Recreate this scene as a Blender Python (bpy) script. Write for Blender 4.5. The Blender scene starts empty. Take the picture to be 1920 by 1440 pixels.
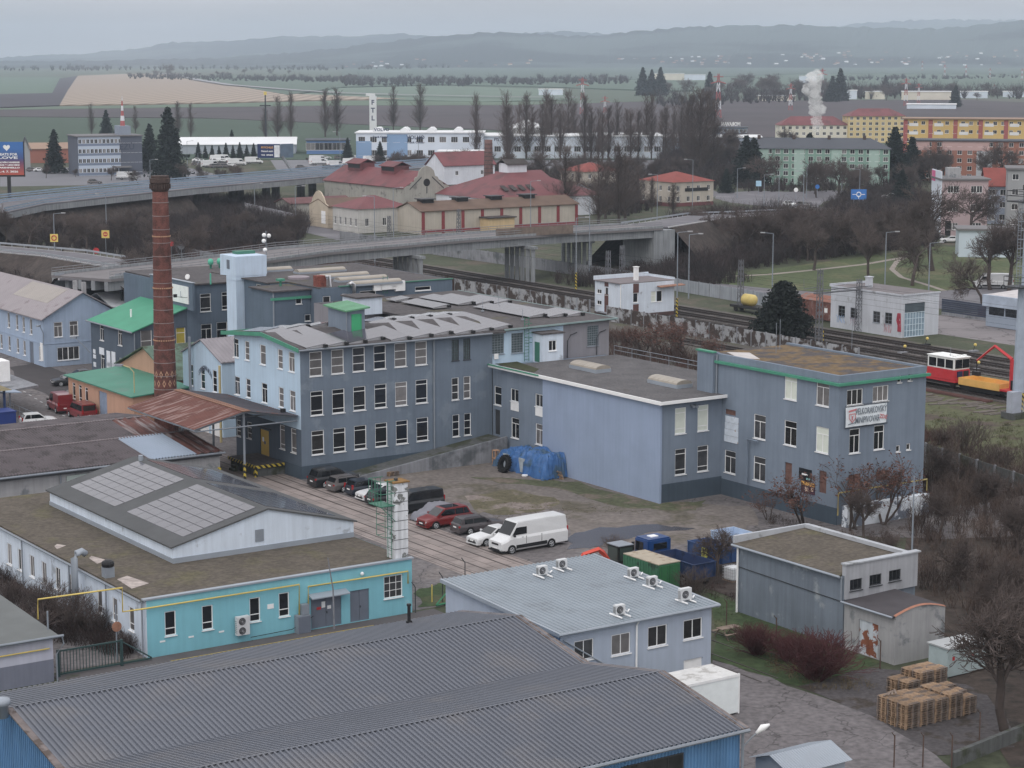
import bpy, bmesh, math, random
import numpy as np
from mathutils import Vector, Matrix
R = math.radians
random.seed(7)
SC = bpy.context.scene
COL = SC.collection
F, CX, CY, H = 3880.0, 960.0, 720.0, 41.0
TH = math.atan(620 / 3880)
_c, _s = math.cos(TH), math.sin(TH)
KA = R(34)
KC, KS = math.cos(KA), math.sin(KA)
def gp(u, v, z=0.0):
 x = (u - CX) / F; y = (CY - v) / F
 t = (z - H) / (-_s + y * _c)
 return (x * t, (_c + y * _s) * t)
def w2k(X, Y): return (X * KC + Y * KS, -X * KS + Y * KC)
def k2w(x, y): return (x * KC - y * KS, x * KS + y * KC)
def cp(u, v, z=0.0): return w2k(*gp(u, v, z))
def zat(X, Y, v):
 y = (CY - v) / F
 return H + Y * (-_s + y * _c) / (_c + y * _s)
def kx(u, v, x0):
 a = cp(u, v); f = x0 / a[0]
 return a[1] * f, H * (1 - f)          # y, z on the plane x = x0
def ky(u, v, y0):
 a = cp(u, v); f = y0 / a[1]
 return a[0] * f, H * (1 - f)          # x, z on the plane y = y0
def at_dist(u, v, Y):
 """world point on the ray at forward distance Y"""
 x = (u - CX) / F; y = (CY - v) / F
 t = Y / (_c + y * _s)
 return (x * t, Y, H + (-_s + y * _c) * t)
class MB:
 def __init__(s): s.v = []; s.f = []
 def add(s, vs, fs):
  n = len(s.v); s.v += [tuple(p) for p in vs]; s.f += [tuple(i + n for i in f) for f in fs]; return s
 def poly(s, *p): return s.add(p, [tuple(range(len(p)))])
 def box(s, x0, x1, y0, y1, z0, z1):
  return s.add([(x0,y0,z0),(x1,y0,z0),(x1,y1,z0),(x0,y1,z0),(x0,y0,z1),(x1,y0,z1),(x1,y1,z1),(x0,y1,z1)],
      [(0,3,2,1),(4,5,6,7),(0,1,5,4),(1,2,6,5),(2,3,7,6),(3,0,4,7)])
 def cbox(s, c, d, rz=0):
  m = MB().box(-d[0]/2,d[0]/2,-d[1]/2,d[1]/2,-d[2]/2,d[2]/2)
  cc, ss = math.cos(rz), math.sin(rz)
  return s.add([(c[0]+x*cc-y*ss, c[1]+x*ss+y*cc, c[2]+z) for x,y,z in m.v], m.f)
 def prism(s, pts, z0, z1):
  n = len(pts)
  zz0 = z0 if isinstance(z0, (list, tuple)) else [z0]*n
  zz1 = z1 if isinstance(z1, (list, tuple)) else [z1]*n
  return s.add([(p[0],p[1],zz0[i]) for i,p in enumerate(pts)]+[(p[0],p[1],zz1[i]) for i,p in enumerate(pts)],
      [tuple(range(n-1,-1,-1)), tuple(range(n,2*n))]+[(i,(i+1)%n,n+(i+1)%n,n+i) for i in range(n)])
 def slab(s, q, t):
  """quad of 3-D points given thickness t downwards"""
  n = len(q)
  return s.add([tuple(p) for p in q]+[(p[0],p[1],p[2]-t) for p in q],
      [tuple(range(n)), tuple(range(2*n-1,n-1,-1))]+[(i,n+i,n+(i+1)%n,(i+1)%n) for i in range(n)])
 def tube(s, pts, r, n=6, cap=True):
  rs = r if isinstance(r, (list, tuple)) else [r]*len(pts)
  P = [Vector(p) for p in pts]; rings = []
  for i, p in enumerate(P):
   d = (P[min(i+1,len(P)-1)] - P[max(i-1,0)]).normalized()
   a = d.cross(Vector((0,0,1)) if abs(d.z) < .95 else Vector((1,0,0))).normalized(); b = d.cross(a)
   rings.append([p + rs[i]*(math.cos(2*math.pi*k/n)*a + math.sin(2*math.pi*k/n)*b) for k in range(n)])
  vs = [q for r_ in rings for q in r_]
  fs = [(i*n+k, i*n+(k+1)%n, (i+1)*n+(k+1)%n, (i+1)*n+k) for i in range(len(P)-1) for k in range(n)]
  if cap: fs += [tuple(range(n-1,-1,-1)), tuple(range((len(P)-1)*n, len(P)*n))]
  return s.add(vs, [tuple(reversed(f)) for f in fs])
 def lathe(s, prof, c=(0,0,0), n=16):
  vs = []; fs = []
  for r, z in prof: vs += [(c[0]+r*math.cos(2*math.pi*k/n), c[1]+r*math.sin(2*math.pi*k/n), c[2]+z) for k in range(n)]
  for i in range(len(prof)-1):
   fs += [(i*n+k, i*n+(k+1)%n, (i+1)*n+(k+1)%n, (i+1)*n+k) for k in range(n)]
  fs += [tuple(range(n-1,-1,-1)), tuple(range((len(prof)-1)*n, len(prof)*n))]
  return s.add(vs, fs)
 def ball(s, c, r, n=10, m=6, sq=1.0):
  return s.lathe([(max(.001, r*math.sin(math.pi*i/m)), -r*sq*math.cos(math.pi*i/m)) for i in range(m+1)], c, n)
 def wheel(s, c, r, w, n=16, axis='y'):
  vs = [];
  for q in (-w/2, w/2):
   for k in range(n):
    a = 2*math.pi*k/n; x, z = r*math.cos(a), r*math.sin(a)
    vs.append((c[0]+x, c[1]+q, c[2]+z) if axis == 'y' else (c[0]+q, c[1]+x, c[2]+z))
  return s.add(vs, [tuple(range(n)), tuple(range(2*n-1,n-1,-1))]+[(k,n+k,n+(k+1)%n,(k+1)%n) for k in range(n)])
 def xf(s, m): s.v = [tuple(m @ Vector(p)) for p in s.v]; return s
ORG = {}
def link(o, parent=None):
 COL.objects.link(o)
 if parent is not None: o.parent = parent
 return o
def mesh_of(name, mb, mats, org=(0,0,0), smooth=False, bevel=0):
 me = bpy.data.meshes.new(name)
 me.from_pydata([(p[0]-org[0], p[1]-org[1], p[2]-org[2]) for p in mb.v], [], mb.f)
 bm = bmesh.new(); bm.from_mesh(me)
 if bevel:
  bmesh.ops.remove_doubles(bm, verts=bm.verts, dist=1e-4)
  ed = [e for e in bm.edges if len(e.link_faces) == 2 and e.calc_face_angle(0) > .35]
  bmesh.ops.bevel(bm, geom=ed, offset=bevel, segments=2, affect='EDGES', clamp_overlap=True)
 if len(bm.faces) < 4000: bmesh.ops.recalc_face_normals(bm, faces=bm.faces)
 bm.to_mesh(me); bm.free()
 for m in (mats if isinstance(mats, (list, tuple)) else [mats]): me.materials.append(m)
 if smooth: me.polygons.foreach_set('use_smooth', [True]*len(me.polygons))
 return me
def obj(name, mb, mat, parent=None, smooth=False, bevel=0, org=None):
 o = org if org is not None else (ORG.get(parent.name, (0,0,0)) if parent is not None else (0,0,0))
 ob = bpy.data.objects.new(name, mesh_of(name, mb, mat, o, smooth, bevel))
 link(ob, parent); ORG[ob.name] = o
 return ob
def tag(o, label=None, cat=None, group=None, kind=None):
 if label: o['label'] = label
 if cat: o['category'] = cat
 if group: o['group'] = group
 if kind: o['kind'] = kind
 return o
def thing(name, label, cat, x=0, y=0, z=0, rot=0, group=None, frame='W'):
 """Empty at the base. frame 'K': x, y are compound coordinates and child meshes are given in them; 'W' the same in world
 coordinates; 'L': child meshes are local."""
 o = bpy.data.objects.new(name, None); o.empty_display_size = .5; COL.objects.link(o)
 if frame == 'K':
  X, Y = k2w(x, y); o.location = (X, Y, z); o.rotation_euler = (0,0,KA+rot); ORG[o.name] = (x, y, z)
 else:
  o.location = (x, y, z); o.rotation_euler = (0,0,rot); ORG[o.name] = (x, y, z) if frame == 'W' else (0,0,0)
 return tag(o, label, cat, group)
def ktag(name, mb, mat, label=None, cat=None, group=None, kind=None, smooth=False, bevel=0):
 """single mesh thing built in compound coordinates"""
 xs = [p[0] for p in mb.v]; ys = [p[1] for p in mb.v]; z = min(p[2] for p in mb.v)
 cx, cy = (min(xs)+max(xs))/2, (min(ys)+max(ys))/2
 o = obj(name, mb, mat, None, smooth, bevel, org=(cx, cy, z))
 X, Y = k2w(cx, cy); o.location = (X, Y, z); o.rotation_euler = (0,0,KA)
 return tag(o, label, cat, group, kind)
def wtag(name, mb, mat, label=None, cat=None, group=None, kind=None, smooth=False, bevel=0):
 xs = [p[0] for p in mb.v]; ys = [p[1] for p in mb.v]; z = min(p[2] for p in mb.v)
 cx, cy = (min(xs)+max(xs))/2, (min(ys)+max(ys))/2
 o = obj(name, mb, mat, None, smooth, bevel, org=(cx, cy, z)); o.location = (cx, cy, z)
 return tag(o, label, cat, group, kind)
KIDS = {}
def dup(src, x, y, z=None, rot=None, label=None, group=None, scale=None, kids=None):
 def cpy(o, parent):
  c = o.copy(); COL.objects.link(c)
  if parent is not None: c.parent = parent
  for ch in (kids.get(o.name, []) if kids else o.children): cpy(ch, c)
  return c
 c = cpy(src, None)
 c.location = (x, y, src.location.z if z is None else z)
 if rot is not None: c.rotation_euler = (0,0,rot)
 if scale is not None: c.scale = scale if isinstance(scale, tuple) else (scale,)*3
 if label: c['label'] = label
 if group: c['group'] = group
 return c
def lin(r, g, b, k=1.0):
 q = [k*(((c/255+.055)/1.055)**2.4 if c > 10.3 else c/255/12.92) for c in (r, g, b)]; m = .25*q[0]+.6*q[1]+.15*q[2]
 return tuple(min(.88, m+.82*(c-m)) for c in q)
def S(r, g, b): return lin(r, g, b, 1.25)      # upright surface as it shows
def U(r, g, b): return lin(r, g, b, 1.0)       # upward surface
MATS = {}
class NT:
 def __init__(s, name):
  s.m = bpy.data.materials.new(name); s.m.use_nodes = True; s.t = s.m.node_tree
  s.b = s.t.nodes['Principled BSDF']; s.tc = None
 def n(s, typ, **kw):
  x = s.t.nodes.new(typ)
  for k, v in kw.items():
   if k in x.inputs.keys(): x.inputs[k].default_value = v
   else: setattr(x, k, v)
  return x
 def l(s, a, b): s.t.links.new(a, b)
 def coord(s, scale=(1,1,1)):
  if s.tc is None: s.tc = s.n('ShaderNodeTexCoord')
  mp = s.n('ShaderNodeMapping'); mp.inputs['Scale'].default_value = scale
  s.l(s.tc.outputs['Object'], mp.inputs['Vector']); return mp.outputs['Vector']
 def noise(s, scale, detail=4, rough=.55, sc=(1,1,1)):
  x = s.n('ShaderNodeTexNoise'); x.inputs['Scale'].default_value = scale; x.inputs['Detail'].default_value = detail
  x.inputs['Roughness'].default_value = rough; s.l(s.coord(sc), x.inputs['Vector']); return x.outputs['Fac']
 def rng(s, v, a, b, c=0, d=1, smooth=False):
  x = s.n('ShaderNodeMapRange'); x.clamp = True
  if smooth: x.interpolation_type = 'SMOOTHSTEP'
  for i, q in zip((1,2,3,4), (a, b, c, d)): x.inputs[i].default_value = q
  s.l(v, x.inputs[0]); return x.outputs[0]
 def mix(s, f, a, b, mode='MIX'):
  x = s.n('ShaderNodeMix'); x.data_type = 'RGBA'; x.blend_type = mode
  ins = {i.identifier: i for i in x.inputs}
  for key, val in (('Factor_Float', f), ('A_Color', a), ('B_Color', b)):
   if isinstance(val, (int, float)): ins[key].default_value = val
   elif isinstance(val, tuple): ins[key].default_value = (*val[:3], 1)
   else: s.l(val, ins[key])
  return [o for o in x.outputs if o.identifier == 'Result_Color'][0]
 def mul(s, col, fac):
  x = s.n('ShaderNodeMix'); x.data_type = 'RGBA'; x.blend_type = 'MULTIPLY'
  ins = {i.identifier: i for i in x.inputs}; ins['Factor_Float'].default_value = 1
  if isinstance(col, tuple): ins['A_Color'].default_value = (*col[:3], 1)
  else: s.l(col, ins['A_Color'])
  s.l(fac, ins['B_Color']); return [o for o in x.outputs if o.identifier == 'Result_Color'][0]
 def bump(s, h, strength, dist=.05):
  x = s.n('ShaderNodeBump'); x.inputs['Strength'].default_value = strength; x.inputs['Distance'].default_value = dist
  s.l(h, x.inputs['Height']); s.l(x.outputs['Normal'], s.b.inputs['Normal'])
def M(name, col, rough=.85, var=.14, sc=.8, col2=None, t2=(.5,.62), sc2=.35, streak=0, bump=0, bsc=8, metal=0, spec=.3, fine=0, crack=0, coat=0, emit=0, alpha=None, rnd=0, an=(1,1,1)):
 if name in MATS: return MATS[name]
 t = NT(name); b = t.b
 c = t.mul(tuple(col), t.rng(t.noise(sc, 5), .3, .7, 1-var, 1+var)) if var else None
 if col2 is not None:
  f = t.rng(t.noise(sc2, 6, .6, an), t2[0], t2[1], smooth=True)
  c = t.mix(f, c if c is not None else tuple(col), tuple(col2))
 if fine: c = t.mul(c, t.rng(t.noise(fine, 2), .3, .7, .75, 1.25))
 if streak: c = t.mul(c, t.rng(t.noise(1.3, 5, .6, (2.2,2.2,.12)), .35, .62, 1-streak, 1.04))
 if crack:
  v = t.n('ShaderNodeTexVoronoi'); v.feature = 'DISTANCE_TO_EDGE'; v.inputs['Scale'].default_value = crack
  nz = t.n('ShaderNodeTexNoise'); nz.inputs['Scale'].default_value = crack*1.5; nz.inputs['Detail'].default_value = 4
  t.l(t.coord(), nz.inputs['Vector'])
  va = t.n('ShaderNodeVectorMath'); va.operation = 'MULTIPLY_ADD'
  t.l(nz.outputs['Color'], va.inputs[0]); va.inputs[1].default_value = (1.2/crack,)*3; t.l(t.coord(), va.inputs[2])
  t.l(va.outputs[0], v.inputs['Vector'])
  c = t.mul(c, t.rng(v.outputs['Distance'], 0, .022, .5, 1))
 if rnd:
  oi = t.n('ShaderNodeObjectInfo')
  c = t.mul(c if c is not None else tuple(col), t.rng(oi.outputs['Random'], 0, 1, 1-rnd, 1+rnd))
 if c is not None: t.l(c, b.inputs['Base Color'])
 else: b.inputs['Base Color'].default_value = (*col[:3], 1)
 b.inputs['Roughness'].default_value = rough; b.inputs['Metallic'].default_value = metal
 b.inputs['Specular IOR Level'].default_value = spec
 if coat: b.inputs['Coat Weight'].default_value = coat; b.inputs['Coat Roughness'].default_value = .05
 if emit:
  b.inputs['Emission Color'].default_value = (*col[:3], 1); b.inputs['Emission Strength'].default_value = emit
 if bump: t.bump(t.noise(bsc, 4), bump)
 MATS[name] = t.m
 return t.m
def plaster(name, col, var=.09, streak=.12, col2=None, t2=(.55,.66)): return M(name, col, .9, var*1.0, .35, col2, t2, .5, streak*.45, .1, 25, spec=.15, fine=0)
def paint(name, col, rough=.45, var=.06): return M(name, col, rough, var, 1.5, spec=.4)
def carpaint(name, col): return M(name, col, .3, .03, 2, coat=.6)
grey_wall = plaster('grey_plaster', S(99,112,127), col2=S(110,122,135))
dark_grey_wall = plaster('dark_grey_plaster', S(78,90,104))
rear_wall = plaster('rear_grey_plaster', S(88,103,119))
pale_wall = plaster('pale_blue_plaster', S(164,188,208), .06, .1)
blank_wall = plaster('blue_grey_plaster', S(132,148,174), .06, .06)
brew_wall = plaster('brewery_grey_plaster', S(111,124,140), .09, .14)
plinth_m = plaster('plinth_paint', S(66,79,92))
cyan_wall = plaster('cyan_plaster', S(106,174,188), .07, .06)
white_wall = plaster('dirty_white_plaster', S(188,200,214), .07, .16, col2=S(150,158,168), t2=(.6,.7))
ac_wall = plaster('lilac_grey_plaster', S(150,161,178), .07, .1)
beige_wall = plaster('beige_grey_plaster', S(126,124,130), .08, .14)
shed_wall = plaster('shed_grey_plaster', S(104,114,126), .12, .25, col2=S(135,142,148), t2=(.58,.68))
old_wall = plaster('weathered_plaster', S(150,150,152), .12, .25, col2=S(112,116,120))
orange_wall = plaster('orange_plaster', S(176,136,112), .06, .1)
left_wall = plaster('light_blue_plaster', S(142,160,184), .07, .14)
concrete = M('concrete', S(128,130,136), .9, .14, .4, S(88,92,96), (.5,.68), .3, .22, .2, 12, spec=.15)
concrete_dark = M('old_concrete', S(84,86,86), .95, .2, .5, S(62,66,52), (.48,.6), .4, .2, .3, 10)
white_conc = M('peeling_whitewash', S(206,208,212), .9, .08, 1, S(118,120,118), (.57,.62), 1.1, .3, .2, 12)
felt = M('roofing_felt', U(84,80,82), .9, .16, .35, U(92,88,66), (.56,.72), .22, 0, .3, 10, fine=2.5)
felt_dark = M('dark_roofing_felt', U(70,64,63), .9, .14, .3, U(82,78,64), (.58,.75), .25, 0, .3, 10, fine=3)
felt_moss = M('mossy_roof', U(116,94,62), .95, .25, 1.2, U(82,76,76), (.47,.58), .5, 0, .6, 6, fine=4)
felt_green = M('moss_felt', U(92,84,74), .95, .15, .5, U(96,90,66), (.5,.7), .3, 0, .4, 8, fine=3)
gravel_roof = M('gravel_roof', U(94,92,94), .95, .18, .5, U(64,58,46), (.58,.72), .25, 0, .7, 7, fine=6)
hall_roof_m = M('grey_painted_sheet', U(94,99,111), .42, .05, .25, U(104,105,112), (.5,.66), .18, metal=0, spec=.5)
galv = M('galvanised_sheet', U(150,160,172), .42, .08, .4, spec=.5)
galv_blue = M('blue_galvanised_sheet', U(132,144,155), .42, .08, .4, U(122,132,142), (.55,.68), .5, spec=.5)
brown_sheet = M('brown_corrugated_sheet', U(96,88,92), .75, .16, .5, U(76,70,72), (.5,.62), .6)
rust_sheet = M('rusty_sheet', U(112,72,62), .8, .2, .5, U(88,66,64), (.45,.6), .9, 0, .2, 8)
rust_ridge = M('rust_ridge', U(140,100,78), .8, .15, .6)
green_sheet = M('green_sheet_roof', U(60,134,112), .6, .1, .3, U(86,126,112), (.55,.7), .35)
green_trim = M('green_trim', S(54,134,108), .6, .08, 1)
moss_green_sheet = M('mossy_green_sheet', U(88,116,100), .7, .2, .6, U(70,82,62), (.45,.6), .5)
grey_sheet = M('dull_grey_sheet', U(140,134,140), .6, .1, .5, spec=.4)
red_roof_m = M('red_sheet_roof', U(122,66,70), .65, .14, .2, U(98,60,62), (.5,.65), .15)
red_tile = M('red_tile_roof', U(140,66,58), .85, .12, .4)
blue_sheet = M('blue_corrugated_wall', S(76,124,168), .6, .08, .5, streak=.15)
white_paint = paint('white_paint', S(224,226,230), .5)
white_trim = paint('white_frame', S(222,226,232), .5, .03)
glass = M('window_glass', (.014,.016,.02), .08, .1, .6, spec=.5)
glass_warm = M('window_glass_room', (.045,.045,.048), .1, .5, .9, spec=.5, rnd=.6)
curtain = M('curtain_pane', S(104,101,101), .4, .22, 1.4, spec=.5, rnd=.4)
blind = M('blind_pane', S(196,202,190), .5, .08, 1, spec=.4)
glass_block = M('glass_blocks', S(74,88,92), .25, .25, 3, spec=.5)
solar_glass = M('solar_glass', (.078,.074,.092), .16, .1, .7, spec=.9, coat=.5)
alu = M('aluminium', (.5,.5,.52), .4, .05, 2, metal=.6)
steel = M('grey_steel', S(120,128,138), .5, .08, 1.5, spec=.4)
dark_steel = M('dark_steel', S(56,58,62), .6, .1, 1.5)
black = M('black_rubber', (.012,.012,.013), .7, .1, 3)
black_plastic = M('black_plastic', (.02,.02,.022), .5, .1, 3)
brick = M('red_brick', S(124,66,56), .9, .2, 1.6, S(86,48,44), (.5,.64), 1.0, .12, .4, 14, fine=7)
brick_dark = M('sooty_brick', S(74,60,56), .9, .25, 2, fine=6)
cream = M('cream_brick', S(170,130,100), .9, .15, 3)
yellow = paint('yellow_paint', S(206,180,70))
yellow_door = paint('yellow_door_paint', S(196,158,30), .6)
green_paint = paint('green_paint', S(48,110,90), .6)
dark_green = paint('dark_green_paint', S(40,66,66), .6)
red_paint = paint('red_paint', S(178,36,40), .45)
grey_door = paint('grey_door_paint', S(96,104,118), .6)
blue_tarp = M('blue_tarpaulin', S(46,94,150), .42, .3, 1.4, S(52,80,104), (.5,.62), .7, 0, .5, 3)
pallet_wood = M('pallet_wood', S(150,122,94), .85, .3, 2.5, S(108,96,88), (.45,.6), 1.2, rnd=.22)
grey_wood = M('grey_wood', S(120,104,92), .9, .2, 2)
skylight = M('skylight_plastic', U(160,151,138), .4, .1, .8, spec=.4)
asphalt = M('asphalt', U(108,103,104), .95, .15, .25, U(124,116,113), (.52,.68), .12, 0, .3, 9, fine=2.2, crack=.16)
dirt = M('packed_dirt', U(116,108,103), .97, .18, .3, U(92,86,72), (.5,.64), .13, 0, .4, 6, fine=2)
SKYC = (7.3,7.2,7.4); EXPO = 0.17; HAZE = 1.15e-4
WM = {}
def win_meshes(w, h, style, fm, pm, sill=True, dep=.09):
 key = (round(w,2), round(h,2), style, fm.name, pm.name, sill)
 if key in WM: return WM[key]
 t = .075; mb = MB(); y0, y1 = dep-.03, dep+.05
 mb.box(-w/2, -w/2+t, y0, y1, 0, h); mb.box(w/2-t, w/2, y0, y1, 0, h)
 mb.box(-w/2+t, w/2-t, y0, y1, 0, t); mb.box(-w/2+t, w/2-t, y0, y1, h-t, h)
 def hb(f, t2=.06): mb.box(-w/2+t, w/2-t, y0+.004, y1, h*f-t2/2, h*f+t2/2)
 def vb(f, z0=0, z1=1, t2=.06): mb.box(w*(f-.5)-t2/2, w*(f-.5)+t2/2, y0+.008, y1, max(t, h*z0), min(h-t, h*z1))
 if style == 'H3': hb(1/3); hb(2/3)
 elif style == 'D': hb(.8); hb(.2)
 elif style == 'T': hb(.72); vb(.5, 0, .72)
 elif style == 'H2': hb(.3)
 elif style == 'TH': hb(.6)
 elif style == 'V2': vb(.5)
 elif style == 'V3': vb(1/3); vb(2/3)
 elif style == 'V4': vb(.25); vb(.5, t2=.14); vb(.75)
 elif style[0] == 'G':
  nx, nz = int(style[1]), int(style[2:])
  for i in range(1, nx): vb(i/nx, t2=.035)
  for i in range(1, nz): hb(i/nz, .035)
 fr = mesh_of('window', mb, fm)
 pn = mesh_of('pane', MB().box(-w/2+.03, w/2-.03, dep, dep+.03, .03, h-.03), pm)
 sl = mesh_of('sill', MB().box(-w/2-.05, w/2+.05, -.09, dep-.032, -.06, -.004), fm) if sill else None
 WM[key] = (fr, pn, sl)
 return WM[key]
def put_window(parent, face, a, c, z, w, h, style='T', pm=None, fm=None, sill=True, name='window'):
 """face 'x'/'y': plane coordinate c, along coordinate a = centre, z = bottom; parent frame 'K' or local"""
 fr, pn, sl = win_meshes(w, h, style, fm or white_trim, pm or glass, sill)
 o = bpy.data.objects.new(name, fr); link(o, parent)
 ox, oy, oz = ORG.get(parent.name, (0,0,0))
 if face == 'y': o.location = (a-ox, c-oy, z-oz)
 else: o.location = (c-ox, a-oy, z-oz); o.rotation_euler = (0,0,-math.pi/2)
 p = bpy.data.objects.new('pane', pn); link(p, o)
 if sl: link(bpy.data.objects.new('sill', sl), o)
 return o
def face(mb, ax, c, a0, a1, z0, z1, ops=(), dep=.16):
 P = (lambda a, z, d=0: (c+d, a, z)) if ax == 'x' else (lambda a, z, d=0: (a, c+d, z))
 ops = [(max(a0,o[0]), min(a1,o[1]), max(z0,o[2]), min(z1,o[3])) for o in ops]
 ops = [o for o in ops if o[1] > o[0] and o[3] > o[2]]
 A = sorted({a0, a1, *[o[0] for o in ops], *[o[1] for o in ops]}); Z = sorted({z0, z1, *[o[2] for o in ops], *[o[3] for o in ops]})
 for i in range(len(A)-1):
  run = None
  for j in range(len(Z)-1):
   am, zm = (A[i]+A[i+1])/2, (Z[j]+Z[j+1])/2
   if any(o[0] < am < o[1] and o[2] < zm < o[3] for o in ops): continue
   mb.poly(P(A[i],Z[j]), P(A[i+1],Z[j]), P(A[i+1],Z[j+1]), P(A[i],Z[j+1]))
 for a, b, p, q in ops:
  for u, v in (((a,p),(b,p)), ((b,p),(b,q)), ((b,q),(a,q)), ((a,q),(a,p))):
   mb.poly(P(*u), P(*v), P(*v, dep), P(*u, dep))
def zc(ox, oy, s, L):
 """windows measured in an enlarged crop -> picture coordinates"""
 return [(ox+q[0]/s, oy+q[1]/s, *q[2:]) for q in L]
def wins_on(ax, c, L):
 """(u, v, w, h, style, pane) -> (a, zbottom, w, h, style, pane)"""
 out = []
 for q in L:
  a, z = kx(q[0], q[1], c) if ax == 'x' else ky(q[0], q[1], c)
  out.append((a, z-q[3]/2, *q[2:]))
 return out
def ops_of(W): return [(q[0]-q[2]/2, q[0]+q[2]/2, q[1], q[1]+q[3]) for q in W]
def put_wins(parent, ax, c, W, fm=None):
 for q in W:
  st = q[4] if len(q) > 4 else 'T'; pm = q[5] if len(q) > 5 and q[5] else None
  put_window(parent, ax, q[0], c, q[1], q[2], q[3], st, pm, q[6] if len(q) > 6 else fm)
def block(parent, x0, x1, y0, y1, z0, z1, mat, wx=(), wy=(), name='wall', top=True, fm=None, dep=.16, ox=(), oy=(), gable=None):
 """four walls; wx / wy = window lists on the -x / -y faces; ox / oy extra openings; gable=('x' or 'y', ridge z) on both ends"""
 mb = MB()
 face(mb, 'x', x0, y0, y1, z0, z1, ops_of(wx)+list(ox), dep); face(mb, 'y', y0, x0, x1, z0, z1, ops_of(wy)+list(oy), dep)
 mb.poly((x1,y0,z0),(x1,y1,z0),(x1,y1,z1),(x1,y0,z1)); mb.poly((x0,y1,z0),(x0,y1,z1),(x1,y1,z1),(x1,y1,z0))
 if gable:
  ax, zr = gable
  if ax == 'x':
   ym = (y0+y1)/2
   for x in (x0, x1): mb.poly((x,y0,z1),(x,y1,z1),(x,ym,zr))
  else:
   xm = (x0+x1)/2
   for y in (y0, y1): mb.poly((x0,y,z1),(x1,y,z1),(xm,y,zr))
 elif top: mb.poly((x0,y0,z1-.01),(x1,y0,z1-.01),(x1,y1,z1-.01),(x0,y1,z1-.01))
 o = obj(name, mb, mat, parent)
 put_wins(parent, 'x', x0, wx, fm); put_wins(parent, 'y', y0, wy, fm)
 return o
def flat_roof(parent, x0, x1, y0, y1, z, mat, t=.22, name='roof'):
 return obj(name, MB().box(x0, x1, y0, y1, z, z+t), mat, parent)
def trim_box(parent, name, mat, *b):
 mb = MB()
 for q in b: mb.box(*q)
 return obj(name, mb, mat, parent)
def corr(mb, o, A, B, pitch=.3, d=.045, shape='trap'):
 """ribbed sheet: origin o, A across the ribs, B along them"""
 o, A, B = Vector(o), Vector(A), Vector(B); n = A.cross(B).normalized()
 if n.z < 0 or (abs(n.z) < 1e-6 and False): n = -n
 N = max(1, int(A.length/pitch)); pa = A/N
 prof = [(0,0),(.52,0),(.62,1),(.9,1)] if shape == 'trap' else [(k/6, .5-.5*math.cos(2*math.pi*k/6)) for k in range(6)]
 pts = [o + pa*(i+f) + n*(d*g) for i in range(N) for f, g in prof] + [o+A]
 m = len(pts)
 mb.add([tuple(p) for p in pts]+[tuple(p+B) for p in pts], [(i, i+1, m+i+1, m+i) for i in range(m-1)])
def gable_roof(parent, x0, x1, y0, y1, ze, zr, mat, along='x', over=.35, t=.12, name='roof', ribs=None, ridge=None):
 """two slopes; ridge parallel to 'along'"""
 if along == 'x':
  ym = (y0+y1)/2 if ridge is None else ridge
  qs = [[(x0-over,y0-over,ze),(x1+over,y0-over,ze),(x1+over,ym,zr),(x0-over,ym,zr)], [(x1+over,y1+over,ze),(x0-over,y1+over,ze),(x0-over,ym,zr),(x1+over,ym,zr)]]
 else:
  xm = (x0+x1)/2 if ridge is None else ridge
  qs = [[(x0-over,y1+over,ze),(x0-over,y0-over,ze),(xm,y0-over,zr),(xm,y1+over,zr)], [(x1+over,y0-over,ze),(x1+over,y1+over,ze),(xm,y1+over,zr),(xm,y0-over,zr)]]
 mb = MB()
 for q in qs:
  mb.slab([(p[0],p[1],p[2]+t) for p in q], t)
  if ribs:
   a, b, c_, d_ = [Vector(p) for p in q]; up = Vector((0,0,t+.01))
   corr(mb, a+up, b-a, d_-a, ribs, .04)
 return obj(name, mb, mat, parent)
def downpipe(parent, x, y, z0, z1, mat=None, r=.07):
 return obj('downpipe', MB().tube([(x,y,z1),(x,y,z0)], r, 6), mat or steel, parent)
def gutter(parent, p, q, mat=None, r=.09):
 return obj('gutter', MB().tube([p, q], r, 6), mat or steel, parent)
# ================================================================ MAIN FACTORY BUILDING
G, GW, CU, BL = glass, glass_warm, curtain, blind
mf = thing('factory_building', 'long three-storey grey factory with pale blue end wall and green roof edge', 'factory', 104, 180, 0, frame='K')
z2 = lambda L: zc(400, 580, 3.692, L)
h1, w1 = 2.4, 1.4
def mix_panes(L, seed):
 r = random.Random(seed); return L
top = wins_on('y', 175.2, z2([(710,378,w1,h1,'H3',CU),(860,362,w1,h1,'H3',CU),(1007,347,w1,h1,'H3',GW),(1153,332,w1,h1,'H3',G),(1296,316,w1,h1,'H3',CU),(1438,303,w1,h1,'H3',CU),
  (1675,282,.85,2.15,'G38',glass_block,dark_steel),(1755,275,.85,2.15,'G38',glass_block,dark_steel)]))
mid = wins_on('y', 175.2, z2([(717,650,w1,h1,'D',G),(866,635,w1,h1,'D',G),(1012,617,w1,h1,'D',GW),(1158,600,w1,h1,'D',G),(1301,585,w1,h1,'D',CU),(1442,568,w1,h1,'D',G),
  (1675,550,.85,2.3,'H3',GW),(1757,540,.85,2.3,'H3',CU)]))
bot = wins_on('y', 175.2, z2([(724,922,w1,h1,'D',GW),(873,905,w1,h1,'D',G),(1018,886,w1,h1,'D',G),(1163,868,w1,h1,'D',G),(1306,850,w1,h1,'D',G),(1448,830,w1,h1,'D',GW),
  (1680,805,.85,2.3,'H3',G),(1760,795,.85,2.3,'H3',G)]))
WF = top+mid+bot
z8 = lambda L: zc(340, 600, 8, L)
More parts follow.
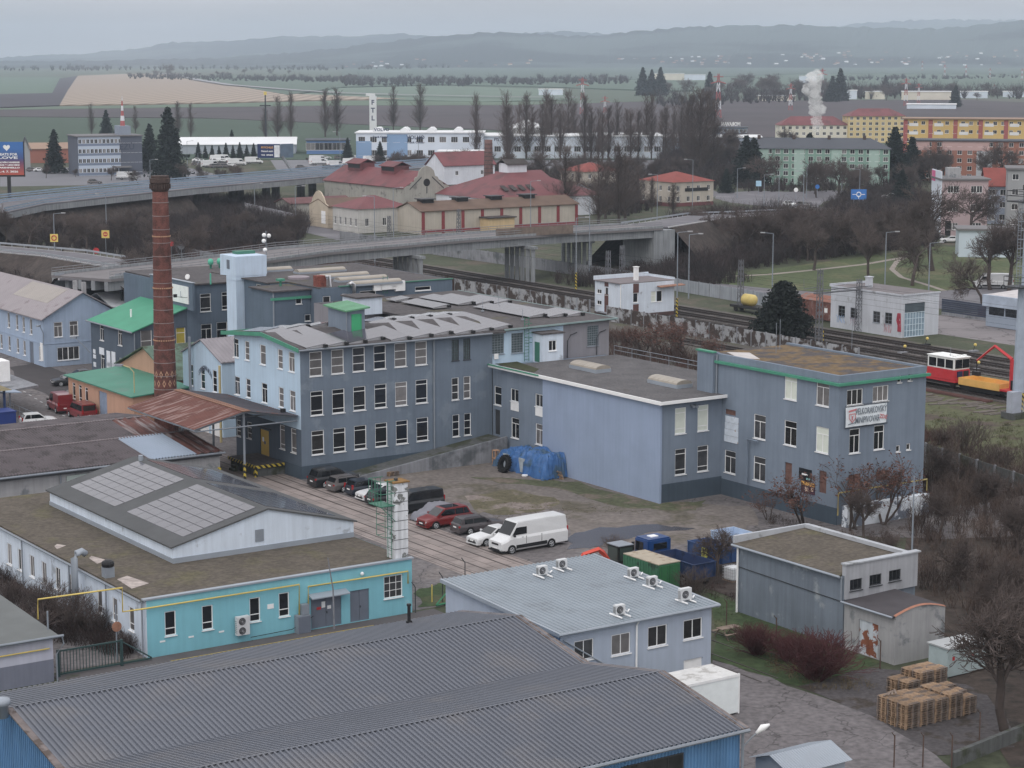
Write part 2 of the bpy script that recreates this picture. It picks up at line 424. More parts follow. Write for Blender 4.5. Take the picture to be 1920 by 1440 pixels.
WX = wins_on('x', 93.5, z8([(818,420,1.2,1.95,'T',GW),(985,460,1.0,1.95,'H3',CU),(1222,522,1.25,2.0,'TH',CU),(1482,587,1.05,1.95,'H3',CU),(1652,630,1.25,1.95,'T',CU),
  (838,985,1.2,1.9,'T',GW),(1003,1024,1.0,1.95,'H3',GW),(1246,1096,1.25,2.0,'T',G),(1497,1160,1.05,2.0,'H3',CU),(1668,1212,1.2,2.0,'T',CU)])
  + z2([(175,822,1.0,1.7,'H3',G),(250,838,1.0,1.7,'H3',G),(478,885,1.1,2.4,'D',CU),(556,910,1.1,2.4,'D',CU)]))
dy, dz = kx(*z2([(355,917)])[0], 93.5)
mb = MB(); face(mb, 'x', 93.5, 175.2, 189.3, 4.9, 12.7, ops_of(WX)); mb.poly((93.5,175.2,12.7),(93.5,189.3,12.7),(93.5,182.3,13.45))
obj('pale_wall', mb, pale_wall, mf)
mb = MB(); face(mb, 'x', 93.5, 175.2, 189.3, -.3, 4.9, ops_of(WX)+[(dy-.95,dy+.95,1.15,3.75)]); obj('loading_wall', mb, dark_grey_wall, mf)
mb = MB(); face(mb, 'y', 175.2, 93.5, 115.74, -.3, 12.7, ops_of(WF))
mb.poly((93.5,189.3,-.3),(116,189.3,-.3),(116,189.3,12.7),(93.5,189.3,12.7)); obj('wall', mb, grey_wall, mf)
put_wins(mf, 'x', 93.5, WX); put_wins(mf, 'y', 175.2, WF)
d = obj('door', MB().box(93.58, 93.66, dy-.95, dy-.01, 1.15, 3.75).box(93.58, 93.66, dy+.01, dy+.95, 1.15, 3.75), yellow_door, mf)
obj('handle', MB().box(93.5,93.57,dy-.12,dy-.06,2.3,2.6).box(93.5,93.57,dy+.06,dy+.12,2.3,2.6), steel, d)
obj('notice', MB().box(93.56,93.579,dy+.25,dy+.6,2.5,2.95), white_paint, d)
obj('sliding_rail', MB().box(93.36,93.44,dy-1.6,dy+1.6,3.95,4.05), black_plastic, mf)
obj('plinth', MB().box(93.44,115.2,175.14,175.2,-.3,1.3).box(93.44,93.497,175.2,180.0,-.3,1.3), plinth_m, mf)
q = ky(812.5, 700, 175.2)
downpipe(mf, q[0], 175.05, 0, 12.6, r=.09)
ze, zr = 12.7, 13.45
mb = MB().slab([(93.0,174.6,ze+.2),(117,174.6,ze+.2),(117,182.3,zr+.2),(93.0,182.3,zr+.2)], .2).slab([(93.0,182.3,zr+.2),(117,182.3,zr+.2),(117,190.3,ze+.2),(93.0,190.3,ze+.2)], .2)
obj('roof', mb, felt, mf)
mb = MB()
for a, b in (((174.5,ze+.24),(182.3,zr+.24)), ((182.3,zr+.24),(191.2,ze+.16))):
 mb.add([(92.9,a[0],a[1]-.34),(92.9,b[0],b[1]-.34),(92.9,b[0],b[1]+.05),(92.9,a[0],a[1]+.05),(92.996,a[0],a[1]-.34),(92.996,b[0],b[1]-.34),(92.996,b[0],b[1]+.05),(92.996,a[0],a[1]+.05)],
   [(0,1,2,3),(7,6,5,4),(0,4,5,1),(1,5,6,2),(2,6,7,3),(3,7,4,0)])
mb.box(93.0,106,190.31,190.42,12.62,12.98); obj('fascia', mb, green_trim, mf)
gutter(mf, (93.0,174.5,12.78), (115.3,174.5,12.78), steel, .1)
z5 = lambda L: zc(680, 500, 4, L)
WW = wins_on('y', 175.3, z5([(1015,580,1.5,2.1,'G48',glass_block,steel),(1160,572,1.5,2.1,'G48',glass_block,steel),(1727,518,1.5,2.2,'G59',glass_block,steel)]))
xw = ky(1056, 640, 175.3)[0]
mb = MB(); face(mb, 'y', 175.3, 115.3, xw, 9.2, 13.0, ops_of(WW)); obj('white_wall', mb, pale_wall, mf)
mb = MB(); face(mb, 'y', 175.3, xw, 130.7, 9.2, 13.0, ops_of(WW)); obj('beige_wall', mb, beige_wall, mf)
put_wins(mf, 'y', 175.3, WW)
xa, xb = ky(1017, 690, 173.5)[0], ky(1056, 690, 173.5)[0]
W = wins_on('y', 173.5, z5([(1425,592,1.0,1.1,'V2',G)]))
block(mf, xa, xb, 173.5, 175.29, 9.2, 12.35, white_wall, (), W, name='closet_wall')
obj('closet_roof', MB().box(xa-.15, xb+.15, 173.35, 175.28, 12.35, 12.5), felt, mf)
obj('side_door', MB().box(xa-.05, xa-.005, 174.0, 174.85, 9.45, 11.5), green_paint, mf)
obj('vent_flap', MB().box(115.95,116.45,175.12,175.2,10.0,10.55), white_paint, mf)
mb = MB()
for s in (0, .55):
 mb.tube([(119.6+s,175.0,9.5),(119.6+s,175.0,14.1)], .035, 5)
for i in range(14): mb.tube([(119.6,175.0,9.7+i*.33),(120.15,175.0,9.7+i*.33)], .025, 4)
for i in range(5): mb.tube([(119.6,175.0,11.5+i*.5),(119.6,174.4,11.5+i*.5),(120.15,174.4,11.5+i*.5),(120.15,175.0,11.5+i*.5)], .02, 4)
obj('roof_ladder', mb, green_paint, mf)
mb = MB()
for s in (xw+.5, xw+4.3): mb.tube([(s,175.2,9.4),(s,175.2,11.2),(s+.4,175.2,11.8),(s+1.2,175.2,12.0)], .05, 5)
obj('conduit', mb, dark_steel, mf)
mb = MB().poly((130.7,175.3,0),(130.7,206.3,0),(130.7,206.3,13),(130.7,175.3,13)); face(mb, 'x', 112, 189.3, 206.3, 0, 13.0)
mb.poly((112,206.3,0),(130.7,206.3,0),(130.7,206.3,13),(112,206.3,13)); obj('rear_wing_wall', mb, beige_wall, mf)
obj('rear_wing_roof', MB().slab([(114.5,174.9,13.0),(131.3,174.9,13.22),(131.3,206.3,13.22),(114.5,206.3,13.0)], .22), felt, mf)
obj('rear_wing_edge', MB().slab([(117.0,174.72,13.06),(131.45,174.72,13.26),(131.45,174.86,13.26),(117.0,174.86,13.06)], .16).slab([(131.32,174.87,13.26),(131.45,174.87,13.26),(131.45,206.3,13.26),(131.32,206.3,13.26)], .16), M('grey_green_edge', S(120,142,142), .6), mf)
mb = MB()
for u, v in ((1070,574),(1080,572),(905,576),(935,566),(1160-680+500,592)):
 X, Y = cp(u, v+8, 13.2); mb.tube([(X,Y,13.2),(X,Y,14.4)], .03, 4); mb.lathe([(.18,0),(.18,.12)], (X,Y,13.2), 8)
obj('lightning_rod', mb, steel, mf)
t = thing('loading_dock', 'low concrete loading dock with black and yellow edge beside yellow door', 'loading dock', 92, 181, 0, frame='K')
obj('platform', MB().box(90.4,93.42,178.6,184.4,0,1.05), concrete_dark, t)
obj('deck', MB().box(90.2,93.42,178.5,184.5,1.05,1.18), felt, t)
haz = NT('hazard_stripes'); w_ = haz.n('ShaderNodeTexWave'); w_.wave_type = 'BANDS'; w_.bands_direction = 'DIAGONAL'; w_.inputs['Scale'].default_value = 1.1
haz.l(haz.coord(), w_.inputs['Vector']); haz.l(haz.mix(haz.rng(w_.outputs['Fac'], .48, .52), (.02,.02,.02), (.55,.42,.06)), haz.b.inputs['Base Color']); hazard = haz.m
obj('edge_strip', MB().box(90.12,90.19,178.45,184.5,.9,1.2).box(90.12,93.3,178.4,178.47,.9,1.2).box(90.1,90.38,178.5,178.78,0,.88), hazard, t)
obj('step', MB().box(89.6,90.11,182.2,183.2,0,.3).box(89.85,90.11,182.2,183.2,.3,.6), concrete_dark, t)
mb = MB().add([(97.5,175.1,.05),(115.2,175.1,2.3),(115.2,172.2,2.3),(97.5,172.2,.05),(97.5,175.1,-.3),(115.2,175.1,-.3),(115.2,172.2,-.3),(97.5,172.2,-.3)],
  [(0,3,2,1),(4,5,6,7),(3,7,6,2),(0,4,7,3),(1,2,6,5)])
t = thing('access_ramp', 'sloping concrete ramp with mossy retaining wall along grey factory facade', 'ramp', 106, 174, 0, frame='K')
obj('ramp_surface', mb, concrete_dark, t)
obj('retaining_wall', MB().prism([(97.5,171.9),(115.4,171.9),(115.4,172.19),(97.5,172.19)], -.3, [.25,2.5,2.5,.25]), concrete, t)
# ================================================================ ANNEX WITH BLANK WALL
an = thing('annex_building', 'two-storey annex with big blank blue-grey wall and gravel roof with two skylights', 'annex', 122, 161, 0, frame='K')
z3 = lambda L: zc(880, 580, 3.692, L)
y1 = kx(1020, 780, 115.7)[0]
wx = wins_on('x', 115.75, z3([(142,585,1.4,1.95,'TH',G),(313,595,1.4,1.3,'V2',G),(484,632,1.4,1.3,'V2',GW),(317,822,1.4,2.1,'T',G),(486,866,1.4,2.1,'T',CU)]))
wy = wins_on('y', 147.2, z3([(1462,772,1.3,2.45,'D',BL),(1618,752,1.3,2.45,'D',BL),(1462,1055,1.3,2.45,'D',GW),(1617,1032,1.3,2.45,'D',GW)]))
dyy = (174.3, 0); wx[0] = (174.2, wx[0][1], 1.3, *wx[0][3:])
block(an, 115.75, 130, 147.2, 175.1, -.3, 9.35, brew_wall, wx, wy, ox=[(dyy[0]-.5,dyy[0]+.5,2.3,4.9)])
obj('door', MB().box(115.88,115.93,dyy[0]-.5,dyy[0]+.5,2.3,4.9), dark_steel, an)
mb = MB(); W2 = wins_on('x', 115.7, z3([(313,672,1.4,.9),(484,710,1.4,.9)]))
for a, z, w, h in W2: mb.box(115.70,115.745,a-w/2,a+w/2,z,z+h)
obj('white_panel', mb, white_paint, an)
obj('blank_wall', MB().box(115.52,115.745,147.0,y1,0,9.32), blank_wall, an)
obj('plinth', MB().box(115.75,123,147.12,147.195,-.3,1.75), plinth_m, an)
obj('roof', MB().box(115.3,130.3,146.6,173.45,9.36,9.55), gravel_roof, an)
mb = MB();
X, Y = cp(950,692,9.6)
mb.prism([(115.9,174.9),(116.0,168),(117.6,169.5),(118.6,174.9)], 9.552, 9.58); obj('moss_patch', mb, M('roof_moss', U(62,66,40), .95, .2, 2), an)
obj('verge', MB().box(115.14,115.3,146.5,175.1,9.3,9.62).box(115.3,123,146.46,146.6,9.32,9.6), white_trim, an)
obj('verge_end', MB().box(115.06,115.14,166,175.1,9.5,9.64), green_trim, an)
def dome_light(parent, x0, x1, y0, y1, z, name='skylight'):
 k = obj(name, MB().box(x0,x1,y0,y1,z,z+.35), galv, parent)
 mb = MB(); n = 8; xm, rr = (x0+x1)/2, (x1-x0)/2
 P = [(xm-rr*math.cos(math.pi*i/n), .42*rr*math.sin(math.pi*i/n)) for i in range(n+1)]
 m = 6
 for j in range(m):
  ya, yb = y0+.05+(y1-y0-.1)*j/m, y0+.05+(y1-y0-.1)*(j+1)/m-.04
  mb.add([(x,ya,z+.36+h) for x,h in P]+[(x,yb,z+.36+h) for x,h in P], [(i,i+1,n+2+i,n+1+i) for i in range(n)]+[tuple(range(n,-1,-1)), tuple(range(n+1,2*n+2))])
 obj('dome', mb, skylight, k)
for u, v in ((1103,690),(1252,718)):
 X, Y = cp(u, v, 9.7); dome_light(an, X-.95, X+.95, Y-2.6, Y+2.0, 9.55)
mb = MB();
for i in range(9): mb.tube([(129.9,148.5+i*3.1,9.55),(129.9,148.5+i*3.1,10.55)], .03, 4)
for z in (10.1,10.55): mb.tube([(129.9,148.5,z),(129.9,173.3,z)], .03, 4)
obj('roof_railing', mb, steel, an)
mb = MB()
for u in (1537,1560):
 X, Z = ky(880+u/3.692, 580+668/3.692, 147.2); mb.tube([(X,147.18,Z+.05),(X,146.75,Z-.05)], .13, 7)
obj('floodlight', mb, steel, an)
# ================================================================ BREWERY BUILDING
bw = thing('brewery_building', 'three-storey grey brewery with mossy roof, green cornice and white banner', 'brewery', 128, 140, 0, frame='K')
z4 = lambda L: zc(1300, 640, 4, L)
wx = wins_on('x', 123.0, z4([(730,343,1.65,2.3,'T',BL),(970,388,1.65,2.3,'T',CU),(497,642,1.65,2.25,'T',GW),(727,690,1.65,2.25,'T',GW),(966,740,1.65,2.3,'T',BL),(275,905,1.6,2.15,'T',GW),(495,957,1.65,2.25,'T',GW)]))
wy = wins_on('y', 131.4, z4([(1212,418,1.9,1.4,'V3',GW),(1405,392,1.9,1.4,'V3',CU),(1210,747,1.25,2.2,'T',G),(1393,720,1.25,2.2,'T',G),(1545,283,.5,.65,'1',GW),(1623,270,.5,.65,'1',GW),(1535,805,.5,.6,'1',GW),(1613,790,.5,.6,'1',GW)]))
dk = wins_on('x', 123.0, z4([(712,992,.95,2.0),(970,1055,.95,2.0)])); dq = wins_on('y', 131.4, z4([(1210,1035,1.5,.9),(1415,1008,1.5,.9)]))
bd = wins_on('x', 123.0, z4([(278,533,1.5,.5)]))
block(bw, 123.0, 133.5, 131.4, 149.9, -.3, 12.7, brew_wall, wx, wy, ox=ops_of(dk)+ops_of(bd), oy=ops_of(dq))
bdoor = M('brown_boards', S(104,74,66), .8, .3, 2)
for a, z, w, h in dk: obj('door', MB().box(123.1,123.15,a-w/2,a+w/2,z,z+h), bdoor, bw)
mb = MB()
for a, z, w, h in dq: mb.box(a-w/2,a+w/2,131.5,131.55,z,z+h)
for a, z, w, h in bd: mb.box(123.1,123.15,a-w/2,a+w/2,z,z+h)
obj('boarded_opening', mb, bdoor, bw)
a, z = kx(1300+285/4, 640+660/4, 122.98)
mb = MB()
for i in range(4): mb.box(122.94-.004*i,122.995,a-1.0,a+.98-.05*i,z-1.25+i*.62,z-.66+i*.62)
obj('boarded_window', mb, M('white_boards', S(188,198,210), .8, .12, 2, S(150,120,104), (.62,.7), 2), bw)
obj('plinth', MB().box(122.94,122.995,131.3,149.0,-.3,1.55), plinth_m, bw)
obj('pilaster', MB().box(122.55,123.4,148.1,150.4,-.2,13.35), brew_wall, bw)
obj('parapet', MB().box(123.0,133.5,131.4,131.7,12.71,13.3).box(123.0,123.3,131.7,148.09,12.71,13.3).box(133.2,133.5,131.7,149.9,12.71,13.3), brew_wall, bw)
obj('cornice', MB().box(122.7,122.995,131.1,148.09,12.42,12.66).box(122.995,133.8,131.1,131.395,12.42,12.66).box(122.4,122.9,148.0,150.5,13.36,13.5), green_trim, bw)
obj('roof', MB().box(123.3,133.2,131.7,149.8,12.9,13.12), felt_moss, bw)
obj('roof_patch', MB().prism([(123.5,145.5),(124.6,143.8),(126.5,147.5),(125.0,149.0)], 13.122, 13.15), M('roof_patch', U(196,190,188), .9, .1, 1), bw)
downpipe(bw, 122.85, 147.9, 1, 13.2, steel, .09)
def kpipe(parent, name, pts, r, mat): return obj(name, MB().tube(pts, r, 6), mat, parent)
a1_, zz1 = kx(1300+405/4, 640+1060/4, 122.8); a2_, zz2 = kx(1300+490/4, 640+750/4, 122.8)
kpipe(bw, 'flue_pipe', [(122.7,a1_,zz1),(122.7,a1_,zz2),(122.7,a2_,zz2)], .1, brew_wall)
mb = MB()
for u, v in ((1462,655),(1597,655),(1455,663)):
 X, Y = cp(u, v, 13.1); mb.tube([(X,Y,13.1),(X,Y,16.0)], .03, 4)
obj('antenna_rod', mb, steel, bw)
kpipe(bw, 'gas_pipe', [(122.8,131.0,1.0),(122.8,131.0,3.0),(133.6,131.0,3.0),(133.6,131.0,1.2)], .07, M('ochre_gas', S(160,144,80), .7))
wb = thing('low_white_wall', 'patchy low white wall under yellow gas pipe at the brewery corner', 'wall', 128, 130.4, 0, frame='K')
obj('masonry', MB().box(123.0,133.0,130.0,130.7,-.3,1.9), M('white_patchy', S(205,212,222), .9, .1, 1, S(110,118,132), (.52,.56), .7), wb)
def text_mesh(body, size, mat, depth=.01, bold=0):
 cu = bpy.data.curves.new('lettering', 'FONT'); cu.body = body; cu.size = size; cu.extrude = depth; cu.align_x = 'CENTER'; cu.align_y = 'CENTER'; cu.offset = bold; cu.resolution_u = 2
 tmp = bpy.data.objects.new('tmp_text', cu); COL.objects.link(tmp)
 dg = bpy.context.evaluated_depsgraph_get(); me = bpy.data.meshes.new_from_object(tmp.evaluated_get(dg)); me.materials.clear(); me.materials.append(mat)
 bpy.data.objects.remove(tmp); bpy.data.curves.remove(cu); return me
def put_text(parent, body, size, mat, x, y, z, face_='y', tilt=0, width=None, name='lettering', bold=.0, arc=None):
 me = text_mesh(body, size, mat, .008, bold); w = max(v.co.x for v in me.vertices)-min(v.co.x for v in me.vertices)
 sx = width/w if width else 1
 if arc:
  for v in me.vertices: v.co.y -= arc*(2*v.co.x*sx/width)**2
 o = bpy.data.objects.new(name, me); link(o, parent)
 ox, oy, oz = ORG.get(parent.name, (0,0,0)); o.location = (x-ox, y-oy, z-oz); o.scale = (sx, 1, 1)
 o.rotation_euler = (math.pi/2, tilt, 0) if face_ == 'y' else (math.pi/2, tilt, -math.pi/2)
 return o
a, z = ky(1300+1297/4, 640+553/4, 131.2)
bn = thing('banner', 'white banner reading VELKORAKOVSKY MINIPIVOVAR ZDE laced to the brewery wall', 'banner', a, 131.3, z, frame='K')
mb = MB(); nx = 14
for i in range(nx):
 for j in range(4):
  f = lambda i, j: (a-2.45+4.9*i/nx, 131.2-.03*math.sin(i*1.7+j), z-.88+1.76*j/4)
  mb.poly(f(i,j), f(i+1,j), f(i+1,j+1), f(i,j+1))
obj('cloth', mb, paint('banner_cloth', S(206,214,220), .6), bn)
bt = paint('faded_grey_print', S(104,114,126)); br = paint('faded_red_print', S(190,110,115))
put_text(bn, 'VELKORAKOVSKÝ', .8, bt, a+.52, 131.13, z+.4, width=3.75, bold=.004)
put_text(bn, 'MINIPIVOVAR', .8, bt, a+.1, 131.13, z-.38, width=2.9, bold=.004)
put_text(bn, 'ZDE', .5, br, a+2.02, 131.13, z-.32, tilt=R(12), bold=.01)
mb = MB().prism([(a-2.2,z+.42),(a-1.15,z+.55),(a-1.15,z+.7),(a-2.2,z+.6)], 0, .01);
cr = [(-2.1,.3),(-1.3,.3),(-1.3,-.15),(-1.7,-.55),(-2.1,-.15)]; cr2 = [(-2.02,.22),(-1.38,.22),(-1.38,-.12),(-1.7,-.42),(-2.02,-.12)]
n = 5; mb = MB(); mb.add([(a+p[0],131.13,z+p[1]) for p in cr]+[(a+p[0],131.13,z+p[1]) for p in cr2], [(i,(i+1)%n,n+(i+1)%n,n+i) for i in range(n)])
mb.add([(a-2.15,131.13,z+.42),(a-1.2,131.13,z+.55),(a-1.2,131.13,z+.72),(a-2.15,131.13,z+.6)], [(0,1,2,3)])
mb.add([(a-1.78,131.12,z-.3),(a-1.66,131.12,z-.3),(a-1.6,131.12,z+.1),(a-1.5,131.12,z+.2),(a-1.7,131.12,z+.05),(a-1.9,131.12,z+.2),(a-1.82,131.12,z+.1)], [(0,1,2,3,4,5,6)])
obj('crest', mb, br, bn)
obj('ribbon', MB().add([(a-2.2,131.13,z-.68),(a-1.25,131.13,z-.55),(a-1.25,131.13,z-.47),(a-2.2,131.13,z-.6)], [(0,1,2,3)]), bt, bn)
mb = MB()
for i in range(30):
 x = a-2.5+5*i/29;
 for zz, s in ((z+.88,1),(z-.88,-1)): mb.tube([(x,131.2,zz),(x+.09,131.3,zz+.18*s),(x+.17,131.2,zz)], .014, 3)
obj('lacing', mb, black_plastic, bn)
for i, (q, colr, lab, ttl) in enumerate((((840,1000,1.6,1.05), (.012,.014,.018), 'black advertising board above the orange one on brewery wall', 'PIVO'), ((860,1098,1.75,1.05), S(70,34,60), 'purple and orange advertising board low on brewery wall', ''))):
 a, z = kx(1300+q[0]/4, 640+q[1]/4, 122.95)
 p = thing('advertising_board', lab, 'sign', 122.95, a, z, frame='K')
 obj('panel', MB().box(122.9,122.99,a-q[2]/2,a+q[2]/2,z-q[3]/2,z+q[3]/2), M('board_%d'%i, colr, .5, .5, 3), p)
 if i: obj('header', MB().box(122.88,122.9,a-q[2]/2,a+q[2]/2,z+q[3]*.18,z+q[3]/2), paint('orange_print', S(220,160,50)), p); obj('picture', MB().box(122.885,122.899,a-.1,a+.35,z-.35,z+.05).box(122.885,122.899,a-.75,a-.45,z-.25,z+.1), paint('pale_print', S(200,170,150)), p)
 else: obj('picture', MB().box(122.885,122.899,a-.7,a-.2,z-.42,z-.25), paint('teal_print', S(120,190,190)), p); obj('headline', MB().box(122.885,122.899,a-.35,a+.4,z-.05,z+.1), white_paint, p)
# ================================================================ SOLAR STRIPS ON THE FACTORY ROOF
strips = [(400,460,6,[((275,955),(360,930),(695,970),(605,995)),((645,990),(740,975),(1090,1095),(1000,1120)),((500,930),(590,910),(930,945),(850,970)),((885,975),(975,950),(1335,1070),(1240,1095)),
 ((745,905),(830,885),(985,905),(900,930)),((1300,1015),(1390,980),(1580,1040),(1480,1075)),((975,880),(1050,865),(1230,885),(1150,905)),((1540,1000),(1640,960),(1760,1010),(1700,1050))]),
 (680,500,4,[((65,480),(130,465),(255,510),(180,530)),((85,430),(150,415),(410,490),(340,515)),((240,415),(310,400),(560,470),(490,500)),((390,400),(460,385),(705,465),(640,490)),((545,390),(600,375),(860,450),(790,470)),
 ((690,375),(745,360),(1000,430),(940,455)),((20,390),(80,375),(130,410),(60,430)),((120,380),(190,362),(280,400),(220,415)),((260,370),(330,350),(430,385),(370,400)),((400,350),(460,335),(570,372),(510,385)),
 ((460,345),(540,340),(720,360),(650,380)),((150,275),(200,262),(450,315),(390,335)),((190,240),(225,228),(290,240),(250,258)),((290,262),(340,248),(590,290),(540,310)),((420,225),(480,215),(770,270),(720,280)),
 ((560,220),(610,212),(910,268),(850,275)),((760,228),(820,222),(1050,262),(990,270)),((820,295),(870,288),(1330,358),(1260,375)),((960,285),(1010,282),(1460,360),(1400,372)),((1340,325),(1400,320),(1590,355),(1520,365))])]
def roof_z(x, y):
 if x < 117.3: return 13.65 - abs(y-182.3)*.1 + .02
 return 13.22
ORD = ['first','second','third','fourth','fifth','sixth','seventh','eighth','ninth','tenth','eleventh','twelfth']
cnt = {}
for ox, oy, s, L in strips:
 for q in L:
  P = [cp(ox+p[0]/s, oy+p[1]/s, 13.4) for p in q]
  ya, yb = (P[0][1]+P[1][1])/2, (P[2][1]+P[3][1])/2; xm = sum(p[0] for p in P)/4; wd = 1.45
  zone = 'beside the front gutter' if yb < 178.5 and xm < 122 else ('behind the rooftop hut' if yb < 190 and xm < 118 else 'on the far flat roof')
  cnt[zone] = cnt.get(zone, 0)+1
  st = thing('solar_array', '%s solar panel strip %s, counted from the green gable' % (ORD[cnt[zone]-1], zone), 'solar panels', xm, (ya+yb)/2, 0, group='solar panel strips on the factory roof', frame='K')
  z = roof_z(xm, (ya+yb)/2); za, zb = roof_z(xm, ya), roof_z(xm, yb)
  if ya > yb+9: pass
  n = max(2, int(abs(ya-yb)/1.1)); mb = MB(); fr = MB(); xc = xm+.45; hw_ = 1.06; zl = .1; zu = .36
  for i in range(n):
   a, b = ya+(yb-ya)*i/n-.02, ya+(yb-ya)*(i+1)/n; z_a, z_b = za+(zb-za)*i/n, za+(zb-za)*(i+1)/n
   mb.slab([(xc-hw_,b,z_b+zl),(xc+hw_,b,z_b+zu),(xc+hw_,a,z_a+zu),(xc-hw_,a,z_a+zl)], .04)
  fr.add([(xc-hw_,yb-.02,zb),(xc+hw_,yb-.02,zb),(xc+hw_,yb-.02,zb+zu-.04),(xc-hw_,yb-.02,zb+zl-.04)], [(0,1,2,3)])
  fr.slab([(xc+hw_,yb,zb+zu-.03),(xc+hw_+.04,yb,zb+zu-.03),(xc+hw_+.04,ya,za+zu-.03),(xc+hw_,ya,za+zu-.03)], .3)
  obj('panel', mb, solar_glass, st); obj('frame', fr, alu, st); xm = xc
  obj('junction_box', MB().box(xm+wd/2+.05,xm+wd/2+.4,yb-.35,yb-.05,zb+.02,zb+.3), black_plastic, st)
x0, _ = cp(400+1295/6, 460+930/6, 13.6); hx, hy = cp(400+1500/6, 460+965/6, 13.5)
hx2, _ = ky(400+1705/6, 460+950/6, hy)
hl, _ = kx(400+1295/6, 460+930/6, hx)
hut = thing('rooftop_hut', 'small grey hut with green lean-to roof and green double door on the factory roof', 'hut', hx, hy, 13.2, frame='K')
obj('wall', MB().box(hx,hx2,hy,hl,13.0,15.6), brew_wall, hut)
obj('roof', MB().slab([(hx-.35,hy-.5,15.62),(hx2+.35,hy-.5,15.85),(hx2+.35,hl+.4,16.05),(hx-.35,hl+.4,15.8)], .15), M('green_hut_roof', U(86,150,110), .6, .15, 1), hut)
obj('door', MB().box(hx+.55,hx+1.62,hy-.06,hy-.005,13.35,15.15).box(hx+1.65,hx2-.4,hy-.06,hy-.005,13.35,15.15), M('bright_green_door', S(30,160,104), .5, .05), hut)
downpipe(hut, hx-.06, hy-.1, 13.3, 15.6, steel, .05)
wb2 = thing('stair_bulkhead', 'white plastered stair bulkhead behind the rooftop hut', 'bulkhead', 116, 196, 13.2, frame='K')
bx, by = cp(400+1620/6, 460+770/6, 13.4); bx2 = ky(400+1900/6, 460+720/6, by)[0]
obj('wall', MB().box(bx,bx2,by,by+3.2,13.2,15.0), white_wall, wb2); obj('roof', MB().box(bx-.2,bx2+.2,by-.2,by+3.3,15.01,15.18), felt, wb2)
# ================================================================ CYAN FLAT-ROOFED BUILDING
cy = thing('workshop_building', 'low flat-roofed workshop with turquoise front wall and white side wall', 'workshop', 66, 138, 0, frame='K')
z5a = lambda L: zc(0, 860, 3.692, L); z6a = lambda L: zc(480, 860, 3.692, L)
Y0, X0, X1, ZT = 127.7, 56.0, 77.2, 4.1
wy = wins_on('y', Y0, z5a([(1180,1140,.85,1.75,'H2',G),(1437,1100,.85,1.75,'H2',G),(1765,1045,.85,1.75,'H2',G)]) + z6a([(195,1010,.85,1.75,'H2',G),(950,885,1.6,1.7,'G33',GW)]))
wx = wins_on('x', X0, z5a([(65,660,1.0,1.7,'V2',CU),(140,700,1.0,1.7,'V2',GW),(222,745,1.0,1.7,'V2',CU),(305,790,1.0,1.7,'V2',CU),(400,830,1.0,1.7,'V2',GW),(487,875,1.0,1.7,'V2',CU),(690,990,.9,1.7,'H2',CU),(795,1045,.9,1.7,'H2',CU),(910,1110,.9,1.7,'H2',CU)]))
ds = wins_on('y', Y0, z6a([(487,1045,2.5,2.35),(718,990,1.6,2.35)])); ds = [(a,.05,w,h) for a,z,w,h in ds]
mb = MB(); face(mb, 'y', Y0, X0, X1, -.3, ZT, ops_of(wy)+ops_of(ds)); mb.poly((X1,Y0,-.3),(X1,160,-.3),(X1,160,ZT),(X1,Y0,ZT)); obj('cyan_wall', mb, cyan_wall, cy)
mb = MB(); face(mb, 'x', X0, Y0, 165, -.3, ZT-.1, ops_of(wx)); mb.poly((X0,165,-.3),(X1,165,-.3),(X1,165,ZT),(X0,165,ZT)); obj('white_wall', mb, white_wall, cy)
put_wins(cy, 'y', Y0, wy); put_wins(cy, 'x', X0, wx)
for a, z, w, h in ds:
 d = obj('door', MB().box(a-w/2,a-.012,Y0+.08,Y0+.13,z,z+h).box(a+.012,a+w/2,Y0+.08,Y0+.13,z,z+h), grey_door, cy)
 obj('handle', MB().box(a+.05,a+.1,Y0+.02,Y0+.08,z+1,z+1.15), dark_steel, d)
a = ds[0][0]
obj('notice', MB().box(a-.35,a-.05,Y0+.06,Y0+.078,1.5,1.95).box(a+.12,a+.42,Y0+.06,Y0+.078,1.35,1.6), white_paint, cy)
obj('red_notice', MB().box(a-.75,a-.4,Y0+.06,Y0+.078,1.4,1.6), red_paint, cy)
obj('door_canopy', MB().slab([(a-1.5,Y0-.7,2.5),(a+1.6,Y0-.7,2.5),(a+1.6,Y0-.01,2.7),(a-1.5,Y0-.01,2.7)], .08), galv, cy)
obj('roof', MB().box(X0-.2,X1-.15,Y0+.3,165,ZT-.1,ZT+.06), felt_green, cy)
obj('coping', MB().box(X0-.25,X1+.1,Y0-.12,Y0+.29,ZT+.0,ZT+.12), galv, cy)
mb = MB()
for s in [(56.4,131,58,134.5),(57.2,139,58.2,141.5),(56.5,145,57.5,146.5)]: mb.prism([(s[0],s[1]),(s[2],s[1]+.7),(s[2]-.4,s[3]),(s[0]+.2,s[3]-.5)], ZT+.062, ZT+.075)
obj('roof_patch', mb, M('pale_patch', U(170,158,152), .9, .3, 2), cy)
gutter(cy, (X0-.3,Y0+.3,ZT-.12), (X0-.3,165,ZT-.12), steel)
for y in (128.0,134.2,141,150.5): downpipe(cy, X0-.2, y, 0, ZT-.15, steel, .06)
gx0, gx1, gy0, gy1, gz0, ge, gr = 61.9, 77.0, 136.0, 160.0, 4.1, 5.35, 7.25
gxr = 69.6
up = thing('roof_monitor', 'gabled white roof monitor covered with solar arrays on the turquoise workshop', 'roof monitor', 69.5, 148, gz0, frame='K')
mb = MB()
for y in (gy0, gy1): mb.poly((gx0,y,gz0),(gx1,y,gz0),(gx1,y,ge),(gxr,y,gr),(gx0,y,ge))
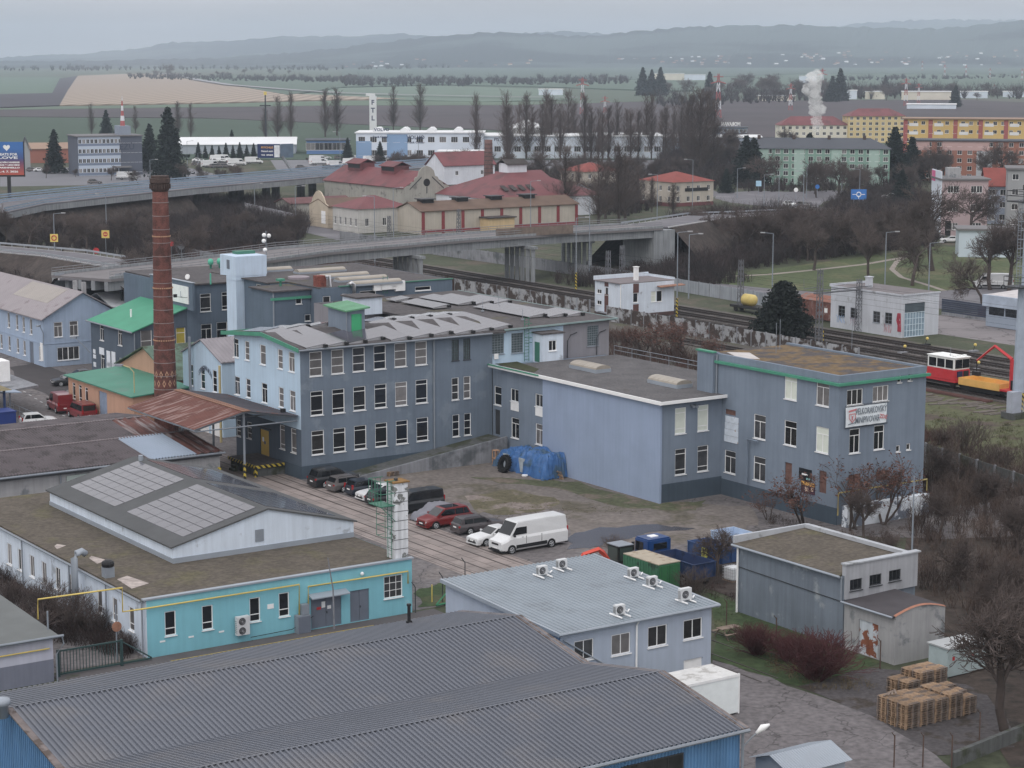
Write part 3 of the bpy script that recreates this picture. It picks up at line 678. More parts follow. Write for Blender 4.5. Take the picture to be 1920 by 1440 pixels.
mb.poly((gx0,gy0,gz0),(gx0,gy1,gz0),(gx0,gy1,ge),(gx0,gy0,ge)).poly((gx1,gy0,gz0),(gx1,gy1,gz0),(gx1,gy1,ge),(gx1,gy0,ge)); obj('wall', mb, white_wall, up)
obj('roof', MB().slab([(gx0-.25,gy1+.3,ge+.08),(gx0-.25,gy0-.15,ge+.08),(gxr,gy0-.15,gr+.12),(gxr,gy1+.3,gr+.12)], .12).slab([(gx1+.25,gy0-.15,ge+.08),(gx1+.25,gy1+.3,ge+.08),(gxr,gy1+.3,gr+.12),(gxr,gy0-.15,gr+.12)], .12), M('dark_green_felt', U(86,88,90), .9, .1, .5), up)
a, z = ky(*z5a([(1795,530)])[0], gy0)
obj('vent_hatch', MB().box(a-.35,a+.35,gy0-.06,gy0-.003,z-.45,z+.45), steel, up)
obj('flashing', MB().box(gx0-.06,gx1,gy0-.07,gy0-.004,gz0+.05,gz0+.45).box(gx0-.07,gx0-.004,gy0,gy1,gz0+.05,gz0+.4), galv, up)
obj('ridge_vent', MB().tube([(gxr-.2,gy1-1.5,gr),(gxr-.2,gy1-1.5,gr+.5)], .2, 10), galv, up)
def slope_pt(side, y, f):
 xe = gx0 if side < 0 else gx1
 return (xe+(gxr-xe)*f, y, ge+(gr-ge)*f+.16)
def solar_field(side, ya, yb, fa, fb, nr, nc, lab):
 x, y, z = slope_pt(side, (ya+yb)/2, (fa+fb)/2)
 st = thing('solar_array', lab, 'solar panels', x, y, z-.1, group='solar arrays on the workshop roof monitor', frame='K')
 for j in range(nr):
  for i in range(nc):
   y0, y1 = ya+(yb-ya)*i/nc, ya+(yb-ya)*(i+1)/nc-.045; f0, f1 = fa+(fb-fa)*j/nr, fa+(fb-fa)*(j+1)/nr-.009
   q = [slope_pt(side,y0,f0), slope_pt(side,y0,f1), slope_pt(side,y1,f1), slope_pt(side,y1,f0)]
   if side > 0: q.reverse()
   obj('solar_panel', MB().slab(q, .04), solar_glass, st)
 q = [slope_pt(side,ya-.02,fa-.004), slope_pt(side,ya-.02,fb), slope_pt(side,yb,fb), slope_pt(side,yb,fa-.004)]
 if side > 0: q.reverse()
 obj('mounting_frame', MB().slab([(p[0],p[1],p[2]-.045) for p in q], .05), alu, st)
solar_field(-1, 149.5, 158.6, .16, .95, 7, 6, 'rear grey solar array on the left slope of the roof monitor')
solar_field(-1, 137.0, 147.2, .16, .95, 7, 6, 'front grey solar array on the left slope of the roof monitor')
solar_field(1, 149.5, 158.6, .14, .96, 7, 6, 'rear dark solar array on the far slope of the roof monitor')
solar_field(1, 137.0, 147.2, .14, .96, 7, 6, 'front dark solar array on the far slope of the roof monitor')
X, Y = cp(203, 1083, ZT)
t = thing('roof_fan', 'black rotary roof fan on square metal base on the workshop roof', 'fan', X, Y, ZT+.06, frame='K')
obj('base', MB().box(X-.35,X+.35,Y-.35,Y+.35,ZT+.06,ZT+.8), steel, t)
obj('cowl', MB().lathe([(.25,.74),(.42,.82),(.46,1.05),(.4,1.2),(.2,1.3)], (X,Y,ZT), 14), black_plastic, t)
X, Y = cp(152, 1068, ZT)
ktag('elbow_duct', MB().tube([(X-.5,Y,1.2),(X-.5,Y,5.0),(X-.3,Y,5.35),(X+.1,Y,5.45),(X+.4,Y,5.2)], .25, 10), galv, 'galvanised elbow duct rising over the workshop roof edge', 'duct', smooth=True)
def ac_unit(label, fans=1, group=None, w=.95, h=.7, d=.36, grp=None):
 t = thing('air_conditioner', label, 'air conditioner', 0, 0, 0, group=group, frame='L')
 obj('casing', MB().box(-w/2,w/2,-d/2,d/2,0,h), paint('casing_grey', S(188,190,192), .5), t, bevel=.02)
 for i in range(fans):
  zc_ = h*(i+.5)/fans; r = min(.26, h/fans*.4)
  g = obj('fan_grille', MB().tube([(-w*.1,-d/2-.001,zc_),(-w*.1,-d/2-.03,zc_)], r, 18), dark_steel, t)
  mb = MB()
  for k in range(1, 4): mb.tube([(-w*.1+r*k/4*math.cos(a_),-d/2-.04,zc_+r*k/4*math.sin(a_)) for a_ in [i_*math.pi/6 for i_ in range(13)]], .01, 3, False)
  mb.tube([(-w*.1,-d/2-.03,zc_),(-w*.1,-d/2-.05,zc_)], r*.2, 8); obj('fan_guard', mb, alu, g)
 mb = MB()
 for i in range(7): mb.box(-w/2-.008,-w/2-.001,-d/2+.04,d/2-.04,h*(.15+.1*i),h*(.15+.1*i)+.03)
 obj('coil_vent', mb, dark_steel, t)
 return t
A1 = ac_unit('two-fan air conditioner on the turquoise front wall', 2, w=1.0, h=1.35)
a, z = ky(*z5a([(1665,1145)])[0], Y0); X, Y = k2w(a, Y0-.3); A1.location = (X, Y, z-.7); A1.rotation_euler = (0,0,KA)
def gaspipe(label, pts, r=.06):
 t = ktag('gas_pipe', MB().tube(pts, r, 6), yellow, label, 'pipe', smooth=True); return t
yp = Y0-.2
pz = lambda u, v: (lambda q: (q[0], yp, q[1]))(ky(u, v, yp))
p1 = [pz(71,1161), pz(71,1124), pz(229,1102), pz(230,1147), pz(267,1142), pz(561,1096), pz(561,1172)]
gaspipe('yellow gas pipe stepping over the gate and along turquoise wall', p1)
gaspipe('yellow gas pipe above the grey double doors of turquoise wall', [pz(578,1138), pz(578,1100), pz(765,1071), pz(765,1094)])
q = ky(568, 1170, Y0-.3)
t = thing('meter_cabinet', 'grey metal gas meter cabinet left of grey double doors', 'cabinet', q[0], Y0-.3, 0, frame='K')
obj('body', MB().box(q[0]-.55,q[0]+.5,Y0-.6,Y0-.02,.0,1.35), steel, t, bevel=.02); obj('upper_box', MB().box(q[0]-.15,q[0]+.45,Y0-.5,Y0-.02,1.36,2.1), steel, t, bevel=.02)
obj('door_leaf', MB().box(q[0]-.5,q[0]+.45,Y0-.625,Y0-.605,.08,1.28), grey_door, t)
ly, lz = kx(*z5a([(1125,1265)])[0], X0)
mb = MB()
for (u, v) in z5a([(1125,1265),(1323,1233),(1533,1197)]):
 x, z = ky(u, v, Y0); mb.box(x-.2,x+.2,Y0-.02,Y0-.003,z-.06,z+.06)
obj('wall_label', mb, white_paint, cy)
x, z = ky(*z6a([(100,1022)])[0], Y0); obj('white_sign', MB().box(x-.25,x+.25,Y0-.03,Y0-.003,z-.17,z+.17), white_paint, cy)
x, z = ky(*z6a([(728,793)])[0], Y0); obj('wall_lamp', MB().ball((x,Y0-.15,z), .14), white_paint, cy)
ktag('cable', MB().tube([pz(470,1195),pz(548,1180),pz(588,1155)], .025, 4).tube([pz(0,1270),pz(90,1262)], .03, 4), black_plastic, 'black cable slung along the foot of turquoise wall', 'cable')
px0, px1, py0, py1 = 75.9, 77.05, 127.95, 129.1
Xw, Yw = k2w(px0, py0); pt = zat(Xw, Yw, 907)
tw = thing('chimney_tower', 'square peeling white tower with rusty cap and green ladder cage at workshop corner', 'tower', 76.5, 128.5, 4.1, frame='K')
obj('shaft', MB().box(px0,px1,py0,py1,4.0,pt), white_conc, tw)
mb = MB()
for i in range(1, 8):
 z = 4.2+(pt-4.2)*i/8; mb.box(px0-.012,px1+.012,py0-.012,py1+.012,z-.02,z+.02)
obj('hoop', mb, dark_steel, tw)
obj('cap', MB().box(px0-.12,px1+.12,py0-.12,py1+.12,pt,pt+.1), M('lichen_cap', U(140,104,50), .95, .25, 3), tw)
obj('pipe_stub', MB().tube([(76.3,128.4,pt+.1),(76.3,128.4,pt+.3)], .15, 10), dark_steel, tw)
mb = MB(); lx = px0-.15
for y in (py0+.2, py0+.75): mb.tube([(lx,y,4.2),(lx,y,pt+.2)], .03, 5)
for i in range(int((pt-4.4)/.3)): mb.tube([(lx,py0+.2,4.5+i*.3),(lx,py0+.75,4.5+i*.3)], .018, 4)
obj('ladder', mb, green_paint, tw)
mb = MB(); cz0, cz1 = pt-1.6, pt+.25
for zz in (cz0, (cz0+cz1)/2, cz1): mb.tube([(px0,py0-.1,zz),(px0-1.2,py0-.1,zz),(px0-1.2,py1+.5,zz),(px0,py1+.5,zz)], .03, 4)
for x, y in [(px0-1.2,py0-.1),(px0-1.2,py0+.35),(px0-1.2,py0+.8),(px0-1.2,py1+.05),(px0-1.2,py1+.5),(px0-.6,py0-.1),(px0-.6,py1+.5),(px0-.2,py1+.5)]: mb.tube([(x,y,cz0),(x,y,cz1)], .025, 4)
mb.box(px0-1.2,px0-.05,py0-.1,py1+.5,cz0-.05,cz0)
for y in (py0+.1,py1+.2): mb.tube([(px0-.75,y,cz0-2.4),(px0-.75,y,cz0)], .025, 4)
for zz in (cz0-2.4,cz0-1.6,cz0-.8): mb.tube([(px0-.1,py0+.1,zz),(px0-.75,py0+.1,zz),(px0-.75,py1+.2,zz),(px0-.1,py1+.2,zz)], .025, 4)
mb.tube([(px0-1.2,py0-.1,cz0),(px0,py0-.1,cz0-1.2)], .03, 4); obj('ladder_cage', mb, green_paint, tw)
# ================================================================ BIG GREY CORRUGATED HALL
XL, XR = 37.4, 70.5
hy = [110.6, 103.75, 96.5, 89.3, 81.9]; hz = [5.0, 6.25, 5.0, 6.3, 5.0]
ha = thing('corrugated_hall', 'large hall with two grey ribbed gable roofs and blue corrugated walls', 'hall', 54, 96, 0, frame='K')
for i in range(4):
 mb = MB(); corr(mb, (XL,hy[i],hz[i]), (XR-XL,0,0), (0,hy[i+1]-hy[i],hz[i+1]-hz[i]), .315, .085)
 obj('roof', mb, hall_roof_m, ha)
mb = MB()
for i in (1,3):
 mb.slab([(XL-.05,hy[i]+.22,hz[i]+.05),(XL-.05,hy[i],hz[i]+.09),(XR+.05,hy[i],hz[i]+.09),(XR+.05,hy[i]+.22,hz[i]+.05)], .02)
obj('ridge_cap', mb, hall_roof_m, ha)
for x in (XL, XR):
 mb = MB()
 s = -.15 if x == XL else .15
 for i in range(4):
  a_, b_ = (x,hy[i],hz[i]+.07), (x,hy[i+1],hz[i+1]+.07)
  mb.slab([(x-.28,a_[1],a_[2]),(x-.28,b_[1],b_[2]),(x+.2,b_[1],b_[2]),(x+.2,a_[1],a_[2])] if x == XR else [(x-.2,a_[1],a_[2]),(x-.2,b_[1],b_[2]),(x+.2,b_[1],b_[2]),(x+.2,a_[1],a_[2])], .08)
 obj('verge_flashing', mb, M('worn_flashing', U(120,110,108), .8, .25, 1.5, U(90,78,72), (.5,.6), 1.2), ha)
a0 = cp(1170, 1440, 5)[0]
hw = wins_on('y', 82.2, zc(960, 1100, 4, [(1055,1310,3.9,1.7)])); hw = [(hw[0][0], 2.2, 4.1, 2.2)]
mb = MB(); a, z, w, h = hw[0]
def corr_wall(mb, x0, x1, y, z0, z1, holes=()):
 n = int((x1-x0)/.22)
 for i in range(n):
  xa = x0+(x1-x0)*i/n; st = (x1-x0)/n
  segs = [(z0, z1)]
  for (p, q, r_, s_) in holes:
   if p < xa+st/2 < q: segs = [(z0, r_), (s_, z1)]
  for b0, b1 in segs:
   for f0, f1, d0, d1 in ((0,.4,0,0),(.4,.5,0,.05),(.5,.9,.05,.05),(.9,1,.05,0)):
    mb.poly((xa+st*f0,y+d0,b0),(xa+st*f1,y+d1,b0),(xa+st*f1,y+d1,b1),(xa+st*f0,y+d0,b1))
corr_wall(mb, XL+.2, XR-.2, 82.2, -.2, 5.0, [(a-w/2,a+w/2,z,z+h)]);
for x in (XL+.2, XR-.2):
 mb.poly(*[(x,y,-.2) for y in (110.4,82.25)], (x,82.25,hz[4]-.05),(x,hy[3],hz[3]-.05),(x,hy[2],hz[2]-.05),(x,hy[1],hz[1]-.05),(x,110.4,hz[0]-.05))
mb.poly((XL+.2,110.4,-.2),(XR-.2,110.4,-.2),(XR-.2,110.4,4.95),(XL+.2,110.4,4.95)); obj('wall', mb, blue_sheet, ha)
put_window(ha, 'y', a, 82.1, z, w, h, 'G42', GW, dark_steel, False)
mb = MB(); corr_g = [(XL+.1)]
for i in range(100):
 y0 = 82.3+i*.28
 if y0 > 110: break
 zt = np.interp(-y0, [-q for q in hy], hz)-.1
 mb.box(XL+.15,XL+.2,y0,y0+.14,-.2,float(zt))
obj('end_cladding', mb, blue_sheet, ha)
gutter(ha, (XL,81.75,4.95), (XR+.1,81.75,4.95), steel, .1)
downpipe(ha, XR-.15, 82.0, 0, 4.9, steel, .08)
X, Y = cp(767, 1168, 5.3)
t = thing('flue', 'black steaming flue pipe on the far slope of the grey hall', 'flue', X, Y, 5.2, frame='K')
obj('pipe', MB().tube([(X,Y,5.2),(X,Y,6.4)], .11, 8), black_plastic, t); obj('collar', MB().tube([(X,Y,5.2),(X,Y,5.45)], .2, 8), black_plastic, t); obj('cowl', MB().tube([(X,Y,6.42),(X,Y,6.55)], .15, 8), black_plastic, t)
X, Y = cp(2, 1338, 6.2)
ktag('roof_vent', MB().lathe([(.4,0),(.4,.7),(.55,.72),(.5,1.0),(.1,1.1)], (X,Y,6.0), 12), galv, 'round metal roof vent at the left end of grey hall ridge', 'vent', smooth=True)
X, Y = cp(627, 1188, 4.6)
ktag('aerial_mast', MB().tube([(X,Y,4.9),(X-.05,Y,7.5),(X-.4,Y,9.6)], [.06,.05,.025], 6), M('mast_grey', S(110,112,118), .7, .3, 2), 'thin leaning aerial mast at the far eave of grey hall', 'mast')
X, Z = XR+.1, 4.4
t = thing('wall_lamp', 'street-type lamp on bracket at the blue hall corner', 'lamp', XR, 82, Z, frame='K')
obj('bracket', MB().tube([(XR-.2,82.05,3.9),(XR+.3,81.8,4.5),(XR+.6,81.7,4.75)], .04, 5), steel, t)
obj('lamp_head', MB().tube([(XR+.55,81.72,4.7),(XR+.9,81.6,5.0),(XR+1.25,81.45,5.15)], [.08,.2,.06], 8), white_paint, t, smooth=True)
# ================================================================ LEFT GREY-ROOFED BUILDING
fb = thing('grey_roofed_building', 'two-tone rendered building with plain grey roof beside the green gate', 'building', 42, 132, 0, frame='K')
mb = MB(); face(mb, 'y', 126.3, 25, 48.7, 1.55, 3.2); mb.poly((48.7,126.3,1.55),(48.7,146,1.55),(48.7,146,3.2),(48.7,126.3,3.2)); obj('upper_wall', mb, plaster('lilac_render', S(172,174,190)), fb)
mb = MB(); face(mb, 'y', 126.3, 25, 48.7, -.2, 1.55); mb.poly((48.7,126.3,-.2),(48.7,146,-.2),(48.7,146,1.55),(48.7,126.3,1.55)); obj('lower_wall', mb, plaster('grey_render', S(112,116,132)), fb)
obj('roof', MB().slab([(24,126.0,3.2),(49.0,126.0,3.2),(49.0,146,3.9),(24,146,3.9)], .18), M('green_grey_felt', U(108,112,112), .9, .1, .5), fb)
gutter(fb, (24,125.9,3.15), (49.3,125.9,3.15), steel, .09); obj('downpipe', MB().tube([(49.2,125.9,3.1),(49.3,125.9,2.6),(48.85,126.1,1.9),(48.85,126.1,0)], .06, 6), steel, fb)
gaspipe('yellow gas pipe along the two-tone render wall', [(30,126.15,2.35),(47.9,126.15,2.35),(48.4,126.15,2.35)], .05)
gt = thing('sliding_gate', 'green metal sliding gate between two-tone building and turquoise workshop', 'gate', 52, 127.0, 0, frame='K')
mb = MB(); mb.box(49.3,56.0,126.95,127.05,.15,.27).box(49.3,53.8,126.95,127.05,1.75,1.85)
for i in range(20): mb.box(49.45+i*.225,49.49+i*.225,126.98,127.02,.27,1.75)
obj('leaf', mb, dark_green, gt); obj('brace', MB().tube([(53.8,127,1.75),(56.0,127,.25)], .05, 4), dark_green, gt)
for x in (49.3, 53.8): obj('post', MB().box(x-.08,x+.08,126.9,127.1,0,1.9), dark_green, gt)
X, Z = ky(219, 1175, 128.4)
t = thing('road_mirror', 'round rusty-backed mirror on a grey pole behind the gate', 'mirror', X, 128.4, 0, frame='K')
obj('pole', MB().tube([(X,128.5,0),(X,128.5,3.9)], .05, 6), steel, t); obj('disc', MB().tube([(X,128.38,Z),(X,128.44,Z)], .35, 18), M('rusty_disc', S(150,104,80), .8, .2, 3), t)
X, Z = ky(89, 1150, 127.5); ktag('pipe_post', MB().tube([(X,127.5,0),(X,127.5,4.5)], .06, 6), steel, 'grey steel post holding the yellow pipe by the gate', 'post')
# ================================================================ AC BUILDING
ac = thing('office_building', 'lilac-grey rendered building with ribbed metal roof carrying six air conditioners', 'building', 79, 110, 0, frame='K')
z9 = lambda L: zc(960, 1100, 4, L)
ax0, ax1, ay0, ay1 = 73.3, 85.6, 103.2, 116.8; aze, azr = 4.85, 5.4
wy = wins_on('y', ay0, z9([(540,475,1.55,1.35,'V2',GW),(818,430,1.55,1.4,'V2',CU),(1092,370,1.6,1.4,'V2',GW),(1357,315,1.6,1.35,'V2',GW)]))
gq = wins_on('y', ay0, z9([(1358,600,1.6,1.2)])); gq = [(gq[0][0], gq[0][1], 1.6, 1.15)]
mb = MB(); face(mb, 'y', ay0, ax0, ax1, -.3, aze, ops_of(wy)+ops_of(gq))
mb.poly((ax0,ay0,-.3),(ax0,ay1,-.3),(ax0,ay1,azr),(ax0,ay0,aze)).poly((ax1,ay0,-.3),(ax1,ay1,-.3),(ax1,ay1,azr),(ax1,ay0,aze)).poly((ax0,ay1,-.3),(ax1,ay1,-.3),(ax1,ay1,azr),(ax0,ay1,azr)); obj('wall', mb, ac_wall, ac)
put_wins(ac, 'y', ay0, wy)
a, z, w, h = gq[0]; obj('shutter', MB().box(a-w/2,a+w/2,ay0+.1,ay0+.14,z,z+h), white_paint, ac)
mb = MB(); corr(mb, (ax0-.3,ay0-.3,aze+.03), (ax1-ax0+.6,0,0), (0,ay1-ay0+.4,azr-aze+.02), .36, .06); obj('roof', mb, galv_blue, ac)
obj('verge', MB().slab([(ax0-.4,ay0-.35,aze+.1),(ax0-.22,ay0-.35,aze+.1),(ax0-.22,ay1+.1,azr+.1),(ax0-.4,ay1+.1,azr+.1)], .25).slab([(ax1+.22,ay0-.35,aze+.1),(ax1+.4,ay0-.35,aze+.1),(ax1+.4,ay1+.1,azr+.1),(ax1+.22,ay1+.1,azr+.1)], .25), galv, ac)
gutter(ac, (ax0-.4,ay0-.4,aze), (ax1+.4,ay0-.4,aze), galv, .1)
q = ky(960+935/4, 1100+400/4, ay0-.1); obj('downpipe', MB().tube([(q[0],ay0-.4,aze),(q[0],ay0-.1,aze-.4),(q[0],ay0-.1,0)], .07, 6), white_paint, ac)
kpipe(ac, 'diagonal_pipe', [(ax0+.2,ay0-.08,aze-.5),(ax0+5.4,ay0-.08,1.0)], .05, galv)
acl = [((1016,1085),'white air conditioner nearest the left corner of ribbed metal roof'),((1053,1073),'white air conditioner with red badge at the far end of ribbed metal roof'),((1187,1085),'middle air conditioner of three near the right edge of ribbed roof'),((1222,1099),'air conditioner right of centre beside right edge, second from the corner'),((1284,1122),'largest air conditioner by the right front corner of ribbed metal roof'),((1161,1148),'air conditioner close to the front gutter above the white downpipe')]
for i, ((u, v), lab) in enumerate(acl):
 big = i == 4
 t = ac_unit(lab, 1, 'air conditioners on ribbed roof', w=.92 if big else .76, h=.8 if big else .62)
 X, Y = cp(u, v, 5.2); zr_ = aze+(azr-aze)*(Y-ay0)/(ay1-ay0)+.1
 x, y = k2w(X, Y); t.location = (x, y, zr_+.12); t.rotation_euler = (0,0,KA if i != 1 else KA+.0)
 mb = MB()
 for s in (-.35, .35): mb.tube([(s,-.75,-.06),(s,.55,-.06)], .06, 6)
 obj('mounting_foot', mb, white_paint, t)
 if i not in (1,): obj('coolant_pipe', MB().tube([(.45,0,.2),(.75,.1,-.02),(1.2,.5,0)], .05, 5), white_paint, t)
# ================================================================ WHITE BOX TRAILER AND TIN SHED
t = thing('box_container', 'white box container with dirty white roof beside grey ribbed hall', 'container', 78, 97, 0, frame='K')
obj('body', MB().box(74.0,81.7,95.7,98.4,.15,2.62), paint('box_white', S(212,220,226), .5), t, bevel=.03); obj('roof_panel', MB().box(74.05,81.65,95.75,98.35,2.625,2.66), M('dirty_white', U(206,206,204), .7, .12, 1.5, U(170,168,164), (.52,.62), .9), t)
obj('edge_rail', MB().box(81.64,81.74,95.66,95.76,.1,2.68).box(74,81.74,95.655,95.69,2.5,2.68), white_paint, t); obj('skid', MB().box(74.2,81.5,95.9,96.1,0,.15).box(74.2,81.5,98.0,98.2,0,.15), dark_steel, t)
ts = thing('tin_shed', 'small galvanised tin shed with ribbed gable roof at the hall corner', 'shed', 76, 83.3, 0, frame='K')
mb = MB()
mb.box(73.8,77.8,81.9,84.9,0,1.9); obj('wall', mb, galv, ts)
gm = MB()
for x in (73.82, 77.78): gm.poly((x,81.9,1.9),(x,84.9,1.9),(x,83.4,2.45))
obj('gable', gm, galv, ts)
mb = MB(); corr(mb, (73.5,81.6,1.85), (4.6,0,0), (0,1.8,.65), .18, .025); corr(mb, (73.5,85.2,1.85), (4.6,0,0), (0,-1.8,.65), .18, .025); obj('roof', mb, galv, ts)
# ================================================================ RIGHT GREY SHED WITH MOSSY ROOF AND LOWER ANNEX
rs = thing('grey_shed', 'tall grey rendered shed with mossy roof and three dark clerestory windows', 'shed', 101, 109, 0, frame='K')
z8a = lambda L: zc(1320, 960, 3, L)
wy = wins_on('y', 102.8, z8a([(855,408,1.15,.8,'G31',G),(965,382,1.15,.8,'G31',G),(1074,356,1.15,.8,'G31',G)]))
block(rs, 97.3, 104.2, 103.0, 114.5, -.3, 5.15, shed_wall, top=False)
mb = MB(); face(mb, 'y', 102.8, 97.3, 104.2, 3.5, 5.95, ops_of(wy)); mb.box(97.3,104.2,102.8+.17,103.2,5.16,5.95).poly((97.3,102.8,3.5),(97.3,102.97,3.5),(97.3,102.97,5.95),(97.3,102.8,5.95)); obj('front_parapet', mb, M('pale_shed_wall', S(150,152,158), .9, .1, .6, streak=.15), rs)
put_wins(rs, 'y', 102.8, wy, dark_steel)
obj('roof', MB().slab([(97.0,103.25,5.2),(104.2,103.25,5.5),(104.2,114.6,5.5),(97.0,114.6,5.2)], .2), felt_green, rs)
obj('coping', MB().box(97.2,104.4,102.7,103.25,5.96,6.06).box(104.0,104.4,103.26,114.6,5.52,5.8).box(97.2,104.4,114.61,114.85,5.2,5.75), M('dull_coping', S(158,162,168), .9, .1, .8, S(120,122,124), (.55,.68), .9), rs)
gutter(rs, (96.95,103.1,5.1), (96.95,114.7,5.1), galv); downpipe(rs, 97.15, 114.2, 0, 5.1, white_paint, .08); downpipe(rs, 97.15, 103.1, 3.4, 5.1, steel, .07)
ktag('cable_line', MB().tube([(97.24,114.4,3.5),(97.24,103,3.3)], .03, 4), black_plastic, 'thin black cable along the grey shed side wall', 'cable')
ra = thing('shed_annex', 'low rendered annex with dark flat roof and rusty double door', 'annex', 101, 100.5, 0, frame='K')
xr = ky(1773, 1123, 97.9)[0]
dz_ = kx(1628, 1190, 97.3);
mb = MB(); face(mb, 'x', 97.3, 97.9, 102.9, -.3, 3.4, [(dz_[0]-.95,dz_[0]+.95,.05,2.45)]); face(mb, 'y', 97.9, 97.3, xr, -.3, 3.35); n = 10
mb.add([(97.3+(xr-97.3)*i/n,97.9,3.35) for i in range(n+1)]+[(97.3+(xr-97.3)*i/n,97.9,3.4+.45*math.sin(math.pi*i/n)) for i in range(n+1)], [(i,i+1,n+2+i,n+1+i) for i in range(n)])
mb.poly((xr,97.9,-.3),(xr,102.9,-.3),(xr,102.9,3.4),(xr,97.9,3.4)); obj('wall', mb, old_wall, ra)
rust_door = M('rusty_door', S(176,184,192), .7, .06, 2, S(130,74,48), (.5,.54), .8, .2)
obj('door', MB().box(97.38,97.43,dz_[0]-.95,dz_[0]-.01,.05,2.45).box(97.38,97.43,dz_[0]+.01,dz_[0]+.95,.05,2.45), rust_door, ra, org=None)
obj('roof', MB().slab([(97.0,97.95,3.42),(xr,97.95,3.5),(xr,102.78,3.6),(97.0,102.78,3.45)], .12), M('brown_felt', U(76,72,76), .9, .12, .6), ra)
obj('rust_flashing', MB().add([(97.2+(xr-97.2)*i/n,97.82,3.42+.45*math.sin(math.pi*i/n)) for i in range(n+1)]+[(97.2+(xr-97.2)*i/n,98.0,3.5+.45*math.sin(math.pi*i/n)) for i in range(n+1)], [(i,i+1,n+2+i,n+1+i) for i in range(n)]), M('rusty_flashing', S(150,100,78), .8, .2, 2), ra)
gutter(ra, (96.95,97.9,3.4), (96.95,102.9,3.4), galv, .07)
# ================================================================ TALL BRICK CHIMNEY
chx, chy = 93.5, 206.4
ch = thing('brick_chimney', 'tall tapering red brick factory chimney with sooty crown and iron hoops', 'chimney', chx, chy, 0, frame='K')
HC = 28.0; rr = lambda z: 1.32-.52*z/HC
obj('shaft', MB().lathe([(rr(z), z) for z in (0,4,9,14,19,24,HC-1.7)], (chx,chy,0), 28), M('chimney_brick', S(106,64,57), .9, .25, 1.2, S(78,52,48), (.5,.66), .8, .15, .5, 10, fine=9), ch, smooth=True)
obj('crown', MB().lathe([(rr(HC),HC-1.7),(rr(HC)+.16,HC-1.5),(rr(HC)+.16,HC-.9),(rr(HC)+.3,HC-.75),(rr(HC)+.3,HC-.3),(rr(HC)+.18,HC-.25),(rr(HC)+.18,HC),(rr(HC)-.2,HC)], (chx,chy,0), 28), brick_dark, ch)
mb = MB()
for i in range(24):
 a = 2*math.pi*i/24; mb.cbox((chx+(rr(HC)+.27)*math.cos(a), chy+(rr(HC)+.27)*math.sin(a), HC-1.12), (.14,.14,.5), a)
obj('corbel', mb, brick_dark, ch)
mb = MB()
for i in range(16):
 z = 3.4+i*1.45; mb.lathe([(rr(z)+.012,z-.035),(rr(z)+.04,z-.035),(rr(z)+.04,z+.035),(rr(z)+.012,z+.035)], (chx,chy,0), 28)
obj('iron_hoop', mb, M('hoop_grey', S(128,118,118), .7, .2, 2), ch)
mb = MB()
for z in (10.2, 15.9, 21.5):
 for i in range(28):
  a = 2*math.pi*i/28; mb.cbox((chx+(rr(z)+.03)*math.cos(a), chy+(rr(z)+.03)*math.sin(a), z), (.1,.16,.13), a)
obj('dentil_band', mb, cream, ch)
mb = MB()
for r_, z0 in ((0,5.5),(1,6.5)):
 for i in range(12):
  a = 2*math.pi*(i+.5*r_)/12; z = z0; r1 = rr(z)+.012; t = .2
  P = [(0,-.42),(t,0),(0,.42),(-t,0)]; Q = [(0,-.2),(t*.5,0),(0,.2),(-t*.5,0)]
  f = lambda p: (chx+r1*math.cos(a+p[0]/r1), chy+r1*math.sin(a+p[0]/r1), z+p[1])
  mb.add([f(p) for p in P]+[f(p) for p in Q], [(k,(k+1)%4,4+(k+1)%4,4+k) for k in range(4)])
obj('diamond_pattern', mb, cream, ch)
# ================================================================ RUSTY CANOPY
cn = thing('rusty_canopy', 'rusty corrugated loading canopy between chimney and pale blue factory wall', 'canopy', 88, 183, 0, frame='K')
mb = MB(); corr(mb, (82.3,175.6,6.0), (0,15.3,0), (5.5,0,1.3), .42, .05); obj('left_roof', mb, M('rust_canopy_sheet', U(112,70,62), .8, .18, .5, U(150,122,116), (.52,.6), 1, an=(.12,2.4,1)), cn)
mb = MB(); corr(mb, (93.45,175.4,6.25), (0,15.6,0), (-5.65,0,1.05), .42, .05); obj('right_roof', mb, M('dull_canopy_sheet', U(84,82,90), .8, .15, .5, U(112,74,66), (.58,.66), .6), cn)
obj('ridge_cap', MB().slab([(87.4,175.4,7.33),(88.2,175.4,7.33),(88.2,191,7.33),(87.4,191,7.33)], .06), rust_ridge, cn)
mb = MB()
for y in (175.8, 180.6, 185.6, 190.5):
 mb.tube([(82.5,y,5.9),(87.8,y,7.15),(93.4,y,6.15)], .1, 4); mb.tube([(82.5,y,5.75),(93.4,y,5.75)], .07, 4)
for x, z in ((82.4,5.88),(85,6.45),(90.5,6.6)): mb.tube([(x,175.6,z),(x,191,z)], .08, 4)
obj('truss', mb, steel, cn)
for y in (176.3, 183, 190.2):
 p = obj('post', MB().tube([(87.9,y,0),(87.9,y,7.0)], .12, 8), steel, cn)
 obj('hazard_band', MB().tube([(87.9,y,.3),(87.9,y,2.0)], .135, 8), hazard, p)
ktag('canopy_floodlight', MB().box(92.2,92.6,176.6,177.0,6.55,6.9).tube([(92.4,176.8,6.3),(92.4,176.8,6.6)], .04, 4), black_plastic, 'small black floodlight on the rusty canopy slope', 'floodlight')
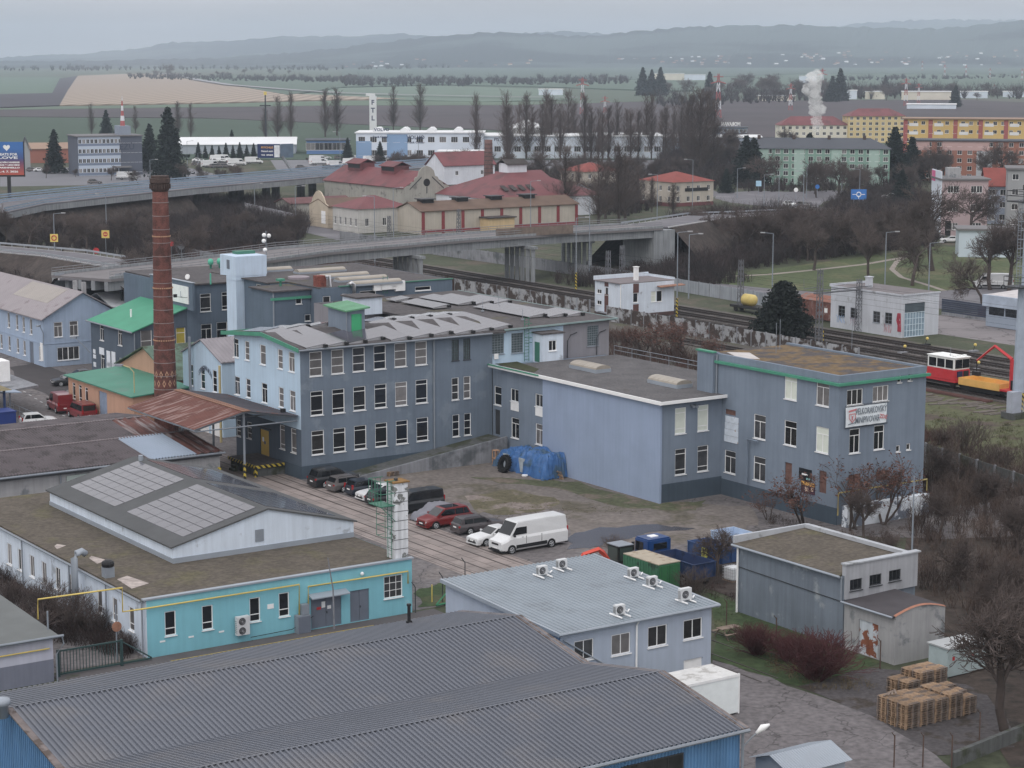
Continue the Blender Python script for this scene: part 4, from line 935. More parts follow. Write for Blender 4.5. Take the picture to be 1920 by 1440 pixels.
# ================================================================ BROWN CORRUGATED WAREHOUSE
wh = thing('corrugated_warehouse', 'long double-gabled warehouse with brown, galvanised and rusty corrugated roof', 'warehouse', 68, 186, 0, frame='K')
xs_a = cp(203, 787, 4.0)[0]; xg0 = cp(214, 822, 4.0)[0]; xg1 = cp(305, 815, 4.0)[0]; xe = 86.2
def sheet(x0, x1, ya, za, yb, zb, mat, pitch=.3, nm='roof'):
 mb = MB(); corr(mb, (x0,ya,za), (x1-x0,0,0), (0,yb-ya,zb-za), pitch, .15, 'sin'); return obj(nm, mb, mat, wh)
z_v = 3.15
sheet(45, xs_a, 195.2, 4.05, 187.4, z_v, brown_sheet); sheet(xs_a, xe, 195.2, 4.05, 187.4, z_v, M('rust_stripe_sheet', U(104,66,60), .8, .2, .5, U(136,124,124), (.53,.6), 1, an=(2.2,.12,1)), .9)
sheet(45, xg0, 185.0, 4.05, 177.2, 3.25, brown_sheet); sheet(xg0, xg1, 185.0, 4.07, 177.1, 3.27, M('new_galvanised', U(142,158,178), .4, .05, .5), .3); sheet(xg1, xe, 185.0, 4.05, 177.2, 3.25, M('rust_stripe_sheet', (.1,.05,.04)), .9)
sheet(45, xe, 187.4, z_v, 185.0, 4.04, brown_sheet); sheet(45, xe, 203, 3.2, 195.2, 4.04, brown_sheet)
obj('ridge_cap', MB().box(45,xe,194.95,195.45,4.08,4.16).box(45,xe,184.8,185.2,4.1,4.17), M('pale_ridge', U(120,110,112), .8, .2, 1.5), wh)
mb = MB(); dw = [(70.5,74.5,0,2.5),(76.0,79.0,0,2.4)]
face(mb, 'y', 177.75, 45, 86.0, -.3, 3.2, dw)
mb.poly((86,177.75,-.3),(86,202,-.3),(86,202,3.15),(86,195.2,3.95),(86,187.4,3.1),(86,185,3.95),(86,177.75,3.2)); obj('wall', mb, old_wall, wh)
for a, b, c, d in dw: obj('sliding_door', MB().box(a-.1,b+.1,177.62,177.72,.0,2.6), M('pale_green_door', S(164,178,172), .8, .1, .8, S(130,136,128), (.58,.7), 1), wh)
gutter(wh, (45,177.0,3.2), (86.2,177.0,3.2), steel, .1); downpipe(wh, 69.8, 177.6, 0, 3.2, steel, .08)
obj('eave_lattice', MB().box(45,86,177.3,177.36,2.85,3.1), dark_steel, wh)
obj('hazard_corner', MB().box(85.75,86.06,177.66,177.75,0,1.7), hazard, wh)
# ================================================================ WHITE WORKSHOP WITH ARCHED LETTERING
ws = thing('gabled_workshop', 'white gabled workshop with arched dark lettering beside the factory', 'workshop', 103, 204, 0, frame='K')
z8 = lambda L: zc(340, 600, 8, L)
wx = wins_on('x', 97.0, z8([(148,825,1.0,2.4,'H3',GW),(322,870,1.05,2.4,'H3',G),(500,918,1.05,2.4,'H3',G)]))
block(ws, 97.0, 112, 199.5, 209.3, -.3, 8.2, pale_wall, wx, (), gable=('x', 10.1))
gable_roof(ws, 97.0, 112, 199.5, 209.3, 8.15, 10.12, grey_sheet, 'x', .2, .1, ribs=.5)
put_text(ws, 'STROJOVNA MLÝN', .8, paint('dark_lettering', S(88,98,118)), 96.97, 203.6, 7.1, 'x', width=3.2, bold=.01, arc=.75)
obj('flue', MB().tube([(96.4,206.2,0),(96.4,206.2,10.3)], .16, 8), steel, ws); obj('yellow_pipe', MB().tube([(95.6,197.2,0),(95.6,197.2,8.3)], .14, 8), M('ochre_pipe', S(176,160,110), .6), ws)
obj('service_door', MB().box(96.9,96.99,200.2,202.2,0,2.3).box(96.9,96.99,203,205,0,2.3), white_paint, ws)
# ================================================================ ORANGE BUILDING
og = thing('orange_building', 'orange rendered gabled building with low green lean-to roof and grey doors', 'building', 95, 217, 0, frame='K')
z4b = lambda L: zc(0, 640, 8, L)
wx = wins_on('x', 90.3, z4b([(1108,740,.9,1.9,'D',GW),(1203,775,.9,1.9,'D',GW),(1297,815,.9,1.9,'D',GW)]))
dq = kx(*z4b([(1545,930)])[0], 90.3)
block(og, 90.3, 97.3, 207.8, 226.3, -.3, 4.0, orange_wall, wx, (), ox=[(dq[0]-1.15,dq[0]+1.15,0,3.4)], top=False)
obj('door', MB().box(90.4,90.46,dq[0]-1.15,dq[0]-.02,0.02,3.4).box(90.4,90.46,dq[0]+.02,dq[0]+1.15,.02,3.4), M('blue_grey_gate', S(120,136,160), .6, .1, 2), og)
obj('roof', MB().slab([(89.9,207.5,4.05),(97.4,207.5,4.55),(97.4,226.7,4.55),(89.9,226.7,4.05)], .14), green_sheet, og)
mb = MB(); mb.box(97.4,110,212.5,228,-.3,4.5)
for x in (97.4, 110): mb.poly((x,212.5,4.5),(x,228,4.5),(x,220.4,7.4))
obj('gable_wall', mb, orange_wall, og)
gable_roof(og, 97.4, 110, 212.5, 228, 4.5, 7.45, moss_green_sheet, 'x', .45, .12)
t = thing('yard_lamp', 'small floodlight on bent pole above the green lean-to roof', 'lamp', 91.2, 209.5, 4.1, frame='K')
obj('pole', MB().tube([(91.2,209.5,4.1),(91.2,209.5,6.4),(90.9,209.9,6.9),(90.4,210.6,7.1)], .06, 5), M('ochre_pipe', S(176,160,110)), t); obj('lamp_head', MB().cbox((90.1,210.9,7.1), (.9,.4,.22), R(-50)), steel, t)
# ================================================================ GREEN-ROOFED GREY BUILDING, SIGN WALL, TOWER AND REAR BUILDING
gb = thing('green_roofed_building', 'dark grey office with bright green mono-pitch roof and white signboards', 'building', 107, 245, 0, frame='K')
z6b = lambda L: zc(0, 500, 6, L)
wx = wins_on('x', 104.0, z6b([(1145,740,1.3,2.1,'T',G),(1350,795,1.3,2.1,'T',GW),(1155,1070,1.3,2.0,'T',G),(1365,1100,1.2,1.6,'T',GW)]))
zg = lambda L: zc(270, 480, 8.348, L)
wy = wins_on('y', 238.5, zg([(35,1270,1.5,2.4,'H2',CU),(575,1230,1.3,2.3,'TH',M('yellow_pane', S(168,150,30), .5))]))
mb = MB(); face(mb, 'x', 104.0, 238.5, 252.3, -.3, 6.75, ops_of(wx)); face(mb, 'y', 238.5, 104.0, 111.2, -.3, 6.75, ops_of(wy))
mb.poly((104,238.5,6.75),(111.2,238.5,6.75),(111.2,238.5,9.2)).poly((104,252.3,-.3),(111.2,252.3,-.3),(111.2,252.3,9.2),(104,252.3,6.75)); obj('wall', mb, dark_grey_wall, gb)
put_wins(gb, 'x', 104.0, wx); put_wins(gb, 'y', 238.5, wy)
obj('roof', MB().slab([(103.6,238.2,6.75),(111.2,238.2,9.3),(111.2,252.6,9.3),(103.6,252.6,6.75)], .14), M('bright_green_sheet', U(52,150,116), .6, .08, .4), gb)
gutter(gb, (103.5,238.1,6.65), (103.5,252.7,6.65), steel, .1); downpipe(gb, 103.95, 238.3, 0, 6.5, steel, .07)
obj('roof_flue', MB().tube([(106.5,245,7.6),(106.5,245,8.7)], .13, 8), white_paint, gb)
mb = MB()
for (u, v, w, h) in z6b([(1145,950,1.5,.9),(1062,953,.7,.55),(1065,1010,.8,.5),(1068,1100,.75,.6),(1222,1035,1.15,2.0),(1278,1045,1.15,2.0),(1222,1110,1.15,.8),(1278,1115,1.15,.8)]):
 y, z = kx(u, v, 103.97); mb.box(103.93,103.99,y-w/2,y+w/2,z-h/2,z+h/2)
obj('signboard', mb, paint('sign_white', S(206,212,222), .5), gb)
rb = thing('office_wing', 'tall grey wing with blank white billboard behind the chimney', 'building', 118, 248, 0, frame='K')
wy = wins_on('y', 238.5, zg([(963,730,1.5,2.3,'D',GW),(978,1205,1.5,2.3,'T',G),(1222,1180,1.5,2.4,'TH',G),(1290,700,1.3,2.3,'D',G)]))
block(rb, 111.25, 124, 238.5, 258, -.3, 12.0, rear_wall, (), wy)
obj('parapet', MB().box(111.2,111.5,236.6,249.3,9.0,12.5), rear_wall, rb); obj('parapet_cap', MB().box(111.1,111.6,236.5,249.4,12.51,12.58), galv, rb)
obj('roof', MB().box(111.55,124.3,238.2,258.2,12.02,12.2), felt, rb)
t = thing('wall_billboard', 'white billboard panel with L-shaped lettering on the grey parapet wall', 'billboard', 111.1, 243, 9.6, frame='K')
y0_, zz0 = kx(353, 561, 111.1); y1_, zz1 = kx(288, 535, 111.1)
obj('panel', MB().box(111.08,111.19,y0_,y1_,9.75,11.95), paint('billboard_white', S(216,220,226), .5), t)
put_text(t, 'L', 1.1, paint('grey_letter', S(150,156,166)), 111.06, y0_+2.0, 10.8, 'x', bold=.02)
obj('lamp_arm', MB().tube([(111.08,y0_+.2,10.6),(110.2,y0_+.2,10.7),(109.9,y0_+1.2,10.7)], .03, 4), dark_steel, t); obj('lamp_head', MB().box(109.7,110.1,y0_+1.1,y0_+1.4,10.6,11.0), black_plastic, t)
X, Y = cp(352, 522, 12.4)
ktag('satellite_dish', MB().tube([(X,Y,12.6),(X-.1,Y-.05,12.62)], .35, 14).tube([(X+.05,Y,12.2),(X,Y,12.6)], .04, 4), white_paint, 'round white satellite dish on the grey parapet behind the chimney', 'satellite dish')
for i, (u, v) in enumerate(((395,498),(412,497))):
 X, Y = cp(u, v, 12.6); ktag('green_vent', MB().lathe([(.15,0),(.15,.5),(.35,.55),(.4,1.0),(.25,1.3),(.05,1.35)], (X,Y,12.2), 10), M('turquoise_paint', S(60,170,140), .5), ('left' if i == 0 else 'right')+' one of two turquoise roof vents beside the white tower', 'vent', smooth=True)
X, Y = cp(395, 532, 12.3); ktag('green_vent_pipe', MB().tube([(X,Y,12.2),(X,Y,13.6)], .1, 8), M('turquoise_paint', S(60,170,140)), 'slim turquoise vent pipe on the roof edge left of white tower', 'pipe')
tw2 = thing('white_tower', 'square white stair tower with wider head and small louvre window', 'tower', 113, 226, 0, frame='K')
obj('shaft', MB().box(110.9,115,223.75,226.3,0,14.0), M('tower_white', S(176,194,214), .9, .06, .5, streak=.08), tw2)
obj('head', MB().prism([(110.88,223.7),(115.05,223.7),(115.05,227.9),(110.88,227.9)], [14.55,14.55,14.4,14.4], 16.9).prism([(110.9,223.75),(115,223.75),(115,226.32),(110.9,226.32)], 13.9, 14.6), M('tower_white', (.5,.5,.5)), tw2)
yv, zv = kx(*zg([(1320,130)])[0], 110.88); obj('louvre_window', MB().box(110.82,110.875,yv-.35,yv+.35,zv-.55,zv+.55), grey_door, tw2)
obj('roof_box', MB().box(112.4,114.8,226.2,227.6,16.91,17.25), green_paint, tw2)
X, Y = 114.8, 225
t = thing('antenna_mast', 'roof mast carrying round white antenna dishes above white tower', 'antenna', 116.2, 226, 14.2, frame='K')
obj('mast', MB().tube([(116.2,226,14.2),(116.2,226,19.6)], .05, 6), steel, t)
for dx, dz in ((-.35,18.4),(.35,19.0),(-.3,19.1),(-.2,17.3)): obj('dish', MB().ball((116.2+dx,226-.1,dz), .27, 10, 6), white_paint, t, smooth=True)
rr_ = thing('rear_building', 'grey rear factory block with felt roof, roof domes and junction boxes', 'building', 120, 218, 0, frame='K')
z46 = lambda L: zc(400, 460, 6, L)
wx = wins_on('x', 112.0, z46([(510,690,1.2,2.6,'H3',GW),(508,480,1.2,.9,'1',GW)])); wyb = wins_on('y', 211.2, z46([(962,622,.8,.8,'1',G),(1063,815,.8,.8,'1',G)]))
z5 = lambda L: zc(680, 500, 4, L)
wyr = wins_on('y', 208.5, z5([(453,163,2.2,.5,'1',G),(40,195,2.2,.5,'1',G)]) + z46([(1275,620,1.0,1.0,'1',GW),(1275,800,1.0,1.8,'H2',GW)]))
block(rr_, 112.0, 118, 217, 225.5, -.3, 14.2, rear_wall, wx, ())
block(rr_, 109.4, 114.2, 211.2, 216.9, -.3, 13.9, rear_wall, (), wyb, name='stair_block')
block(rr_, 114.25, 132, 208.5, 232, -.3, 14.3, rear_wall, (), wyr, name='long_wall')
obj('parapet_cap', MB().box(116.5,132.1,208.4,208.75,14.31,14.42), green_paint, rr_)
obj('roof', MB().box(111.6,131.7,216.95,232,14.22,14.34).box(114.2,131.7,208.8,216.94,14.2,14.335), felt, rr_); obj('stair_roof', MB().box(109.1,114.5,210.8,216.9,13.92,14.08), felt, rr_)
downpipe(rr_, 111.9, 225.2, 8, 14.1, dark_steel, .08); downpipe(rr_, 109.35, 211.1, 9, 13.8, steel, .09)
obj('lower_fascia', MB().box(109.0,115,211.0,211.18,12.95,13.25), green_trim, rr_)
mb = MB().box(114.4,115.5,209.7,210.8,8,15.6); obj('brick_stack', mb, brick, rr_)
def duct(nm, pts, r): obj(nm, MB().tube(pts, r, 8), M('bright_duct', (.6,.6,.62), .3, .05, 2, metal=.7), rr_, smooth=True)
duct('exhaust_duct', [(115.3,209.5,15.5),(115.7,209.3,15.6),(115.8,209.3,14.2),(116.3,209.0,13.5),(117.5,208.3,13.3)], .18); duct('exhaust_elbow', [(118.1,207.8,13.3),(118.1,207.8,14.6),(117.8,207.8,14.8),(117.5,207.8,14.6)], .22)
for (u, v, ln) in ((515,503,4.2),(600,505,6.5),(643,514,6.5),(677,520,6.5),(703,527,6.5)):
 X, Y = cp(u, v, 14.7)
 if not (112 < X < 131): X = min(max(X, 114), 129)
 mb = MB(); n = 8; P = [(-.7*math.cos(math.pi*i/n), .32*math.sin(math.pi*i/n)) for i in range(n+1)]; x0, x1 = X-ln/2, X+ln/2
 k = obj('skylight', MB().box(x0-.1,x1+.1,Y-.75,Y+.75,14.34,14.55), galv, rr_)
 mb.add([(x0,Y+p,14.56+h) for p, h in P]+[(x1,Y+p,14.56+h) for p, h in P], [(i,i+1,n+2+i,n+1+i) for i in range(n)]+[tuple(range(n,-1,-1)),tuple(range(n+1,2*n+2))]); obj('dome', mb, skylight, k)
X, Y = cp(560, 520, 14.5); obj('round_curb', MB().lathe([(1.3,0),(1.3,.25),(1.1,.3),(.2,.35)], (X,Y,14.34), 20), M('grey_pink', U(150,140,148)), rr_)
X, Y = cp(526, 533, 14.3); obj('green_cowl', MB().box(X-.4,X+.4,Y-.4,Y+.4,14.7,14.95).box(X-.1,X+.1,Y-.1,Y+.1,14.08,14.7), green_trim, rr_)
for i, (X, w_, zz) in enumerate(((27.5,.55,0),(38.5+680-680,.45,0),(50,.45,.1),(58.5,.3,.3),(57,.25,-.15),(69.5,.65,.1))):
 x, z = ky(680+X, 537-(zz*10), 208.3); obj('junction_box', MB().box(x-w_,x+w_,208.1,208.48,z-w_*.9,z+w_*.9), white_paint, rr_, bevel=.02)
mb = MB()
for s in (0, .6): mb.tube([(122.3+s,208.3,13.2),(122.3+s,208.3,15.3)], .03, 4)
for i in range(7): mb.tube([(122.3,208.3,13.3+i*.3),(122.9,208.3,13.3+i*.3)], .02, 4)
obj('ladder', mb, green_paint, rr_)
# ================================================================ LIGHT BLUE GABLED BUILDING, FAR LEFT, AND BITS NEXT TO IT
lb = thing('blue_gabled_building', 'light blue gabled two-storey building with pinkish ribbed sheet roof', 'building', 105, 270, 0, frame='K')
wx = wins_on('x', 100.0, z6b([(97,600,.9,2.1,'H2',CU),(190,625,.9,2.1,'H2',CU),(265,650,.9,2.1,'H2',CU),(348,675,.9,2.1,'H2',CU),(105,862,.9,2.0,'H2',CU),(200,888,.9,2.0,'H2',CU),(275,915,.9,2.0,'H2',CU),(452,975,.9,1.9,'H2',CU),(15,840,.9,2.0,'H2',CU)]))
wy = wins_on('y', 258.6, z6b([(655,708,1.2,2.0,'T',CU),(832,695,1.2,2.0,'T',CU),(770,975,3.1,1.75,'V4',GW)]))
dq = kx(*z6b([(357,985)])[0], 100.0)
mb = MB(); face(mb, 'x', 100.0, 258.6, 290, -.3, 6.3, ops_of(wx)+[(dq[0]-.7,dq[0]+.7,0,2.9)]); face(mb, 'y', 258.6, 100.0, 111, -.3, 6.3, ops_of(wy))
mb.poly((100,258.6,6.3),(111,258.6,6.3),(105.5,258.6,9.6)).poly((111,258.6,-.3),(111,290,-.3),(111,290,6.3),(111,258.6,6.3)); obj('wall', mb, left_wall, lb)
put_wins(lb, 'x', 100.0, wx); put_wins(lb, 'y', 258.6, wy)
obj('door', MB().box(100.1,100.15,dq[0]-.7,dq[0]+.7,0.02,2.9), grey_door, lb)
gable_roof(lb, 100, 111, 258.6, 290, 6.3, 9.62, M('pinkish_sheet', U(150,142,146), .55, .1, .4, U(128,116,120), (.55,.7), .4), 'y', .45, .12, ribs=.55)
x_, y_ = cp(45, 530, 9.2)
obj('rooflight', MB().slab([(102.3,267,8.0),(102.3,263,8.0),(105.2,263,9.62),(105.2,275.5,9.62),(102.3,275.5,8.0)][1:], .05), skylight, lb)
obj('string_course', MB().box(99.94,99.995,258.6,290,3.05,3.15).box(99.94,111,258.54,258.595,3.05,3.15), left_wall, lb)
obj('white_plate', MB().box(99.93,99.99,259.0,259.9,.8,3.2), white_paint, lb)
for nm, u, v, h in (('chimney_stack',141,543,2.0),('chimney_stack',157,540,1.6)):
 X, Y = cp(u, v, 9.6); obj(nm, MB().box(X-.25,X+.25,Y-.25,Y+.25,8.6,8.8+h), old_wall, lb)
t = thing('wall_lamp', 'grey street lamp on bracket at light blue building corner', 'lamp', 99.9, 258.6, 3, frame='K')
obj('bracket', MB().tube([(99.9,258.7,3.0),(99.9,258.5,4.6),(99.3,258.0,5.6)], .05, 5), steel, t); obj('lamp_head', MB().cbox((99.0,257.8,5.7), (.8,.35,.2), R(45)), steel, t)
t = thing('wall_lamp', 'grey street lamp on bracket at green-roofed office corner', 'lamp', 103.9, 252.4, 2, frame='K')
obj('bracket', MB().tube([(103.9,252.5,2.4),(103.4,253.2,3.2),(102.6,254.0,4.2)], .05, 5), steel, t); obj('lamp_head', MB().cbox((102.4,254.3,4.3), (.8,.35,.2), R(-50)), steel, t)
t = thing('white_roofed_shed', 'low shed with pale grey gable roof behind green-roofed office', 'shed', 120, 272, 0, frame='K')
X, Y = cp(250, 545, 5.5)
obj('wall', MB().box(X-6,X+8,Y-6,Y+4,-.2,4.0), left_wall, t); gable_roof(t, X-6, X+8, Y-6, Y+4, 4.0, 5.6, M('white_sheet', U(184,188,194), .6, .06, .4), 'x', .4, .12)
X, Y = cp(229, 572, 4); ktag('black_flue', MB().tube([(X,Y,2),(X,Y,7.6)], .18, 8), black_plastic, 'black flue pipe in front of the pale grey shed roof', 'flue')
X0_, Y0_ = cp(40, 712, 3)
t = thing('flat_canopy', 'flat grey slab canopy over the yard by the far left edge', 'canopy', X0_, Y0_, 0, frame='K')
obj('slab', MB().slab([(*cp(0,694,3.2),3.2),(*cp(72,722,3.2),3.2),(*cp(0,735,3.2),3.2),(*cp(-60,705,3.2),3.2)][::-1], .25), concrete, t)
X, Y = cp(18, 730, 3); obj('post', MB().tube([(X,Y,0),(X,Y,3)], .1, 6), steel, t)
X, Y = cp(0, 712, 3.3); ktag('white_cabin', MB().box(X-4,X+.9,Y-1,Y+1.6,3.0,5.6), white_paint, 'white box cabin at the left edge above slab canopy', 'cabin', bevel=.04)
X, Y = cp(10, 800, 0)
t = thing('blue_shelter', 'blue steel shelter with ribbed roof at the far left edge', 'shelter', X, Y, 0, frame='K')
for dx, dy in ((0,0),(0,2.2),(-1.2,0)): obj('post', MB().box(X+dx-.12,X+dx+.12,Y+dy-.12,Y+dy+.12,0,4.2), M('navy_paint', S(40,62,104), .5), t)
mb = MB(); corr(mb, (X-6,Y-1,4.2), (0,6,0), (6.6,0,.0), .4, .05); obj('roof', mb, M('ochre_ribs', U(140,128,96), .7, .2, 1), t)
obj('awning', MB().slab([(X+.4,Y+1.5,3.6),(X+2.6,Y+1.5,3.45),(X+2.6,Y+3.8,3.45),(X+.4,Y+3.8,3.6)], .08), M('awning_blue', U(140,156,176), .6), t)
t = thing('blue_container', 'dark blue container at the left edge beside handrail', 'container', X, Y-4, 0, frame='K')
Xc, Yc = cp(12, 812, 0); obj('body', MB().box(Xc-5,Xc+1.0,Yc-.5,Yc+2.0,0,2.3), M('container_blue', S(30,54,120), .5, .1, 1), t, bevel=.03); obj('lid', MB().box(Xc-5.05,Xc+1.05,Yc-.55,Yc+2.05,2.32,2.45), M('container_blue', (0,0,0)), t)
mb = MB(); P = [cp(u, v, 0) for u, v in ((15,785),(25,768),(40,778),(55,785),(72,794))]
A_, B_ = cp(14, 770, 0), cp(73, 795, 0)
for i in range(6):
 x, y = A_[0]+(B_[0]-A_[0])*i/5, A_[1]+(B_[1]-A_[1])*i/5; mb.tube([(x,y,0),(x,y,1.1)], .03, 4)
for z in (.55,1.1): mb.tube([(*A_,z),(*B_,z)], .03, 4)
ktag('handrail', mb, steel, 'grey steel handrail along the ramp at the left edge', 'handrail')
# ================================================================ VEHICLES (local frame: +x forward, origin on the ground below the centre)
car_glass = M('car_glass', (.012,.014,.017), .05, 0, spec=.6); tyre_m = M('tyre', (.014,.014,.015), .8, .1, 4); rim_m = M('rim', (.38,.39,.41), .35, .05, 3, metal=.5)
lamp_w = M('headlamp', (.7,.72,.75), .15, 0, spec=.6); lamp_r = M('tail_lamp', (.35,.02,.025), .25, 0, spec=.5); trim_b = M('black_trim', (.018,.018,.02), .55, .05)
KIND = {  # L, W, H, belt, hood z, x of: windscreen base, roof front, roof rear, rear-glass base (measured from the front, metres), wheelbase, front overhang
 'suv': (4.8,1.9,1.75,1.1,1.05,1.35,2.15,4.35,4.68,2.9,.9,.36), 'wagon': (4.6,1.8,1.47,.95,.86,1.3,2.15,4.15,4.5,2.65,.9,.32), 'hatch': (3.9,1.7,1.5,.95,.9,1.1,1.85,3.45,3.8,2.5,.8,.3),
 'sedan': (4.5,1.78,1.42,.93,.86,1.35,2.2,3.3,4.0,2.65,.88,.32), 'mpv': (4.8,1.88,1.72,1.05,.95,1.05,2.0,4.3,4.7,2.85,.95,.34), 'van': (6.9,2.05,2.65,1.45,1.2,.85,1.7,6.7,6.88,4.1,1.0,.36),
 'minivan': (5.1,1.92,1.95,1.12,1.05,.85,1.65,4.95,5.07,3.1,.95,.34), 'smallvan': (4.9,1.95,2.25,1.2,1.1,.8,1.5,4.8,4.88,3.1,.9,.34)}
def car(name, label, cat, kind, paint_m, x, y, head, group=None, panel_van=False, roof=None, rails=False, z=0, simple=False):
 L, W, HT, zb, zh, xa, xb, xc, xd, wb, fo, wr = KIND[kind]
 t = thing(name, label, cat, 0, 0, 0, group=group, frame='L')
 X = lambda s: L/2-s; hw = W/2; zl = .28
 st = [(0,.9,zl+.1,zh-.28,zh-.12),(.12,.95,zl,zh-.22,zh-.08),(.5,.985,zl-.03,zh-.15,zh),(xa,1,zl-.03,zb-.2,zb),(L*.5,1,zl-.03,zb-.2,zb+.02),(xd-.05,.985,zl-.02,zb-.2,zb+.03),(L-.08,.95,zl+.02,zb-.25,zb-.04),(L,.91,zl+.12,zb-.35,zb-.12)]
 if kind in ('van','minivan','smallvan','suv','mpv','wagon','hatch'): st[-2] = (L-.06,.96,zl+.02,zb-.2,zb+.02); st[-1] = (L,.92,zl+.12,zb-.25,zb-.05)
 mb = MB(); rings = []
 for s, f, z0, zm, zt in st:
  w = hw*f; zt = max(zt, zm+.02); rings.append([(X(s),-w*.9,zt),(X(s),-w,zm),(X(s),-w*.985,z0+.12),(X(s),-w*.86,z0),(X(s),w*.86,z0),(X(s),w*.985,z0+.12),(X(s),w,zm),(X(s),w*.9,zt)])
 n = 8; mb.v = [p for r in rings for p in r]
 mb.f = [(i*n+k, i*n+(k+1)%n, (i+1)*n+(k+1)%n, (i+1)*n+k) for i in range(len(st)-1) for k in range(n)]+[tuple(range(n-1,-1,-1)), tuple(range((len(st)-1)*n, len(st)*n))]
 obj('body', mb, paint_m, t, smooth=False, bevel=0 if simple else .03)
 tw = hw*.9; rw = hw*(.8 if kind not in ('van','smallvan','minivan') else .86)
 z0 = zb-.02
 def P(s, f, sd):   # greenhouse side point: s from front, f = 0 belt .. 1 roof
  return (X(s), sd*(tw+(rw-tw)*f), z0+(HT-z0)*f)
 gh = MB(); v = [P(xa,0,-1),P(xa,0,1),P(xd,0,1),P(xd,0,-1),P(xb,.97,-1),P(xb,.97,1),P(xc,.98,1),P(xc,.98,-1),(X((xb+xc)/2),-rw*.97,HT),(X((xb+xc)/2),rw*.97,HT)]
 gh.add(v, [(0,1,5,4),(1,2,6,9,5),(2,3,7,6),(3,0,4,8,7),(4,5,9,8),(8,9,6,7)])
 obj('cabin', gh, paint_m, t, bevel=0 if simple else .05)
 def pane(nm, pts, mat=car_glass, off=.012):
  c_ = [Vector(p) for p in pts]; nrm = (c_[1]-c_[0]).cross(c_[-1]-c_[0]).normalized(); ctr = sum(c_, Vector())/len(c_)
  if nrm.dot(ctr-Vector((0,0,z0+.1))) < 0: nrm = -nrm
  m_ = MB().add([tuple(p+nrm*off) for p in c_]+[tuple(p-nrm*.01) for p in c_], [tuple(range(len(c_))), tuple(range(2*len(c_)-1,len(c_)-1,-1))]+[(i,len(c_)+i,len(c_)+(i+1)%len(c_),(i+1)%len(c_)) for i in range(len(c_))])
  return obj(nm, m_, mat, t)
 lerp = lambda a, b, f: a+(b-a)*f
 ff = lambda s0, s1, f: lerp(s0, s1, f)
 pane('windscreen', [(X(ff(xa,xb,.1)),-lerp(tw,rw,.1)*.9,z0+(HT-z0)*.1),(X(ff(xa,xb,.1)),lerp(tw,rw,.1)*.9,z0+(HT-z0)*.1),(X(ff(xa,xb,.9)),lerp(tw,rw,.9)*.9,z0+(HT-z0)*.88),(X(ff(xa,xb,.9)),-lerp(tw,rw,.9)*.9,z0+(HT-z0)*.88)], off=.02)
 if not panel_van: pane('rear_window', [(X(ff(xd,xc,.15)),-tw*.85,z0+(HT-z0)*.15),(X(ff(xd,xc,.15)),tw*.85,z0+(HT-z0)*.15),(X(ff(xd,xc,.85)),rw*.85,z0+(HT-z0)*.85),(X(ff(xd,xc,.85)),-rw*.85,z0+(HT-z0)*.85)], off=.02)
 fl, fh = .1, (.84 if kind != 'van' else .6)
 for sd in (-1, 1):
  s0 = lambda f: ff(xa, xb, f)+.18; s9 = lambda f: ff(xd, xc, f)-.16
  cuts = [0, 1.15] if panel_van else ([0, .95, 1.0, 1.85, 1.9, 99] if kind not in ('sedan','hatch') else [0, .95, 1.0, 99])
  prs = [(0, 1.05)] if panel_van else [(cuts[i], cuts[i+1]) for i in range(0, len(cuts)-1, 2)]
  for a_, b_ in prs:
   base = s0(fl)
   l0, l1 = (s0(fl), s0(fh)) if a_ == 0 else (s0(fh)+a_, s0(fh)+a_)
   e = s0(fh)+b_; r0, r1 = (s9(fl), s9(fh)) if e > s9(fh) else (e, e)
   if r1-l1 < .15: continue
   pane('side_window', [P(l0,fl,sd),P(r0,fl,sd),P(r1,fh,sd),P(l1,fh,sd)])
  if not simple: obj('mirror', MB().cbox((X(xa+.35), sd*(hw+.1), zb+.08), (.14,.24,.16)), paint_m if not panel_van else trim_b, t, bevel=.02)
  obj('headlight', MB().cbox((X(.16), sd*hw*.72, zh-.24), (.3,hw*.34,.16), sd*R(-12)), lamp_w, t)
  tall = kind in ('hatch','van','minivan','smallvan')
  obj('tail_light', MB().cbox((X(L-.05), sd*hw*.84, zb-.1+(.1 if tall else -.06)), (.13,hw*.2,.42 if tall else .16)), lamp_r, t)
  if not simple: obj('door_handle', MB().box(X(xa+1.35),X(xa+1.17),sd*hw*.985-.01,sd*hw*.985+.01,zb-.14,zb-.11), trim_b, t)
 for s in (fo, fo+wb):
  for sd in (-1, 1):
   obj('wheel_arch', MB().wheel((X(s), sd*(hw-.075), wr+.02), wr+.06, .17, 18), trim_b, t)
   w = obj('wheel', MB().wheel((X(s), sd*(hw-.1), wr), wr, .24, 18), tyre_m, t)
   rm_ = MB(); yo = sd*(hw+.022)
   for k in range(5):
    a = 2*math.pi*k/5; rm_.cbox((X(s)+wr*.32*math.cos(a), yo, wr+wr*.32*math.sin(a)), (.07,.02,.07)) if False else rm_.tube([(X(s),yo,wr),(X(s)+wr*.62*math.cos(a),yo,wr+wr*.62*math.sin(a))], [.05,.035], 4)
   rm_.tube([(X(s)+wr*.63*math.cos(a),yo,wr+wr*.63*math.sin(a)) for a in [2*math.pi*q/14 for q in range(15)]], .025, 4, False)
   obj('rim', rm_, rim_m, w)
 obj('grille', MB().box(X(0)-.01,X(-.02),-hw*.45,hw*.45,zh-.42,zh-.27).box(X(0)-.01,X(-.022),-hw*.62,hw*.62,.32,.46), trim_b, t)
 obj('number_plate', MB().box(X(-.025),X(-.035),-.26,.26,.48,.59), white_paint, t); obj('number_plate', MB().box(X(L+.012),X(L+.004),-.26,.26,.62,.74), white_paint, t)
